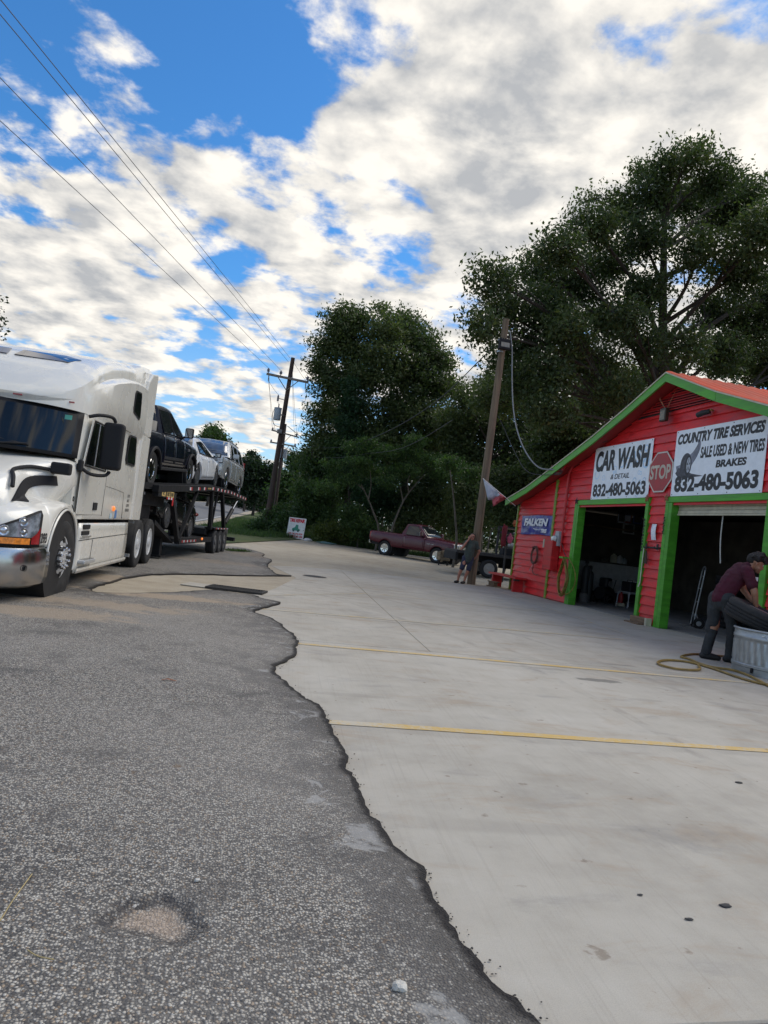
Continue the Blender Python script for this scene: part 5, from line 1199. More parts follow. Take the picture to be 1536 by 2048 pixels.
# big door mirrors
for s in (1,-1):
    mr = MB().cbox((s*1.50,.78,2.06),(.28,.17,.66)).build('door_mirror', M_TRIM, tr, bevel=.045, seg=3)
    MB().tube(catmull([(s*1.22,.46,2.40),(s*1.34,.55,2.45),(s*1.46,.72,2.46),(s*1.50,.78,2.40)],4), .024, 8).build('arm', M_TRIM, mr)
    MB().tube(catmull([(s*1.22,.38,1.70),(s*1.33,.48,1.63),(s*1.46,.70,1.64),(s*1.50,.78,1.70)],4), .024, 8).build('arm', M_TRIM, mr)
    MB().cbox((s*1.50,.87,2.16),(.24,.01,.42)).build('mirror_glass', M_CHROME, mr)
    MB().cbox((s*1.50,.87,1.83),(.24,.01,.16)).build('mirror_glass', M_CHROME, mr)
    MB().cbox((s*1.22,.36,1.72),(.06,.12,.16)).build('mirror_base', M_TRIM, mr, bevel=.02)
# skirts, steps and mudguards
for s in (1,-1):
    def sk(y, z): return (s*(1.22+.012*math.sin(PI*(z-.24)/.7)), y, z)
    rows = [[sk(y, lerp(.25+.0*(y), .945, k/6)) for y in np.linspace(.655,4.0,14)] for k in range(7)]
    k_ = MB().grid(rows).build('side_skirt', M_TRK, tr, smooth=True, solid=.012)
    MB().tube([(s*1.236,.70,.70),(s*1.238,1.6,.715),(s*1.238,4.0,.74)], .006, 5).tube([(s*1.237,1.45,.26),(s*1.24,1.47,.70)], .004, 4).build('skirt_seam', M_TRIM, k_)
    MB().prism([(s*1.235,.72,.235),(s*1.235,4.0,.235),(s*1.26,4.0,.28),(s*1.26,.72,.28)], (0,0,.04)).build('skirt_lip', M_TRK, k_, bevel=.01)
    stp = MB().box((min(s*1.22,s*1.33),.80,.37),(max(s*1.22,s*1.33),1.42,.43)).build('step', M_SILVER, tr, bevel=.02)
    for i in range(5): MB().box((min(s*(1.225+.02*i),s*(1.233+.02*i)),.84,.43),(max(s*(1.225+.02*i),s*(1.233+.02*i)),1.38,.438)).build('step_rib', M_CHROME, stp)
    MB().box((min(s*1.225,s*1.248),.86,.86),(max(s*1.225,s*1.248),1.22,.925)).build('step_recess', M_TRIM, tr, bevel=.01); MB().box((min(s*1.225,s*1.25),.80,.775),(max(s*1.225,s*1.25),1.20,.835)).build('step_recess', M_TRIM, tr, bevel=.01)
    MB().box((min(s*1.225,s*1.262),.76,.745),(max(s*1.225,s*1.262),1.28,.765)).build('step_edge', M_CHROME, tr)
    mg = [(s*1.0, 4.10+.0, .30)]
    g = MB(); rows = []
    for a in np.linspace(-.15, 1.45, 12): rows.append([(s*x, 5.28-.62*math.cos(a), .52+.60*math.sin(a)) for x in (.62,.9,1.2)])
    g.grid(rows); g.build('mudguard', M_TRIM, tr, smooth=True, solid=.015)
    MB().box((min(s*.9,s*1.22),4.5,.28),(max(s*.9,s*1.22),4.56,.34)).box((min(s*.9,s*1.2),4.64,.93),(max(s*.9,s*1.2),4.70,.98)).build('guard_bracket', M_SILVER, tr)
    o = wheel(tr, (s*1.085,-.02,.505), .505, .28, .288, s, 'front', M_SILVER, name='front_wheel'); o.rotation_euler.z -= rad(7)
    M_WDISC = mat('white_wheel_disc', (.60,.61,.62), .35, .2)
    for y in (5.38,6.72):
        wheel(tr, (s*1.08,y,.505), .505, .27, .288, s, 'steel', M_WDISC, name='drive_wheel'); wheel(tr, (s*.74,y,.505), .505, .27, .288, s, 'steel', M_WDISC, name='drive_wheel')
MB().box((-.45,3.9,.62),(-.30,7.6,.90)).box((.30,3.9,.62),(.45,7.6,.90)).box((-1.0,5.25,.42),(1.0,5.50,.60)).box((-1.0,6.6,.42),(1.0,6.85,.60)).build('frame_rails', M_UNDER, tr)
MB().box((-1.1,-.10,.40),(1.1,.12,.55)).build('front_axle', M_UNDER, tr); MB().box((-.5,-1.1,.42),(.5,.5,1.0)).build('engine_block', M_UNDER, tr)
# ---------------------------------------------------------------- wedge car trailer
HY_ = rad(10); HO = (-2.60-1.28*math.cos(HY_), 9.8+1.28*math.sin(HY_), 0)
hl_ = thing('car_trailer', 'black two deck car hauling trailer behind the white truck', 'trailer', HO, -HY_)
M_TBLK = mat('trailer_black', (.012,.012,.014), .6, spec=.3, dirt=((.06,.055,.05),.35,2.5)); M_DECK = mat('deck_plate', (.045,.046,.05), .55, .3, dirt=((.12,.10,.08),.5,2), bump=.3, bscale=40)
M_TRED = mat('tape_red', (.50,.02,.025), .4); M_TWHT = mat('tape_white', (.70,.70,.70), .4); M_GOLDP = mat('gold_print', (.62,.44,.16), .5)
def dz(y): return interp(y, [5.0,6.5,12.5,15.5,19.3], [1.72,1.77,2.13,2.17,2.10])
DY = [5.0,6.5,8.0,9.5,11.0,12.5,14.0,15.5,17.2,19.3]
def beam(ys, x0, x1, t0, t1, name, m):
    rows = []
    for y in ys: z = dz(y); rows.append([(x0,y,z+t0),(x1,y,z+t0),(x1,y,z+t1),(x0,y,z+t1)])
    return MB().grid(rows, closed=True).add(rows[0],[(0,1,2,3)]).add(rows[-1],[(3,2,1,0)]).build(name, m, hl_)
beam(DY, -1.12, 1.12, -.10, -.045, 'upper_deck', M_DECK)
beam(DY[1:], 1.14, 1.28, -.15, 0.0, 'side_rail', M_TBLK); beam(DY[1:], -1.28, -1.14, -.15, 0.0, 'side_rail', M_TBLK)
beam(DY, 1.10, 1.139, -.06, .04, 'wheel_guide', M_TBLK); beam(DY, -1.139, -1.10, -.06, .04, 'wheel_guide', M_TBLK)
for y in (5.2,7,9,11,13,15,17,19.1): MB().box((-1.14,y-.05,dz(y)-.16),(1.14,y+.05,dz(y)-.101)).build('cross_member', M_TBLK, hl_)
tp = None
for i, y in enumerate((9.4,10.35,11.1,12.3,13.1,13.7,14.3,14.9,15.6,16.2,16.9,17.6,18.3,18.9)):
    for d, m in ((0,M_TWHT),(.15,M_TRED)):
        z = dz(y+d); MB().add([(1.2835,y+d,z-.115),(1.2835,y+d+.145,z-.115),(1.2835,y+d+.145,z-.035),(1.2835,y+d,z-.035)], [(0,1,2,3)]).build('reflective_tape', m, hl_)
MB().box((1.281,11.62,dz(11.6)-.12),(1.284,12.15,dz(11.6)-.04)).build('rail_plate', M_TBLK, hl_)
text('KAUFMAN', M_GOLDP, hl_, frame_mat((1.287,11.88,dz(11.9)-.105),(0,1,.05),(0,-.05,1)), width=.48, height=.05, bold=.02)
# gooseneck with maker's plate
MB().prism([(-1.0,5.3,1.30),(-1.0,8.15,1.30),(-1.0,8.15,1.62),(-1.0,5.3,1.60)], (2.0,0,0)).build('gooseneck', M_TBLK, hl_, bevel=.02)
MB().box((1.14,6.55,1.53),(1.272,8.15,1.68)).build('name_panel', M_TBLK, hl_)
for i, (y0, y1, w) in enumerate(((6.85,7.15,'K'),(7.25,7.55,'BUILT'),(7.62,7.90,'BEST'))):
    MB().box((1.272,y0,1.555),(1.2745,y1,1.685)).build('gold_plate', M_GOLDP, hl_)
    text(w, M_INK, hl_, frame_mat((1.2765,(y0+y1)/2,1.58),(0,1,0),(0,0,1)), width=.22 if i else .14, height=.08, bold=.03)
for i in range(5):
    MB().box((1.272,7.28+.13*i,1.50),(1.2745,7.40+.13*i,1.55)).build('reflective_tape', (M_TRED,M_TWHT)[i%2], hl_)
MB().box((1.272,7.80,1.36),(1.275,7.93,1.50)).build('reflective_tape', M_TRED, hl_)
MB().box((.90,5.4,1.53),(1.0+.005,6.5,1.59)).build('grey_strip', M_SILVER, hl_)
for s in (1,-1):
    MB().bar((s*1.2,7.98,1.62),(s*1.2,9.12,.50),.10,.14).build('front_leg', M_TBLK, hl_); MB().bar((s*1.2,10.75,1.90),(s*1.2,9.18,.52),.07,.10).build('brace', M_TBLK, hl_)
    MB().bar((s*1.2,12.72,2.0),(s*1.2,13.05,.80),.11,.14).build('post', M_TBLK, hl_); MB().bar((s*1.2,13.6,2.0),(s*1.2,13.25,.84),.06,.08).build('brace', M_TBLK, hl_)
    MB().bar((s*1.2,14.3,2.05),(s*1.2,15.45,.88),.11,.14).build('post', M_TBLK, hl_); MB().tube([(s*1.24,12.6,1.96),(s*1.24,12.75,.9)], .02, 6).tube([(s*1.25,12.95,1.5),(s*1.25,13.2,1.52)], .015, 6).build('release_rod', M_TBLK, hl_)
    MB().tube([(s*1.2,17.8,1.97),(s*1.2,16.7,1.5)], .045, 10).build('ram_rod', M_CHROME, hl_); MB().tube([(s*1.2,16.75,1.52),(s*1.2,15.6,1.02)], .07, 10).build('ram_cylinder', M_TBLK, hl_)
    MB().box((min(s*1.14,s*1.27),9.05,.42),(max(s*1.14,s*1.27),13.2,.56)).build('lower_rail', M_TBLK, hl_)
    for i in range(9): MB().box((min(s*1.271,s*1.274),9.30+.20*i,.46),(max(s*1.271,s*1.274),9.40+.20*i,.52)).build('reflective_tape', (M_TRED,M_TWHT)[i%2], hl_)
    MB().ball((s*1.285,11.7,.53),(.03,.06,.04),10,6).build('side_marker', mat('marker_lit',(.75,.20,.03)), hl_, smooth=True)
    for y in (13.95,14.78,15.61): wheel(hl_, (s*1.14,y,.39), .39, .26, .22, s, 'steel', mat('trailer_rim',(.10,.10,.105),.4,.3), name='trailer_wheel')
    MB().box((min(s*.95,s*1.28),13.45,.81),(max(s*.95,s*1.28),16.1,.86)).build('fender', M_TBLK, hl_, bevel=.01)
    for i in range(8): MB().box((min(s*1.281,s*1.284),13.7+.28*i,.815),(max(s*1.281,s*1.284),13.84+.28*i,.855)).build('reflective_tape', (M_TRED,M_TWHT)[i%2], hl_)
MB().box((-1.14,9.05,.46),(1.14,13.4,.54)).build('lower_deck', M_DECK, hl_); MB().box((-1.0,13.4,.62),(1.0,17.6,.80)).build('rear_deck', M_DECK, hl_); MB().box((-1.2,17.6,.36),(1.25,17.9,.50)).build('rear_bumper', M_TBLK, hl_)
MB().prism([(-1.1,7.2,1.0),(-1.1,9.1,.5),(-1.1,9.1,.42),(-1.1,7.2,.90)], (2.2,0,0)).build('neck_ramp', M_TBLK, hl_)
MB().box((.75,8.55,.12),(.93,8.75,.60)).box((.68,8.45,.08),(1.0,8.85,.12)).build('landing_leg', M_TBLK, hl_); MB().box((-.93,8.55,.12),(-.75,8.75,.60)).build('landing_leg', M_TBLK, hl_)
MB().box((-.9,5.0,1.0),(.9,7.4,1.30)).build('king_plate', M_TBLK, hl_)

# ---------------------------------------------------------------- cars on the trailer
def on_trailer(x, y, z):
    c, s = math.cos(HY_), math.sin(HY_); return (HO[0]+x*c+y*s, HO[1]-x*s+y*c, z)
PICK = dict(W=2.0, R=.40, Ra=.47, rr=.235, tw=.27, sill=.52, axles=(-1.78,1.78), cat='pickup', paint=car_paint('navy_paint', (.003,.0045,.014), rough=.22, dirt=.02, coat=.15),
    low=[(-2.75,.62),(-2.3,.60),(-1.3,.50),(1.2,.50),(2.3,.66),(2.85,.72)],
    plan=[(-2.78,.80),(-2.70,.90),(-2.45,.975),(-1.6,1.0),(2.6,1.0),(2.80,.97),(2.86,.94)], belt=[(-2.78,1.0),(-2.4,1.10),(-1.2,1.20),(-.6,1.24),(2.86,1.26)],
    top=[(-2.78,1.02),(-2.6,1.18),(-1.2,1.28),(-.9,1.28),(1.15,1.26),(2.86,1.26)], gh=(-1.02,-.28,.98,1.14), roof=1.93, wt=.70,
    windows=[(-.80,.06,.06,-.22),(.12,.98,.90,.12)], doors=[(-.92,.09),(.09,1.10)], mirror=(.22,.26), mirror_m=M_TRIM, rim=M_CHROME, spokes=6)
NAVY, f_, sx_ = car('navy_pickup', 'dark navy crew cab pickup behind the truck cab on the upper deck', on_trailer(.02, 8.62, dz(8.4)-.06), (math.atan2(.36,6)*0.9+PI*0, 0, -HY_+PI), PICK)
# local -y is its nose; the truck faces the tail of the trailer
NAVY.rotation_euler = (-math.atan2(.36,6.0), 0, -HY_+PI)
def pickup_bits(t, P, dark, tailm):
    bumper(t, 'front_bumper', dark, -2.80, .93, .50, .78, .06, 1); bumper(t, 'rear_bumper', dark, P['plan'][-1][0]+.07, .90, .62, .82, .05, -1)
    for s in (1,-1):
        MB().box((min(s*.62,s*.90),-2.80,.84),(max(s*.62,s*.90),-2.66,1.04)).build('headlight', M_LENS, t, bevel=.03)
        MB().box((min(s*.80,s*.955),P['plan'][-1][0]-.10,.86),(max(s*.80,s*.955),P['plan'][-1][0]+.012,1.20)).build('taillight', M_REDL, t, bevel=.02)
    MB().box((-.60,-2.82,.82),(.60,-2.75,1.06)).build('grille', M_CHROME, t, bevel=.02)
    MB().box((-.88,1.20,.80),(.88,2.80,1.262)).build('bed_liner', M_UNDER, t)
pickup_bits(NAVY, PICK, M_TRIM, M_REDL)
for s in (1,-1):
    for a in (-1.78,1.78):
        MB().tube([(s*1.01, a+.49*math.cos(q), .40+.49*math.sin(q)) for q in np.linspace(.1,PI-.1,14)], .035, 6).build('arch_flare', M_TRIM, NAVY, smooth=True)
    MB().box((min(s*.9,s*1.03),-1.25,.40),(max(s*.9,s*1.03),1.28,.48)).build('running_board', M_TRIM, NAVY, bevel=.02)
    MB().box((min(s*1.006,s*1.02),-.85,.66),(max(s*1.006,s*1.02),1.05,.73)).build('side_moulding', M_TRIM, NAVY, bevel=.008)
text('1500', mat('badge_silver',(.5,.5,.52),.3,.6), NAVY, frame_mat((1.012*-1,-1.28,.96),(0,-1,0),(0,0,1)), width=.22, height=.06)
MB().box((-.80,1.20,1.20),(.80,1.72,1.48)).build('toolbox', mat('toolbox_grey',(.42,.40,.36),.45,.3), None).parent = None
tb = [o for o in bpy.data.objects if o.name == 'toolbox'][0]; tb.location = NAVY.location; tb.rotation_euler = NAVY.rotation_euler; tb.location.z += .02; tag(tb, 'pale metal tool chest across the navy pickup bed', 'tool chest')
SED = dict(W=1.84, R=.335, Ra=.39, rr=.23, tw=.215, sill=.24, axles=(-1.37,1.36), paint=car_paint('sedan_white', (.80,.81,.82), rough=.3, dirt=.05),
    low=[(-2.3,.30),(-1.9,.22),(1.8,.22),(2.3,.38)],
    plan=[(-2.36,.62),(-2.28,.76),(-2.1,.90),(-1.7,.98),(-1.0,1.0),(1.5,1.0),(2.0,.95),(2.25,.86),(2.36,.70)], belt=[(-2.36,.62),(-2.0,.74),(-1.0,.89),(0,.93),(1.2,.98),(2.0,1.0),(2.36,.92)],
    top=[(-2.36,.62),(-2.2,.74),(-1.6,.90),(-.95,.99),(1.3,1.02),(2.0,1.04),(2.36,.92)], gh=(-.98,-.18,.85,1.75), roof=1.45, wt=.60, fall=.05,
    windows=[(-.70,.22,.20,-.05),(.27,1.12,.80,.28)], doors=[(-.85,.24),(.24,1.12)], mirror=(.20,.14), mirror_m=M_TRIM, rim=mat('rim_dark',(.20,.20,.21),.3,.7), spokes=10)
WS_, f2, sx2 = car('white_sedan', 'white sedan in the middle of the upper trailer deck', on_trailer(.05, 12.95, dz(12.9)-.05), (-math.atan2(.20,3.0), 0, -HY_+PI), SED)
for s in (1,-1):
    MB().ball((s*.70,-2.12,.66),(.16,.20,.08),12,8).build('headlight', M_LENS, WS_, smooth=True); MB().ball((s*.70,2.20,.80),(.20,.14,.08),12,8).build('taillight', M_REDL, WS_, smooth=True)
MB().box((-.45,-2.37,.36),(.45,-2.30,.56)).build('grille', M_TRIM, WS_, bevel=.02)
SUV = dict(W=2.02, R=.39, Ra=.45, rr=.255, tw=.26, sill=.36, axles=(-1.46,1.48), cat='suv', paint=car_paint('suv_silver', (.40,.42,.43), .35, rough=.25, dirt=.08),
    low=[(-2.5,.42),(-2,.36),(2,.36),(2.5,.50)],
    plan=[(-2.50,.82),(-2.42,.90),(-2.2,.97),(-1.6,1.0),(1.8,1.0),(2.3,.97),(2.5,.90)], belt=[(-2.5,1.02),(-2.2,1.09),(-1.0,1.14),(2.5,1.18)],
    top=[(-2.5,1.06),(-2.3,1.16),(-1.3,1.21),(-1.0,1.21),(2.5,1.2)], gh=(-1.12,-.42,2.05,2.46), roof=1.87, wt=.74, fall=.03,
    windows=[(-.86,.02,.02,-.34),(.10,1.02,1.02,.10),(1.10,2.10,1.92,1.10)], doors=[(-1.02,.06),(.06,1.05)], mirror=(.22,.17), rim=M_CHROME, spokes=6, wtrim=M_SILVER,
    ws=mat('suv_windscreen',(.05,.08,.13),.05,var=.5,vscale=2,coat=1))
SV, f3, sx3 = car('silver_suv', 'silver SUV facing the camera at the rear of the upper deck', on_trailer(.06, 17.15, dz(17.2)-.03), (math.atan2(-.06,3), 0, -HY_), SUV)
for s in (1,-1):
    hb = MB().box((min(s*.60,s*.96),-2.50,.86),(max(s*.60,s*.96),-2.30,1.08)).build('headlight', M_LENS, SV, bevel=.03); MB().box((min(s*.84,s*1.0),-2.505,.84),(max(s*.84,s*1.0),-2.49,.87)).build('lamp_trim', M_CHROME, hb)
    MB().box((min(s*.66,s*.92),-2.52,.52),(max(s*.66,s*.92),-2.42,.62)).build('fog_lamp', M_TRIM, SV, bevel=.02); MB().box((min(s*.9,s*1.0),2.36,.8),(max(s*.9,s*1.0),2.5,1.4)).build('taillight', M_REDL, SV).scale.x = .93
    MB().box((min(s*.62,s*.70),-.3,1.90),(max(s*.62,s*.70),1.9,1.93)).build('roof_rail', M_SILVER, SV, bevel=.01)
MB().box((-.56,-2.53,.72),(.56,-2.44,1.08)).build('grille', M_CHROME, SV, bevel=.03); bumper(SV, 'front_bumper', MATS['suv_silver'], -2.53, .96, .44, .70, .05, 1); MB().box((-.9,-2.5,.36),(.9,-2.3,.44)).build('air_dam', M_TRIM, SV)
MB().box((-.05,.0,0),(.25,.006,.06)).build('screen_sticker', M_PLATE, SV).location = (-.52,-.50,1.74)
BLK = dict(SED, paint=car_paint('car_black', (.006,.006,.008), rough=.2, dirt=.03, coat=.3), rim=MATS['rim_dark'], spokes=8, R=.33)
BC, f4, sx4 = car('black_car', 'black sedan on the lower trailer deck behind the uprights', on_trailer(.02, 10.3, .50), (-rad(5), 0, -HY_), dict(BLK, ws=M_GLASS))
for s in (1,-1): MB().ball((s*.66,-2.14,.68),(.20,.20,.075),12,8).build('headlight', mat('lamp_gold',(.62,.56,.36),.15,.6,var=.5,vscale=8,coat=1), BC, smooth=True); MB().ball((s*.70,2.20,.82),(.20,.14,.08),12,8).build('taillight', M_REDL, BC, smooth=True)
BC.rotation_euler = (-rad(6), 0, -HY_); BC.location.z = .62

# ---------------------------------------------------------------- maroon pickup and the flatbed
MAR = dict(PICK, paint=car_paint('maroon_paint', (.070,.003,.013), rough=.25, dirt=.03, coat=.15), gh=(-1.02,-.34,.46,.62), R=.385, Ra=.45, W=2.0,
    axles=(-1.72,1.62), windows=[(-.80,.34,.34,-.26)], doors=[(-.95,.45)], top=[(-2.78,1.02),(-2.6,1.16),(-1.2,1.26),(-.9,1.26),(.7,1.26),(2.70,1.26)], rim=M_CHROME, spokes=7, sill=.50,
    plan=[(-2.78,.80),(-2.70,.90),(-2.45,.975),(-1.6,1.0),(2.5,1.0),(2.66,.97),(2.70,.94)], roof=1.88, mirror_m=None)
MAR['mirror_m'] = MATS['maroon_paint']
mz = gz(10.46, 37.55)
MP, f5, sx5 = car('maroon_pickup', 'maroon single cab pickup parked before the trees', (10.50,37.55,mz), (rad(.6), 0, rad(42.5)), MAR)
pickup_bits(MP, MAR, M_TRIM, M_REDL)
MB().box((-.9,.70,.80),(.9,2.66,1.255)).build('bed_floor', M_UNDER, MP)
MB().box((-.85,2.68,.55),(.85,2.80,.74)).build('step_bumper', M_CHROME, MP, bevel=.03)
text('RAM 1500', mat('badge_silver',(.5,.5,.52)), MP, frame_mat((-1.012,-1.30,.90),(0,-1,0),(0,0,1)), width=.42, height=.05)
# flatbed truck half hidden by the shop
fb = thing('flatbed_truck', 'worn black flatbed work truck behind the leaning man', 'truck', (11.0,28.9,gz(11,28.9)), rad(-4))
M_FBED = mat('flatbed_steel', (.045,.042,.042), .7, .2, var=.3, dirt=((.14,.10,.07),.5,3))
MB().box((-1.45,-.95,.90),(3.6,1.05,1.03)).build('flat_deck', M_FBED, fb, bevel=.01); MB().box((-1.3,-.45,.62),(4.5,.45,.90)).build('chassis', M_UNDER, fb)
MB().box((-1.50,-1.0,.60),(-1.40,1.05,.95)).build('tail_plate', M_UNDER, fb, bevel=.02)
for sy in (-1,1): 
    MB().box((1.0,sy*.9-.08,.42),(3.0,sy*.9+.08,.86)).build('side_locker', M_UNDER, fb, bevel=.02)
M_STEELW = mat('steel_wheel_grey', (.34,.33,.31), .5, .3, dirt=((.12,.09,.06),.5,6))
for sy in (-1,1):
    for x in (0.0, 4.2):
        w = wheel(fb, (x,sy*.88,.385), .385, .25, .225, 1, 'steel', M_STEELW, name='truck_wheel'); w.rotation_euler = (0,0,-PI/2 if sy < 0 else PI/2)
hb = MB(); 
for x in (1.10,): hb.tube(catmull([(x,-.85,1.03),(x+.10,-.85,1.45),(x+.32,-.85,1.62),(x+.9,-.85,1.64)],5), .03, 8)
hb.tube([(1.1,.85,1.03),(1.1,.85,1.9)], .03, 8); hb.build('rack_tube', M_STEELW, fb)
fr = MB()
for x in (.62,2.0): fr.box((x-.04,.2,1.03),(x+.04,.28,2.25))
fr.box((.58,.2,1.95),(2.6,.28,2.03)).box((.58,.2,2.2),(2.6,.28,2.26)).build('head_rack', M_FBED, fb)
tbx = MB().box((-.0,-.25,0),(1.9,.25,.30)).build('deck_toolbox', M_TRIM, None, bevel=.02); tbx.location = (11.55,28.35,gz(11,28.9)+1.03); tbx.rotation_euler.z = rad(-4); tag(tbx, 'long black tool box on the flatbed deck', 'tool box')
o = MB().lathe([(.05,0),(.05,.012),(.028,.012),(.028,0)],14,Matrix.Rotation(PI/2,4,'X'),True).box((-.16,-.01,-.02),(-.05,.0,.02)).build('yellow_padlock', mat('yellow_plate',(.6,.5,.05))); o.location = (12.42,28.02,1.28); tag(o, 'yellow shackle hanging on the flatbed tool box', 'shackle')
o = MB().ball((0,0,.13),(.17,.10,.13),10,6).ball((.22,0,.10),(.16,.1,.09),10,6).build('winch_gear', M_STEELW); o.location = (12.0,28.4,1.33+gz(11,28.9)); tag(o, 'rusty grey winch parts heaped on the tool box', 'winch')
# shelf rack with caps and shirts at the shop corner
rk = thing('junk_rack', 'cluttered shelf rack beyond the far corner of the red shop', 'rack', (11.3,26.0,0), rad(-8))
for x in (-.5,.6): MB().box((x-.03,-.03,0),(x+.03,.03,2.05)).build('post', M_FBED, rk)
for i, (z, m) in enumerate(((1.62,M_FBED),(1.85,M_WOODB),(2.08,M_WOODB))): MB().box((-.55,-.2,z),(.75,.2,z+.035)).build('shelf', m, rk)
MB().box((-.30,-.18,1.96),(.55,-.12,1.99)).build('white_bar', M_WHITE, rk)
def cloth_lump(name, c, d, m, label, cat, seed, group=None):
    bm = bmesh.new(); bmesh.ops.create_icosphere(bm, subdivisions=3, radius=1); rr = random.Random(seed); ph = [rr.uniform(0,6) for _ in range(6)]
    for v in bm.verts:
        k = 1+.22*math.sin(5*v.co.x+ph[0])*math.sin(4*v.co.y+ph[1])+.15*math.sin(7*v.co.z+ph[2]); v.co = Vector((v.co.x*d[0]*k, v.co.y*d[1]*k, v.co.z*d[2]*k))
    me = bpy.data.meshes.new(name); bm.to_mesh(me); bm.free(); o = link(name, me, m, smooth=True); o.location = c; return tag(o, label, cat, group)
cloth_lump('red_rag', (10.55,25.8,1.80), (.10,.08,.52), mat('rag_maroon',(.16,.012,.02),.9), 'dark red rag hanging at the end of the junk rack', 'rag', 1)
cloth_lump('pink_rag', (10.78,25.7,1.72), (.10,.08,.18), mat('rag_pink',(.45,.09,.14),.9), 'pink rag hanging below the white bar of the rack', 'rag', 2)
cloth_lump('orange_cap', (11.05,25.9,2.34), (.13,.12,.12), mat('cap_orange',(.38,.09,.03),.8), 'orange brown cap on the top shelf of the rack', 'cap', 3)
cloth_lump('grey_cloth', (11.42,25.9,2.26), (.28,.12,.13), mat('cloth_grey',(.36,.39,.43),.9), 'light grey cloth bundle on the top shelf of the rack', 'cloth', 4)
eg = thing('scrap_front_end', 'rusty torn off front end with brackets beside the maroon pickup', 'scrap', (10.95,34.2,gz(11,34)), rad(15)); eg.scale = (.72,.72,.72)
M_SCRAP = mat('scrap_metal', (.20,.155,.10), .75, .3, var=.5, vscale=8, dirt=((.07,.04,.025),.6,7))
MB().box((-.5,-.25,.35),(.35,.25,.95)).build('core', M_SCRAP, eg, bevel=.05); MB().tube(catmull([(-.6,-.28,.92),(-.2,-.3,1.02),(.2,-.3,.98),(.55,-.26,.90)],4), .05, 8).build('bar', M_SCRAP, eg)
for i in range(9):
    rr = random.Random(i); MB().cbox((rr.uniform(-.45,.4), -.27, rr.uniform(.35,.9)), (rr.uniform(.08,.22),.10,rr.uniform(.08,.22)), Matrix.Rotation(rr.uniform(-.4,.4),4,'Y')).build('bracket', M_SCRAP if i%3 else M_UNDER, eg)
for x in (-.4,.3): MB().cyl((x,0,0),(x,0,.36),.05,8).build('leg', M_UNDER, eg)
# tyre repair board, stake, rubbish
sg = thing('tire_repair_sign', 'white TIRE REPAIR sign with green truck leaning in the weeds', 'sign', (4.05,46.2,.33), 0, rot=(rad(-4),0,rad(-48)))
A, B = Vector((4.02,46.4,.34)), Vector((5.02,45.55,.32))
sg.location = (A+B)/2; sg.rotation_euler = (rad(-5), 0, math.atan2(B.y-A.y, B.x-A.x))
SW = 1.34; SH = 1.36
MB().box((-SW/2,0,0),(SW/2,.02,SH)).build('board', mat('sign_white',(.66,.66,.64),.5,dirt=((.4,.36,.3),.3,3)), sg)
M_SRED = mat('sign_red_print', (.55,.012,.03), .5); M_SGRN = mat('sign_green_print', (.02,.22,.14), .5)
def SM(x, z): return frame_mat((x,-.004,z),(1,0,0),(0,0,1))
text('TIRE REPAIR', M_SRED, sg, SM(0,1.06), width=1.20, height=.24, bold=.06, spacing=.95)
text('OFF: 281.592.3030', M_SRED, sg, SM(0,.27), width=1.12, height=.11, bold=.04)
text('Mob: 832.768.1200', M_SRED, sg, SM(0,.09), width=1.18, height=.13, bold=.04)
gt = MB().add([(-.30,-.005,.52),(.28,-.005,.52),(.34,-.005,.60),(.22,-.005,.66),(.16,-.005,.70),(.14,-.005,.90),(-.04,-.005,.92),(-.10,-.005,.74),(-.30,-.005,.66)], [tuple(range(9))]).build('truck_picture', M_SGRN, sg)
for x in (-.18,.18): MB().lathe([(.075,0),(.075,.002),(0,.002)],16,Matrix.Translation((x,-.004,.52)) @ Matrix.Rotation(PI/2,4,'X')).build('wheel_picture', mat('green_dark',(.01,.06,.05),.5), sg)
p = onY(632,1054,49); q = onY(626,1012,49); o = MB().tube([(0,0,-.6),(q.x-p.x,0,q.z-p.z)], .035, 8).build('marker_stake', mat('stake_white',(.42,.41,.36),.7)); o.location = p; tag(o, 'thin pale marker stake leaning behind the tire repair sign', 'stake')
cloth_lump('white_bag', (5.22,44.6,.36), (.28,.2,.11), mat('bag_white',(.6,.6,.6),.5), 'crumpled white plastic bag beside the tire repair sign', 'plastic bag', 8)
cloth_lump('teal_tarp', (6.3,43.8,.33), (.55,.2,.07), mat('tarp_teal',(.12,.22,.22),.6), 'flat teal tarp scrap along the weeds right of the bag', 'tarp', 9)

# ---------------------------------------------------------------- poles and wires
M_POLE = mat('pole_creosote', (.062,.040,.032), .85, var=.4, vscale=2, stretch=(6,6,.4), bump=.5, bscale=20)
M_POLE2 = mat('pole_weathered', (.17,.125,.082), .9, var=.35, vscale=2, stretch=(7,7,.4), bump=.6, bscale=20, dirt=((.22,.18,.13),.4,1.5))
M_WIRE = mat('power_wire', (.02,.02,.022), .5); M_PORC = mat('porcelain', (.17,.15,.17), .25)
M_ARM = mat('arm_timber', (.22,.19,.16), .85, var=.25, vscale=3)
def upole(name, label, base, top, r0, r1, arm_z, arm_l, arm_r, group=None):
    t = thing(name, label, 'utility pole', base, group=group); v = Vector(top)-Vector(base)
    MB().tube([(0,0,0), v*.5, v], [r0,(r0+r1)/2,r1], 14).build('pole_shaft', M_POLE, t, smooth=True)
    return t, v
b_, t_ = Vector((2.86,50,.3)), Vector((3.246,50,12.82))
UP, v_ = upole('utility_pole', 'tall dark utility pole with cross arm and grey transformer', b_, t_, .21, .14, 0, 0, 0)
def rel(p): return Vector(p)-b_
al, ar = rel(onY(533,747.5,49.78)), rel(onY(617,765,49.78)); MB().bar(al, ar, .12, .15).build('cross_arm', M_ARM, UP)
am = al.lerp(ar, .53)
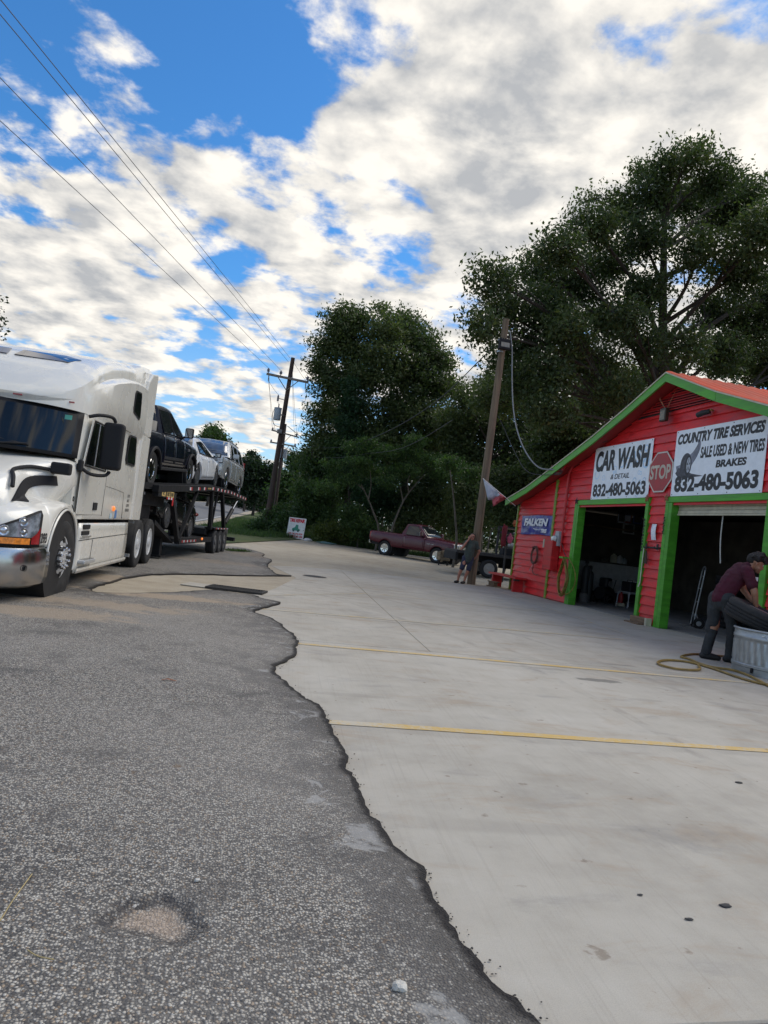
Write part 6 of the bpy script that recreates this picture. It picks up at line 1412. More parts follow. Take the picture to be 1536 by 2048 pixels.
for e in (.27,.76): MB().bar(al.lerp(ar,e)-Vector((0,.0,.05)), am-Vector((.07,-.05,.85)), .05).build('arm_brace', M_ARM, UP)
ins = []
for e in (.035,.33,.965):
    c = al.lerp(ar, e)+Vector((0,0,.07)); ins.append(c+b_+Vector((0,0,.34)))
    MB().lathe([(.03,0),(.03,.10),(.10,.11),(.10,.16),(.06,.18),(.10,.20),(.095,.27),(.05,.30),(.04,.36),(0,.37)], 12, Matrix.Translation(c)).build('insulator', M_PORC, UP, smooth=True)
for e in (.06,.94): MB().tube([al.lerp(ar,e)-Vector((0,0,.05)), al.lerp(ar,e)-Vector((0,0,.45))], .035, 8).build('hanger_insulator', M_PORC, UP)
pt = rel(onY(555,828,49.6)); 
tf = MB().lathe([(.24,-.42),(.25,-.40),(.25,.36),(.27,.38),(.27,.43),(.0,.47)], 18, Matrix.Translation(pt)).build('transformer', mat('transformer_grey',(.36,.41,.46),.45), UP, smooth=True)
MB().lathe([(.05,0),(.05,.06),(.03,.08),(.05,.12),(.03,.16),(.05,.2),(.02,.28),(0,.3)], 10, Matrix.Translation(pt+Vector((.02,0,.44)))).build('bushing', M_PORC, tf)
MB().tube([pt+Vector((.2,.1,.0)), pt+Vector((.46,.3,.0))], .05, 8).build('bracket', M_ARM, tf)
ct_ = rel(onY(556,797,49.6)); MB().lathe([(.05,-.18),(.07,-.16),(.07,.16),(.05,.2),(.02,.26),(0,.26)], 10, Matrix.Translation(ct_)).build('cutout_fuse', M_PORC, UP); MB().tube([ct_+Vector((0,0,.02)), ct_+Vector((.45,.2,.0))], .025, 6).build('fuse_bracket', M_ARM, UP)
jb_ = rel(onY(559,863,49.7)); MB().cbox(jb_, (.34,.25,.28)).build('splice_box', mat('splice_box_grey',(.20,.19,.18),.6), UP, bevel=.03)
def wire(name, pts, r, label, group=None, m=None):
    c = Vector(pts[0]); o = MB().tube([Vector(p)-c for p in pts], r, 5).build(name, m or M_WIRE); o.location = c; return tag(o, label, 'wire', group)
drop = MB(); 
for a, c in ((al.lerp(ar,.06)-Vector((0,0,.42)), ct_+Vector((0,0,.26))), (al.lerp(ar,.06)-Vector((0,0,.42)), rel(onY(550,862,49.7))), (rel(onY(586,722,49.9)), ar-Vector((.1,0,0))), (ct_-Vector((0,0,.15)), pt+Vector((0,0,.72)))): drop.tube(sag(a, c, .06, 6), .010, 4)
drop.tube(catmull([pt+Vector((-.24,0,.35)), pt+Vector((-.34,0,-.2)), pt+Vector((-.15,0,-.75)), pt+Vector((.3,.2,-.85))], 5), .018, 5)
drop.build('jumper_wire', M_WIRE, UP)
GW = 'power lines running overhead along the road'
for (px, py), at, lb in (((0,10),Vector(onY(580,716,50)),'uppermost overhead power line from the pole top'),((0,40),Vector(onY(577,724,50)),'overhead power line just below the uppermost one'),((0,165),ins[1],'overhead power line from the middle insulator'),((0,250),ins[0],'lowest overhead power line from the left end insulator')):
    d = ray(px, py); m_ = CPOS+d*((10.4-CH)/d.z); e = at+(m_-at)*1.9; wire('power_line', sag(at, e, -.10, 24), .010, lb, GW)
# poles further along the road
for i, (bx, tx, ty, Y, lb, arms) in enumerate(((552,571,848,72,'thinner utility pole with two cross arms behind the tall one',((867,(543,860),(595,874)),(883,(540,884),(592,893)))),(558,566,905,100,'farthest short utility pole seen behind the others',()))):
    bt = onY(bx, 1000, Y); tp_ = onY(tx, ty, Y); bb = Vector((bt.x, Y, gz(bt.x, Y)))
    P2, v2 = upole('utility_pole', lb, bb, tp_, .19, .13, 0,0,0, 'utility poles along the road')
    for _, l, r in arms:
        a, c = onY(l[0],l[1],Y-.2)-bb, onY(r[0],r[1],Y-.2)-bb; MB().bar(a, c, .12, .13).build('cross_arm', M_ARM, P2)
        MB().bar(a.lerp(c,.75), a.lerp(c,.52)-Vector((0,0,.9)), .05).build('arm_brace', M_ARM, P2)
        for e in (.04,.96): MB().lathe([(.09,0),(.09,.12),(.05,.2),(0,.2)], 8, Matrix.Translation(a.lerp(c,e)+Vector((0,0,.08)))).build('insulator', M_PORC, P2)
    if i == 0:
        for s_ in (-.35,.35): MB().lathe([(.24,0),(.24,.9),(0,1.0)], 12, Matrix.Translation(onY(563,916,Y)-bb+Vector((s_*.8,0,0)))).build('transformer', mat('transformer_pale',(.32,.33,.34),.5), P2)
UP['group'] = 'utility poles along the road'
PA = [ins[0],ins[1],ins[2],Vector(onY(584,722,50))]; PB = [onY(545,858,72), onY(567,866,72), onY(594,872,72), onY(571,850,72)]; PB2 = [onY(543,880,72), onY(563,885,72), onY(590,890,72)]
for k, (a, c) in enumerate(((ar+b_-Vector((0,0,.4)), PB[2]),(PA[3], PB[2]),(PA[3], PB2[2]),(ins[0], PB[0]))): wire('span_wire', sag(a, c, .25, 12), .012, ('wire from the right arm end to the far pole','thin wire from the pole top to the far upper arm','thin wire from the pole top to the far lower arm','wire from the left insulator to the far pole')[k], 'wires between the road poles')
# the shop's own pole with flood light, and the cables to it
sb, stp_ = Vector((8.27,22.6,0)), Vector((8.414,22.6,9.05))
SP = thing('wooden_pole', 'weathered brown wooden pole beside the leaning man', 'pole', sb); vv = stp_-sb
MB().tube([(0,0,-.1)]+[vv*t for t in (.25,.5,.75,1)], [.142,.138,.128,.118,.105], 16).build('pole_shaft', M_POLE2, SP, smooth=True)
fl2 = thing('pole_flood_light', 'black box flood light strapped high on the wooden pole', 'flood light', onY(1008,690,22.38))
MB().cbox((0,-.05,0),(.40,.16,.34)).build('housing', M_TRIM, fl2, bevel=.02)
for i in range(5): MB().cbox((-.15+.075*i,-.05,.18),(.02,.15,.05)).build('fin', M_TRIM, fl2)
MB().cbox((0,-.135,-.02),(.30,.012,.15)).build('lens', mat('led_panel',(.36,.34,.28),.3), fl2)
for i in range(6): MB().cbox((-.125+.05*i,-.143,-.02),(.006,.004,.15)).build('led_rib', M_TRIM, fl2)
for z in (-.20,.20): MB().lathe([(.128,0),(.128,.05),(.11,.05),(.11,0)], 16, Matrix.Translation((-.02,.22,z-.02)), True).build('strap', M_GALV, fl2)
ca = onY(1020,662,22.55); cbp = Vector((9.08,18.9,3.75))
mid = [onY(px, py, y) for px, py, y in ((1024,700,22.4),(1024,750,22.2),(1026,810,21.8),(1034,860,21.2),(1052,905,20.4),(1078,935,19.6))]
wire('service_cable', catmull([ca]+mid+[cbp], 5), .022, 'thick grey service cable drooping from the wooden pole to the shop roof', None, mat('cable_grey',(.20,.21,.22),.4))
mid2 = [onY(px, py, y) for px, py, y in ((1005,850,22.2),(1030,905,21),(1058,945,20))]
wire('thin_cable', catmull([onY(996,832,22.45)]+mid2+[Vector((9.1,18.8,3.6))], 5), .012, 'thin dark cable below the thick service cable', None)
c3 = [onY(px, py, y) for px, py, y in ((1012,662,22.6),(990,690,24),(950,730,27),(905,775,30),(860,812,33.5),(800,850,37.5),(740,878,41.5),(690,893,45),(640,895,48),(610,880,49.5),(575,852,72*.7))]
wire('long_service_line', catmull(c3, 4), .022, 'long sagging black line from the wooden pole past the trees', 'service lines crossing the trees')
c4 = [onY(px, py, y) for px, py, y in ((905,840,30),(840,880,34),(790,900,38),(730,908,42),(680,915,45),(630,914,48),(590,903,50),(566,894,52))]
wire('lower_service_line', catmull(c4, 4), .017, 'lower sagging line across the trees below the long one', 'service lines crossing the trees')
# flag on a short staff from the eave
fg_ = thing('small_flag', 'faded red and white flag hanging from a staff at the shop eave', 'flag', onY(1030,1014,21.9))
s0, s1 = onY(1031,1012,21.95)-onY(1030,1014,21.9), onY(966,957,21.7)-onY(1030,1014,21.9)
MB().tube([s0, s1], .012, 6).build('staff', M_WHITE, fg_)
pc = [(966,957),(985,990),(1008,1005),(1012,1013)]
top_, low_ = [(966,957),(978,968),(990,978),(1002,989),(1013,997)], [(977,1000),(983,996),(993,990),(985,1004),(992,1012)]
q = lambda p, d: onY(p[0],p[1],21.72+d)-onY(1030,1014,21.9)
rows = [[q(tuple(np.array(a)*(1-t)+np.array(b)*t), .09*math.sin(5*t+i*1.7)*(t*1.2)) for t in (0,.2,.4,.6,.8,1.0)] for i, (a, b) in enumerate(zip([(966,957),(974,965),(982,972),(990,979),(997,985)], [(976,1000),(984,1000),(992,995),(997,992),(1000,990)]))]
MB().grid(rows).build('white_field', mat('flag_white',(.46,.49,.56),.8), fg_, smooth=True, solid=.004)
rows = [[q(tuple(np.array(a)*(1-t)+np.array(b)*t), .10*math.sin(4*t+i*1.3)+.03) for t in (0,.25,.5,.75,1.0)] for i, (a, b) in enumerate(zip([(984,992),(991,985),(998,986),(1006,991),(1013,997)], [(986,1013),(991,1010),(998,1005),(1006,1001),(1013,998)]))]
MB().grid(rows).build('red_field', mat('flag_red',(.48,.10,.12),.8), fg_, smooth=True, solid=.004)

# ---------------------------------------------------------------- people
from mathutils import noise as mnoise
def fused(name, chains, m, parent, voxel=.009, it=4, balls=(), fold=0.0):
    """tapered limbs grown into one continuous surface"""
    mb = MB()
    for ch in chains:
        pts = [Vector(p[:3]) for p in ch]; rs = [p[3] for p in ch]; P = []; Rr = []
        for i in range(len(pts)-1):
            for k in range(4): t = k/4; P.append(pts[i].lerp(pts[i+1], t)); Rr.append(lerp(rs[i], rs[i+1], t))
        P.append(pts[-1]); Rr.append(rs[-1]); mb.tube(P, Rr, 12)
        for p, r in zip(pts, rs): mb.ball(p, r, 12, 8)
    for c, r in balls: mb.ball(c, r, 16, 12)
    o = mb.build(name, m, None, smooth=True)
    a = o.modifiers.new('r', 'REMESH'); a.mode = 'VOXEL'; a.voxel_size = voxel; b = o.modifiers.new('s', 'SMOOTH'); b.iterations = it; b.factor = .5
    dg = bpy.context.evaluated_depsgraph_get(); me = bpy.data.meshes.new_from_object(o.evaluated_get(dg)); me.name = name
    if fold:
        for v in me.vertices:
            p = v.co; k = mnoise.noise(Vector((p.x*9, p.y*9, p.z*16)))+.6*mnoise.noise(Vector((p.x*22+p.z*9, p.y*22, p.z*30)))
            v.co = p+v.normal*(k*fold)
    o.modifiers.clear(); old = o.data; o.data = me; bpy.data.meshes.remove(old); me.shade_smooth()
    me.materials.clear(); me.materials.append(m)
    o.parent = parent; return o
M_SKIN = mat('skin_tan', (.36,.175,.105), .5, var=.08, vscale=8); M_SKIN2 = mat('skin_ruddy', (.42,.185,.12), .5, var=.08, vscale=8)
M_HAIR = mat('dark_hair', (.012,.009,.008), .6, bump=.8, bscale=120); M_SHIRTM = mat('maroon_polo', (.060,.006,.018), .85, var=.15, vscale=5, bump=.2, bscale=25)
M_SHIRTG = mat('grey_green_tee', (.060,.075,.065), .9, var=.1, bump=.2, bscale=20); M_SHORT = mat('navy_shorts', (.030,.035,.065), .9, var=.15)
M_JEAN = mat('dark_jeans', (.030,.034,.038), .9, var=.35, vscale=6, bump=.25, bscale=30); M_SHOE = mat('black_shoe', (.014,.014,.015), .6)
def fingers(w, d, n, s, curl=.5):
    """palm and five fingers from wrist w, pointing d with palm normal n; s picks the thumb side"""
    w, d, n = Vector(w), Vector(d).normalized(), Vector(n).normalized(); sd = d.cross(n).normalized()*s; ch = []
    ch.append([(*w,.026),(*(w+d*.045),.030),(*(w+d*.085),.030)])
    for i, (o, L) in enumerate(((.033,.072),(.011,.082),(-.011,.076),(-.032,.060))):
        b = w+d*.088+sd*o; k1 = b+(d*math.cos(curl*.6)+n*math.sin(curl*.6))*L*.42; k2 = k1+(d*math.cos(curl*1.5)+n*math.sin(curl*1.5))*L*.34; k3 = k2+(d*math.cos(curl*2.2)+n*math.sin(curl*2.2))*L*.28
        ch.append([(*(w+d*.05+sd*o*.8),.012),(*b,.0115),(*k1,.0105),(*k2,.0095),(*k3,.008)])
    tb = w+d*.03+sd*.028; t1 = tb+(d*.6+sd*.7+n*.3).normalized()*.042; t2 = t1+(d*.85+sd*.25+n*.4).normalized()*.034
    ch.append([(*tb,.015),(*t1,.012),(*t2,.0095)]); return ch
def head_chains(c, f, up, s=1.0):
    """c centre of skull, f facing, up crown direction"""
    c, f, up = Vector(c), Vector(f).normalized(), Vector(up).normalized(); r = f.cross(up).normalized(); up = r.cross(f).normalized()
    P = lambda a, b, d: tuple(c+r*a*s+f*b*s+up*d*s)
    ch = [[(*P(0,-.015,.035),.080*s),(*P(0,.015,.02),.076*s),(*P(0,.040,-.045),.055*s),(*P(0,.058,-.088),.034*s)],
          [(*P(0,.088,.008),.012*s),(*P(0,.108,-.028),.016*s)], [(*P(.03,.075,-.05),.02*s),(*P(-.03,.075,-.05),.02*s)],
          [(*P(-.055,.05,-.06),.02*s),(*P(0,.078,-.098),.022*s),(*P(.055,.05,-.06),.02*s)],
          [(*P(.078,-.005,.0),.014*s),(*P(.084,-.015,-.03),.012*s)], [(*P(-.078,-.005,.0),.014*s),(*P(-.084,-.015,-.03),.012*s)],
          [(*P(-.04,.083,.028),.012*s),(*P(.04,.083,.028),.012*s)]]
    return ch, P
def face_bits(P, par, s=1.0, beard=False):
    for x in (-.032,.032):
        MB().ball(P(x,.083,.008), .011*s, 10, 6).build('eye', mat('eye_white',(.6,.58,.55),.2), par); MB().ball(P(x,.092,.008), .0065*s, 8, 6).build('iris', M_HAIR, par)
        MB().tube([P(x-.018,.092,.027), P(x,.097,.032), P(x+.018,.090,.027)], .0055*s, 6).build('eyebrow', M_HAIR, par)
    MB().tube([P(-.024,.088,-.062), P(0,.098,-.060), P(.024,.088,-.062)], .006*s, 6).build('lips', mat('lips',(.30,.09,.07),.5), par)
# man leaning on the pole, phone at his ear
LP = thing('person', 'man in grey green tee and navy shorts leaning on the pole', 'person', (7.84,22.40,0), rad(-12.7))
hd, PH = head_chains((.215,.03,1.575), (-.25,-1,.02), (.10,.05,1))
arm_r = [(.06,.0,1.38,.052),(-.10,-.10,1.16,.045),(-.13,-.14,1.13,.042),(.0,-.12,1.34,.032),(.095,-.06,1.485,.026)]
arm_l = [(.36,.06,1.37,.052),(.50,.07,1.12,.045),(.50,.09,1.10,.042),(.44,.13,.93,.033),(.36,.17,.84,.027)]
legs = [[(.06,.04,.86,.088),(.02,.0,.64,.076),(-.02,-.01,.47,.056),(-.04,.0,.44,.056),(-.08,.03,.28,.052),(-.10,.04,.09,.035)], [(.24,.06,.86,.088),(.23,.01,.64,.076),(.20,-.02,.47,.056),(.185,-.01,.44,.056),(.14,.02,.28,.052),(.11,.03,.09,.035)]]
torso = [[(.15,.06,.90,.135),(.18,.05,1.08,.145),(.20,.05,1.24,.150),(.21,.055,1.36,.115)], [(.07,.05,1.37,.065),(.35,.06,1.37,.065)], [(.21,.05,1.40,.062),(.215,.045,1.50,.056)]]
bd = fused('body', hd+torso+legs+[arm_r,arm_l]+fingers((.095,-.06,1.485),(.25,.10,1),(.6,.5,0),1,.9)+fingers((.36,.17,.84),(-.6,.3,-.6),(0,-1,0),1,.5), M_SKIN2, LP, .0085, 3)
face_bits(PH, LP)
fused('t_shirt', [[(.15,.055,.80,.150),(.16,.04,.92,.158),(.18,.03,1.06,.166),(.20,.04,1.24,.165),(.21,.055,1.36,.130)], [(.05,.045,1.375,.080),(.37,.06,1.375,.080)], [(.06,.0,1.38,.072),(-.035,-.06,1.24,.070)], [(.36,.06,1.37,.072),(.44,.07,1.22,.072)], [(.21,.05,1.40,.075),(.212,.05,1.45,.066)]], M_SHIRTG, LP, .011, 4, fold=.012)
fused('shorts', [[(.065,.05,.86,.115),(.035,.03,.70,.098),(-.02,.0,.50,.086)], [(.24,.06,.86,.115),(.235,.03,.70,.098),(.205,-.01,.50,.086)], [(.15,.06,.90,.140),(.15,.06,.82,.145)]], M_SHORT, LP, .011, 4, fold=.010)
for i, (x, y) in enumerate(((-.10,.04),(.11,.03))): fused('shoe', [[(x+.01,y+.05,.045,.046),(x-.04,y-.08,.04,.048),(x-.11,y-.19,.035,.038)]], M_SHOE, LP, .009, 2)
rows = [(PH(0,-.03,.05), (.086,.094,.080))]
fused('hair', [], mat('short_brown_hair',(.035,.022,.016),.7), LP, .008, 1, balls=[(PH(0,-.030,.058), (.084,.092,.066)), (PH(0,-.055,.02), (.074,.062,.075))])
MB().cbox(PH(-.092,.02,-.005), (.018,.02,.13)).build('phone', M_BLACK, None, bevel=.004)
ph = bpy.data.objects['phone']; ph.location = LP.location; ph.rotation_euler = LP.rotation_euler; tag(ph, 'black phone held to the ear of the leaning man', 'phone')
# mechanic bent over a truck tyre
MC = thing('person', 'man in maroon polo and ripped dark jeans bending over a tire', 'person', (7.52,9.50,0), rad(-12.7))
hd, PM = head_chains((.475,-.02,1.545), (.93,-.22,-.38), (.36,.0,.93), 1.06)
arm_n = [(.27,-.19,1.40,.062),(.355,-.27,1.13,.052),(.36,-.275,1.10,.050),(.40,-.25,.98,.042),(.435,-.22,.875,.031)]
arm_f = [(.30,.19,1.40,.060),(.43,.20,1.14,.050),(.435,.20,1.12,.048),(.50,.14,1.02,.040),(.56,.06,.935,.030)]
legm = [[(-.02,.10,.96,.100),(-.03,.09,.74,.084),(-.02,.06,.53,.068),(-.03,.06,.50,.066),(-.07,.07,.32,.064),(-.10,.07,.10,.042)], [(.06,-.10,.96,.100),(.13,-.10,.74,.084),(.19,-.09,.53,.068),(.19,-.09,.50,.066),(.20,-.06,.32,.064),(.21,-.04,.10,.042)]]
tor = [[(.02,0,.98,.115),(.08,0,1.12,.120),(.17,0,1.27,.130),(.26,0,1.40,.110)], [(.27,-.17,1.41,.075),(.29,.17,1.41,.075)], [(.28,0,1.43,.075),(.40,-.01,1.50,.062)]]
fused('body', hd+tor+legm+[arm_n,arm_f]+fingers((.435,-.22,.875),(.45,.10,-.85),(.5,.6,.3),1,.7)+fingers((.56,.06,.935),(.75,-.25,-.55),(.2,-.3,-.9),-1,.6), M_SKIN, MC, .0085, 3)
face_bits(PM, MC, 1.06)
fused('polo_shirt', [[(.01,0,.96,.148),(.05,0,1.05,.150),(.11,0,1.16,.155),(.185,0,1.29,.165),(.265,0,1.41,.135)], [(.27,-.17,1.41,.088),(.29,.17,1.41,.088)], [(.27,-.19,1.40,.085),(.325,-.245,1.22,.082)], [(.30,.19,1.40,.083),(.385,.21,1.22,.080)], [(.28,0,1.44,.088),(.345,-.005,1.485,.074)]], M_SHIRTM, MC, .011, 4, fold=.009)
fused('jeans', [[(-.02,.09,.95,.122),(-.035,.09,.74,.104),(-.04,.07,.56,.084)], [(-.04,.07,.44,.078),(-.075,.07,.30,.076),(-.105,.07,.10,.074)], [(-.075,.10,.56,.06),(-.08,.10,.44,.06)], [(.06,-.09,.95,.122),(.12,-.10,.74,.102),(.18,-.09,.52,.084),(.20,-.06,.30,.076),(.205,-.045,.10,.074)], [(.02,0,.98,.140),(.02,0,.90,.142)]], M_JEAN, MC, .011, 3, fold=.007)
for x, y in ((-.10,.07),(.21,-.04)): fused('shoe', [[(x-.05,y+.01,.05,.052),(x+.06,y-.02,.048,.054),(x+.17,y-.05,.04,.042)]], M_SHOE, MC, .009, 2)
fused('hair', [], M_HAIR, MC, .008, 1, balls=[(PM(0,-.02,.080), (.105,.11,.090)), (PM(0,.050,.095), (.090,.080,.070)), (PM(0,-.075,.035), (.086,.066,.095)), (PM(.03,.095,.075), (.05,.04,.04)), (PM(-.04,.08,.09), (.05,.05,.045)), (PM(.05,.0,.145), (.05,.05,.04)), (PM(-.04,-.03,.15), (.05,.05,.04)), (PM(.09,-.03,.06),(.03,.05,.06)), (PM(-.09,-.03,.06),(.03,.05,.06))]+[(PM(*(Vector((random.gauss(0,1),random.gauss(0,1)-.2,abs(random.gauss(.6,.6)))).normalized()*.118+Vector((0,0,.045)))), (.022,.022,.02)) for _ in range(60)])
MB().cbox((.425,-.165,1.31),(.05,.006,.06)).build('chest_emblem', M_WHITE, MC)
MB().cbox((.30,-.182,1.335),(.012,.006,.035)).build('pen_clip', M_WHITE, MC)
# galvanised stock tank, tyre and hose
tk = thing('stock_tank', 'round galvanised stock tank under the truck tire at right edge', 'stock tank', (7.76,8.48,0), 0)
prof = [(.0,.02),(.59,.02),(.60,.0),(.615,.03),(.60,.07),(.592,.11),(.60,.13),(.60,.16)]
rib = MB(); n = 120; rows = []
for k in range(n+1):
    a = 2*PI*k/n; rows.append(a)
body_r = [[( (.597+(.007*math.sin(a*40) if .17 < z < .44 else (.012 if abs(z-.50) < .022 else (.010 if abs(z-.115) < .02 else 0))))*math.cos(a), (.597+(.007*math.sin(a*40) if .17 < z < .44 else (.012 if abs(z-.50) < .022 else (.010 if abs(z-.115) < .02 else 0))))*math.sin(a), z) for a in np.linspace(0,2*PI,241)] for z in (0,.02,.09,.10,.115,.13,.14,.165,.18,.31,.43,.445,.47,.485,.50,.515,.53,.60)]
MB().grid(body_r).build('wall', M_GALV, tk, smooth=True); MB().lathe([(0,.42),(.59,.42)], 40).build('shade_disc', mat('tank_shade_black',(.012,.012,.012),.5,spec=.1), tk)  # added near-black disc: paints the shade seen through the tyre's hole
MB().tube([(.603*math.cos(a),.603*math.sin(a),.605) for a in np.linspace(0,2*PI,49)[:-1]], .017, 8, closed=True).build('rim', M_GALV, tk, smooth=True)
an = rad(196); MB().cbox((.612*math.cos(an),.612*math.sin(an),.07),(.03,.03,.07)).build('drain_plug', M_TRIM, tk, bevel=.008)
for a, z, w in ((rad(206),.555,.05),(rad(212),.53,.04)): MB().cbox((.603*math.cos(a),.603*math.sin(a),z),(.006,w,.012),None).build('paint_mark', M_WHITE, tk)
tyq = thing('truck_tire', 'large worn truck tire tilted across the galvanised tank', 'tire', (7.76,8.90,.735), 0)
wq = MB().lathe([(.285,-.105),(.305,-.118),(.45,-.135),(.485,-.118),(.50,-.09),(.50,-.074),(.484,-.070),(.484,-.058),(.50,-.054),(.50,-.026),(.484,-.022),(.484,-.010),(.50,-.006),(.50,.022),(.484,.026),(.484,.038),(.50,.042),(.50,.088),(.485,.118),(.45,.135),(.40,.139),(.395,.134),(.36,.134),(.305,.118),(.285,.105)], 64, None, True).build('tread', M_TYRE, tyq, smooth=True)
MB().lathe([(.288,.098),(.31,.112),(.318,.116),(.312,.108)], 40, None).build('bead_ring', mat('bead_grey',(.20,.20,.20),.5), tyq)
right = Vector((.975,-.22,0)); toc = Vector((-.22,-.975,0))
nrm = (Vector((0,0,1))+right*.30+toc*.20).normalized(); tyq.rotation_euler = nrm.to_track_quat('Z','Y').to_euler()
sc_ = MB().bar((0,0,0),(.14,-.03,-.05),.05,.012).build('scraper', M_GALV); sc_.location = MC.matrix_basis @ Vector((.47,-.19,.79)); sc_.rotation_euler.z = rad(-12.7); tag(sc_, 'grey scraper tool in the hand of the bending man', 'tool')
hz_ = [(1536,1370),(1500,1356),(1460,1345),(1420,1333),(1400,1330),(1360,1327),(1330,1330),(1316,1325),(1322,1317),(1350,1316),(1385,1322),(1400,1334),(1392,1339),(1360,1338),(1335,1333)]
h1 = catmull([onZ(x,y,.018) for x,y in [(1545,1376),(1500,1352),(1465,1340),(1430,1335),(1402,1328),(1378,1318),(1362,1313),(1385,1308),(1420,1310),(1452,1313)]], 5)
wire('air_hose', h1, .017, 'yellow brown air hose running from the tank past the shoes', 'yellow hoses on the concrete by the tank', mat('hose_yellow',(.26,.17,.045),.5,var=.25,vscale=8))
h2 = catmull([onZ(x,y,.02) for x,y in [(1396,1330),(1400,1338),(1385,1340),(1350,1337),(1322,1330),(1316,1324),(1332,1320),(1365,1322),(1392,1327),(1430,1338),(1470,1352),(1510,1364),(1550,1372)]], 5)
wire('air_hose', h2, .017, 'yellow brown hose with a flat loop left of the tank', 'yellow hoses on the concrete by the tank', MATS['hose_yellow'])
# ================================================================== trees and undergrowth
def leaf_mat(name, c0, c1, c2, trans=.42):
    m = bpy.data.materials.new(name); m.use_nodes = True; T = NT(m.node_tree); b = T.n['Principled BSDF']
    tone = T.add('ShaderNodeAttribute', {'attribute_name': 'tone'}).outputs['Fac']
    c = T.ramp(tone, [(0.0, c0), (0.55, c1), (1.0, c2)])
    T.set(b.inputs['Base Color'], c); b.inputs['Roughness'].default_value = .5; b.inputs['Specular IOR Level'].default_value = .35
    tr = T.add('ShaderNodeBsdfTranslucent'); T.set(tr.inputs[0], T.mix(1.0, c, (1.0,1.25,.55,1), 'MULTIPLY'))
    mx = T.add('ShaderNodeMixShader'); mx.inputs[0].default_value = trans
    T.l.new(b.outputs[0], mx.inputs[1]); T.l.new(tr.outputs[0], mx.inputs[2])
    T.l.new(mx.outputs[0], T.n['Material Output'].inputs[0]); return m
M_OAK = leaf_mat('oak_leaf', (.036,.055,.022), (.072,.100,.038), (.145,.16,.065))
M_ELM = leaf_mat('elm_leaf', (.048,.070,.028), (.092,.122,.045), (.17,.175,.075))
M_BRUSH = leaf_mat('brush_leaf', (.028,.052,.020), (.055,.10,.032), (.105,.16,.048))
M_VINE = leaf_mat('vine_leaf', (.022,.052,.026), (.040,.088,.040), (.07,.13,.055))
M_YEL = leaf_mat('yellow_green_leaf', (.04,.060,.016), (.085,.115,.025), (.16,.17,.035))
M_FROND = leaf_mat('frond_leaf', (.030,.060,.020), (.055,.105,.030), (.10,.16,.045))
M_CONI = leaf_mat('conifer_leaf', (.012,.026,.014), (.022,.040,.020), (.035,.06,.028))
M_FARL = leaf_mat('far_leaf', (.030,.055,.018), (.060,.10,.030), (.10,.15,.045))
M_BARK = mat('bark_dark', (.050,.040,.032), .95, var=.4, vscale=4, stretch=(4,4,.6), bump=.8, bscale=25)
M_BARKP = mat('bark_pale', (.11,.095,.075), .95, var=.35, vscale=4, stretch=(4,4,.6), bump=.6, bscale=25)

def leaves_mesh(name, sprigs, tones, per, sig, L, wr, m, parent, seed, droop=.25, up=.35):
    g = np.random.default_rng(seed); n = len(sprigs)*per
    c = np.repeat(sprigs, per, 0)+g.normal(0, 1, (n,3))*np.array([sig,sig,sig*.75]); tn = np.clip(np.repeat(tones, per)+g.normal(0,.14,n), 0, 1)
    d = g.normal(0,1,(n,3)); d[:,2] -= droop; d /= np.linalg.norm(d, axis=1)[:,None]
    k = g.normal(0,1,(n,3)); k[:,2] += up; s = np.cross(d, k); s /= np.linalg.norm(s, axis=1)[:,None]+1e-9
    l = L*g.uniform(.45,1.45,n)[:,None]; nrm = np.cross(d, s)
    v = np.empty((n,4,3)); v[:,0] = c-d*l/2; v[:,1] = c+s*l*wr/2+nrm*l*.06; v[:,2] = c+d*l/2; v[:,3] = c-s*l*wr/2+nrm*l*.06
    me = bpy.data.meshes.new(name); me.vertices.add(n*4); me.loops.add(n*4); me.polygons.add(n)
    me.vertices.foreach_set('co', v.reshape(-1)); me.loops.foreach_set('vertex_index', np.arange(n*4, dtype=np.int32)); me.polygons.foreach_set('loop_start', np.arange(0, n*4, 4, dtype=np.int32))
    me.update(calc_edges=True)
    at = me.attributes.new('tone', 'FLOAT', 'POINT'); at.data.foreach_set('value', np.repeat(tn, 4).astype(np.float32))
    return link(name, me, m, parent)
def in_lobes(lobes, n, g, shell=.42, squash=.85):
    r = np.array([l[3] for l in lobes]); w = r**2.2; w /= w.sum(); i = g.choice(len(lobes), n, p=w)
    d = g.normal(0,1,(n,3)); d /= np.linalg.norm(d, axis=1)[:,None]; q = (g.random(n)**shell)[:,None]
    # broken outline: sprigs cluster into boughs inside each lobe
    ph = g.uniform(0, 6.28, (len(lobes),3)); bump = 1+.28*np.sin(d[:,0]*4+ph[i,0])*np.sin(d[:,1]*5+ph[i,1])+.22*np.sin(d[:,2]*6+ph[i,2])
    return np.array([l[:3] for l in lobes])[i]+d*q*(r[i]*bump)[:,None]*np.array([1,1,squash]), i
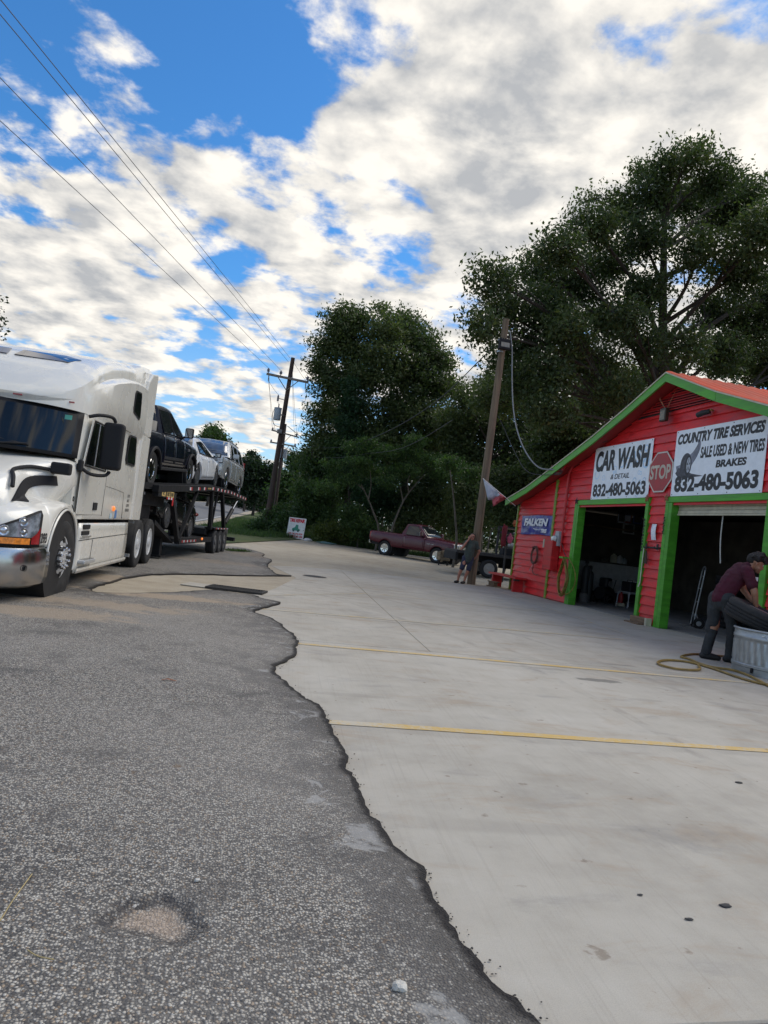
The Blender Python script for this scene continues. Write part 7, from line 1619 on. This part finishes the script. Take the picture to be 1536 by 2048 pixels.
def tree(name, label, base, lobes, leaf, n_sprig, per=14, sig=.22, L=.15, wr=.5, r0=.35, bark=None, seed=1, group=None, fork=.4, cat='tree', trunk_px=None, twigs=7, droop=.25, limb=.28, shell=.42):
    g = np.random.default_rng(seed); base = Vector(base); t = thing(name, label, cat, base, group=group); rr = random.Random(seed)
    lob = [(p.x-base.x, p.y-base.y, p.z-base.z, r) for p, r in lobes]
    S, idx = in_lobes(lob, n_sprig, g, shell)
    lt = np.array([rr.uniform(.22,.62) for _ in lob]); zs = S[:,2]; tone = lt[idx]+g.normal(0,.13,n_sprig)
    leaves_mesh('crown', S, tone, per, sig, L, wr, leaf, t, seed, droop)
    top = max(l[2] for l in lob); cx = sum(l[0]*l[3] for l in lob)/sum(l[3] for l in lob); cy = sum(l[1]*l[3] for l in lob)/sum(l[3] for l in lob)
    path = catmull([(0,0,-.3),(cx*.12+rr.uniform(-.2,.2),cy*.12,top*fork*.5),(cx*.45,cy*.45,top*fork),(cx*.75,cy*.75,top*.62),(cx,cy,top*.88)], 5)
    rad_ = [r0*(1-.86*(i/(len(path)-1))**.8) for i in range(len(path))]
    tk_ = MB().tube(path, rad_, 10).build('trunk', bark or M_BARK, t, smooth=True)
    lb = MB()
    for (x, y, z, r) in lob:
        k = min(range(len(path)), key=lambda i: abs(path[i].z-max(top*fork*.7, z-.55*math.hypot(x-path[i].x, y-path[i].y)-.8)))
        a = path[k]; e = Vector((x,y,z)); mdl = a.lerp(e,.5)+Vector((rr.uniform(-.3,.3),rr.uniform(-.3,.3),rr.uniform(0,.12)*(e-a).length))
        pl = catmull([a, mdl, e], 4); r1 = min(rad_[k]*.75, limb*r0*(.6+.4*min(1,r/2))); lb.tube(pl, [r1*(1-.7*i/(len(pl)-1)) for i in range(len(pl))], 7)
        for q in range(twigs):
            d = Vector((rr.gauss(0,1),rr.gauss(0,1),rr.gauss(.25,.8))).normalized()*r*rr.uniform(.6,1.0); st = pl[rr.randrange(len(pl)//2, len(pl))]
            lb.tube(catmull([st, st.lerp(e+d,.5)+Vector((0,0,.1*r)), e+d], 3), [r1*.32*(1-.8*i/6) for i in range(7)], 5)
    lb.build('limbs', bark or M_BARK, t, smooth=True)
    return t
def LB(Y, *a, dy=0.0, seed=0):
    """lobes from sight lines at depth Y: (px, py, radius in pixels)"""
    rr = random.Random(seed+len(a)); out = []
    for q in a:
        y = Y+rr.uniform(-dy,dy)+(q[3] if len(q) > 3 else 0); p = onY(q[0], q[1], y); out.append((p, q[2]*y/FPX))
    return out
# the great oak behind the shop
lob = LB(26, (985,560,52),(1010,625,55),(965,660,40),(1070,540,55),(1120,500,55),(1085,615,58),(1150,570,62),(1185,455,58),(1215,530,62),(1250,420,52),(1285,480,62),(1305,390,50),(1335,330,44),(1385,318,42),(1365,400,62),(1430,360,55),(1450,430,72),(1490,395,60),(1530,470,80),(1400,500,62),(1290,585,55),(1210,640,62),(1140,665,58),(1060,690,52),(1480,545,75),(1560,600,90),(1430,620,60),(1010,720,45),(1100,750,55),(1200,735,55),(1290,690,48),(1500,660,70),(1600,430,90),(1640,560,100),(1590,720,80),(1395,300,24),(1280,345,24),(1185,395,22),(1150,725,58),(1240,785,58),(1330,765,52),(1050,765,58),(1375,690,58),(1450,705,58),(1120,640,50),(1250,640,48),(990,800,52),(1100,820,55),(1180,820,50), dy=3.2, seed=2)
b = onY(1345, 1000, 27.5); OAK = tree('oak_tree', 'huge dark oak spreading over the red shop roof', (b.x,b.y,0), lob, M_OAK, 11500, 14, .25, .165, .46, .55, seed=11, fork=.42, twigs=8, limb=.24)
# woods at left of it
GA = 'trees standing at the edge of the woods'
tree('elm_tree', 'tall leafy tree at the left end of the woods', onY(700,1050,50)[:2]+(.4,) if False else (onY(700,1040,50).x,50,.4), LB(50,(690,648,46),(655,690,38),(705,700,52),(640,735,26),(668,770,45),(645,830,34),(700,830,52),(650,885,42),(725,760,42),(720,640,26),(690,915,52),(640,915,40),(735,880,46), dy=1.6, seed=3), M_ELM, 3400, 14, .30, .22, .5, .34, seed=21, group=GA)
tree('elm_tree', 'broad rounded olive green tree between the pole and the left tree', (onY(800,1040,49).x,49,.4), LB(49,(770,665,42),(808,655,44),(845,690,44),(775,725,58),(835,755,58),(880,725,36),(890,780,42),(800,820,60),(860,840,55),(760,880,48),(760,620,18),(800,905,54),(850,900,54),(900,880,50), dy=1.8, seed=4), M_ELM, 4700, 14, .30, .22, .5, .38, seed=22, group=GA)
tree('elm_tree', 'dark tree filling the dip behind the wooden pole', (onY(960,1040,44).x,44,.3), LB(44,(940,800,40),(990,770,42),(915,850,50),(980,850,60),(1035,800,46),(1050,870,58),(930,915,55),(1010,930,60),(1085,850,50), dy=2, seed=5), M_OAK, 3300, 14, .27, .20, .5, .30, seed=23, group=GA)
tree('elm_tree', 'dark tree rising right behind the shop ridge', (onY(1180,1040,33).x,33,.1), LB(33,(1130,840,60),(1190,800,58),(1100,910,60),(1250,770,50),(1170,890,60),(1080,960,60),(1320,740,40),(1040,990,50), dy=1.5, seed=6), M_OAK, 2600, 14, .25, .19, .5, .26, seed=24, group=GA)
tree('elm_tree', 'dark tree at the far right beyond the shop roof', (onY(1500,1040,30).x,30,.1), LB(30,(1450,720,55),(1530,740,60),(1590,690,70),(1620,800,80), dy=1.5, seed=7), M_OAK, 1500, 14, .25, .19, .5, .26, seed=25, group=GA)
# vine draped column of green on the left tree
tree('vine_mass', 'column of deep green vines climbing between the two tall trees', (onY(695,1040,47.5).x,47.5,.4), LB(47.5,(700,770,20),(705,810,24),(698,850,26),(705,890,28),(690,930,30), dy=.2, seed=8), M_VINE, 900, 14, .20, .15, .7, .12, seed=26, cat='vine', twigs=3)
# bright fronded saplings behind the maroon pickup
GS = 'saplings with leaning stems behind the maroon pickup'
def sapling(label, stem, lobes, seed, n):
    pts = [onY(px, py, y) for px, py, y in stem[0]]; base = Vector((pts[0].x, pts[0].y, gz(pts[0].x, pts[0].y))); t = thing('sapling_tree', label, 'tree', base, group=GS)
    mb = MB()
    for k, s in enumerate(stem):
        P = [onY(px, py, y)-base for px, py, y in s]; P = ([Vector((P[0].x-.05,0,-.1))] if k == 0 else [])+P; P = catmull(P, 4); r = .075 if k == 0 else .045
        mb.tube(P, [r*(1-.65*i/(len(P)-1)) for i in range(len(P))], 8)
    mb.build('trunk', M_BARKP, t, smooth=True)
    g = np.random.default_rng(seed); lob = [(p.x-base.x,p.y-base.y,p.z-base.z,r) for p, r in lobes]; S, i = in_lobes(lob, n, g, .5, .42)
    leaves_mesh('crown', S, np.clip(.38+g.normal(0,.32,n),0,1), 16, .16, .17, .30, M_FROND, t, seed, .7)
sapling('pale leaning sapling with a forked stem behind the pickup bed', [[(783,1062,41),(792,1035,41),(808,1000,41),(830,970,41.2),(850,948,41.4)],[(806,1003,41),(800,975,41.2),(786,950,41.5)],[(818,985,41),(815,965,40.8),(822,945,40.6)]], LB(41.3,(856,918,34),(805,940,38),(884,950,30),(772,905,30),(832,880,26),(815,905,30),(780,965,24), dy=1.0, seed=9), 31, 620)
sapling('thinner dark sapling left of the forked one', [[(757,1058,42),(745,1020,42),(735,995,42),(722,968,42)],[(737,998,42),(742,970,42),(740,940,42)],[(728,980,42),(712,965,42)]], LB(42,(722,925,34),(684,958,36),(745,945,30),(652,975,32),(705,895,24),(735,885,22),(665,930,26), dy=1.0, seed=10), 32, 560)
sapling('slender sapling seen just left of the wooden pole', [[(913,1085,33.5),(910,1030,33.5),(906,985,33.5),(900,940,33.5)],[(975,1100,33),(985,1060,33),(1010,1040,33)]], LB(34,(905,930,34),(940,950,30),(985,1010,26), dy=.5, seed=12), 33, 260)
# thicket along the edge of the lot
GB = 'bushes of the thicket along the lot edge'
for i, (lb, Y, m, lobes, n, L) in enumerate((
    ('low yellow green bush right of the tire repair sign', 45.2, M_YEL, ((640,1062,20),(668,1062,24),(695,1066,24),(720,1072,18),(650,1080,16)), 420, .13),
    ('green bush directly behind the tire repair sign', 48, M_BRUSH, ((580,1040,26),(610,1030,32),(560,1052,20),(640,1030,30)), 560, .16),
    ('tall brush below the left tree with arching twigs', 48.5, M_BRUSH, ((615,985,34),(650,950,40),(620,930,24),(690,960,44),(640,1005,36),(720,915,36),(675,900,30)), 1500, .18),
    ('dark bush between the two saplings', 47, M_VINE, ((740,990,46),(720,1035,40),(780,1010,46),(760,960,44)), 1000, .18),
    ('leafy green bush low at the left of the pickup tailgate', 43.6, M_BRUSH, ((718,1050,30),(745,1068,24),(700,1030,24)), 480, .15),
    ('shadowed bush behind the maroon pickup cab', 46, M_OAK, ((840,1000,50),(890,1010,48),(860,960,48),(820,1045,40),(900,1050,40)), 1100, .19),
    ('shadowed brush behind the leaning man', 41, M_OAK, ((940,1000,48),(985,1030,44),(960,960,46),(930,1055,36)), 900, .18),
    ('dark brush behind the junk rack at the shop corner', 33, M_OAK, ((1010,1020,44),(1045,1000,44),(1000,960,40),(1030,1060,40)), 800, .16),
    ('weedy bush at the foot of the tall utility pole', 49.3, M_BRUSH, ((540,1040,20),(520,1050,16),(560,1030,22),(500,1055,12)), 420, .15))):
    l = LB(Y, *lobes, dy=.9, seed=40+i); bx = sum(p.x for p, _ in l)/len(l)
    tree('bush', lb, (bx, Y, gz(bx, Y)), l, m, n, 14, .20, L, .5, .07, seed=50+i, group=GB, cat='bush', twigs=4, fork=.3)
# far roadside trees
GF = 'distant trees beyond the road'
for i, (lb, Y, m, lobes, n, L) in enumerate((
    ('dense dark roadside trees just left of the tall pole', 100, M_CONI, ((500,935,24),(520,955,26),(485,965,22),(540,950,26),(505,985,24),(530,990,22)), 1000, .42),
    ('rounded far trees right of the tall pole', 85, M_BRUSH, ((575,965,26),(600,945,26),(590,920,20),(620,930,26),(560,990,22),(600,985,28)), 1100, .36),
    ('small far conifer poking up by the silver SUV', 120, M_CONI, ((505,912,8),(506,925,12),(490,935,12)), 260, .4),
    ('far dark hedge trees seen beneath the upper trailer deck', 150, M_CONI, ((330,975,22),(370,980,22),(410,985,20),(450,988,20),(480,992,18)), 900, .55),
    ('lone bright green round tree above the silver SUV', 105, M_FARL, ((428,868,17),(418,880,15),(440,885,16),(412,893,12),(448,900,14),(430,905,18)), 700, .42),
    ('dark tree edge just entering at the left side', 62, M_CONI, ((-46,600,34),(-70,640,50),(-44,660,28),(-80,580,40)), 900, .3))):
    l = LB(Y, *lobes, dy=2, seed=60+i); bx = sum(p.x for p, _ in l)/len(l)
    tree('roadside_tree', lb, (bx, Y, gz(bx, Y)), l, m, n, 12, .42, L, .55, .25, seed=70+i, group=GF, twigs=3)
# the wood behind: reads as one mass
g = np.random.default_rng(91); n = 5200
a = g.random(n); px = 590+1150*a; Y = 56+16*g.random(n); topz = np.interp(px, [590,640,760,900,980,1100,1300,1740], [4,7.5,10,9,9,11,12,12])*g.uniform(.0,1.0,n)**.7
S = np.array([(onY(x, 1040, y).x, y, z+.6) for x, y, z in zip(px, Y, topz)])
w_ = leaves_mesh('woodland', S, np.clip(.35+g.normal(0,.18,n),0,1), 12, .55, .42, .55, M_OAK, None, 92); w_['kind'] = 'stuff'; w_['label'] = 'dark wood behind the trees at the edge of the lot'
px = 300+380*g.random(2600); Y = 135+40*g.random(2600); S = np.array([(onY(x, 1000, y).x, y, gz(onY(x,1000,y).x,y)+z) for x, y, z in zip(px, Y, g.uniform(0,1,2600)**.8*6.5)])
w_ = leaves_mesh('far_woodland', S, np.clip(.35+g.normal(0,.18,2600),0,1), 12, .8, .7, .6, M_CONI, None, 93); w_['kind'] = 'stuff'; w_['label'] = 'low dark line of distant woods beyond the road'
tn = MB()
for i in range(46):
    rr = random.Random(i); x = rr.uniform(600,1400); y = rr.uniform(47,58); p = onY(x, 1050, y); tn.tube([(p.x,y,0),(p.x+rr.uniform(-.6,.6),y,rr.uniform(4,8))], [rr.uniform(.06,.16),.05], 6)
o = tn.build('woodland_stems', M_BARKP); o['kind'] = 'stuff'; o['label'] = 'thin stems standing in the shade of the wood'
# rough grass and weeds: nobody could count the blades
def blades(name, pts, h, m, seed, label):
    g = np.random.default_rng(seed); n = len(pts); P = np.array(pts); a = g.random(n)*6.28; hh = h*g.uniform(.4,1.3,n); w = .012+.03*h*g.random(n)
    d = np.stack([np.cos(a), np.sin(a), np.zeros(n)], 1); lean = np.stack([g.normal(0,.45,n), g.normal(0,.45,n), np.ones(n)], 1); lean /= np.linalg.norm(lean,axis=1)[:,None]
    v = np.empty((n,3,3)); v[:,0] = P-d*w[:,None]; v[:,1] = P+d*w[:,None]; v[:,2] = P+lean*hh[:,None]
    me = bpy.data.meshes.new(name); me.vertices.add(n*3); me.loops.add(n*3); me.polygons.add(n)
    me.vertices.foreach_set('co', v.reshape(-1)); me.loops.foreach_set('vertex_index', np.arange(n*3, dtype=np.int32)); me.polygons.foreach_set('loop_start', np.arange(0,n*3,3,dtype=np.int32)); me.update(calc_edges=True)
    at = me.attributes.new('tone','FLOAT','POINT'); at.data.foreach_set('value', np.repeat(np.clip(.5+g.normal(0,.25,n),0,1),3).astype(np.float32))
    o = link(name, me, m); o['kind'] = 'stuff'; o['label'] = label
g = np.random.default_rng(5); pts = []
while len(pts) < 16000:
    y = g.uniform(41.5,80); x0 = road_x(y)+1.4; x = g.uniform(x0, x0+min(14, 3.5+.4*(y-40)))
    if y < 44 and x > 3.6: continue
    pts.append((x, y, gz(x,y)+.02))
blades('verge_grass', pts, .34, M_BRUSH, 6, 'rough grass growing on the bank beside the road')
pts = []
while len(pts) < 9000:
    t = g.random(); a = Vector((2.8,44.6)).lerp(Vector((9.2,44.2)), t) if t < 1 else None; x = 2.6+g.random()*13; e = np.interp(x, [2.6,5,7,9,13,16], [45.6,45.9,44.9,43.6,41.2,39.5]); y = e+abs(g.normal(0,1.1))
    pts.append((x, y, gz(x,y)-.01))
blades('edge_weeds', pts, .40, M_BRUSH, 7, 'weeds growing along the foot of the thicket')
p0_, p1_ = onZ(455,1101,.05), onZ(492,1103,.05); pts = [tuple(Vector(p0_).lerp(p1_, g.random())+Vector((g.normal(0,.12), g.normal(0,.1), 0))) for _ in range(500)]
blades('crack_grass', pts, .10, M_BRUSH, 8, 'grass tuft in the pavement crack behind the trailer wheels')
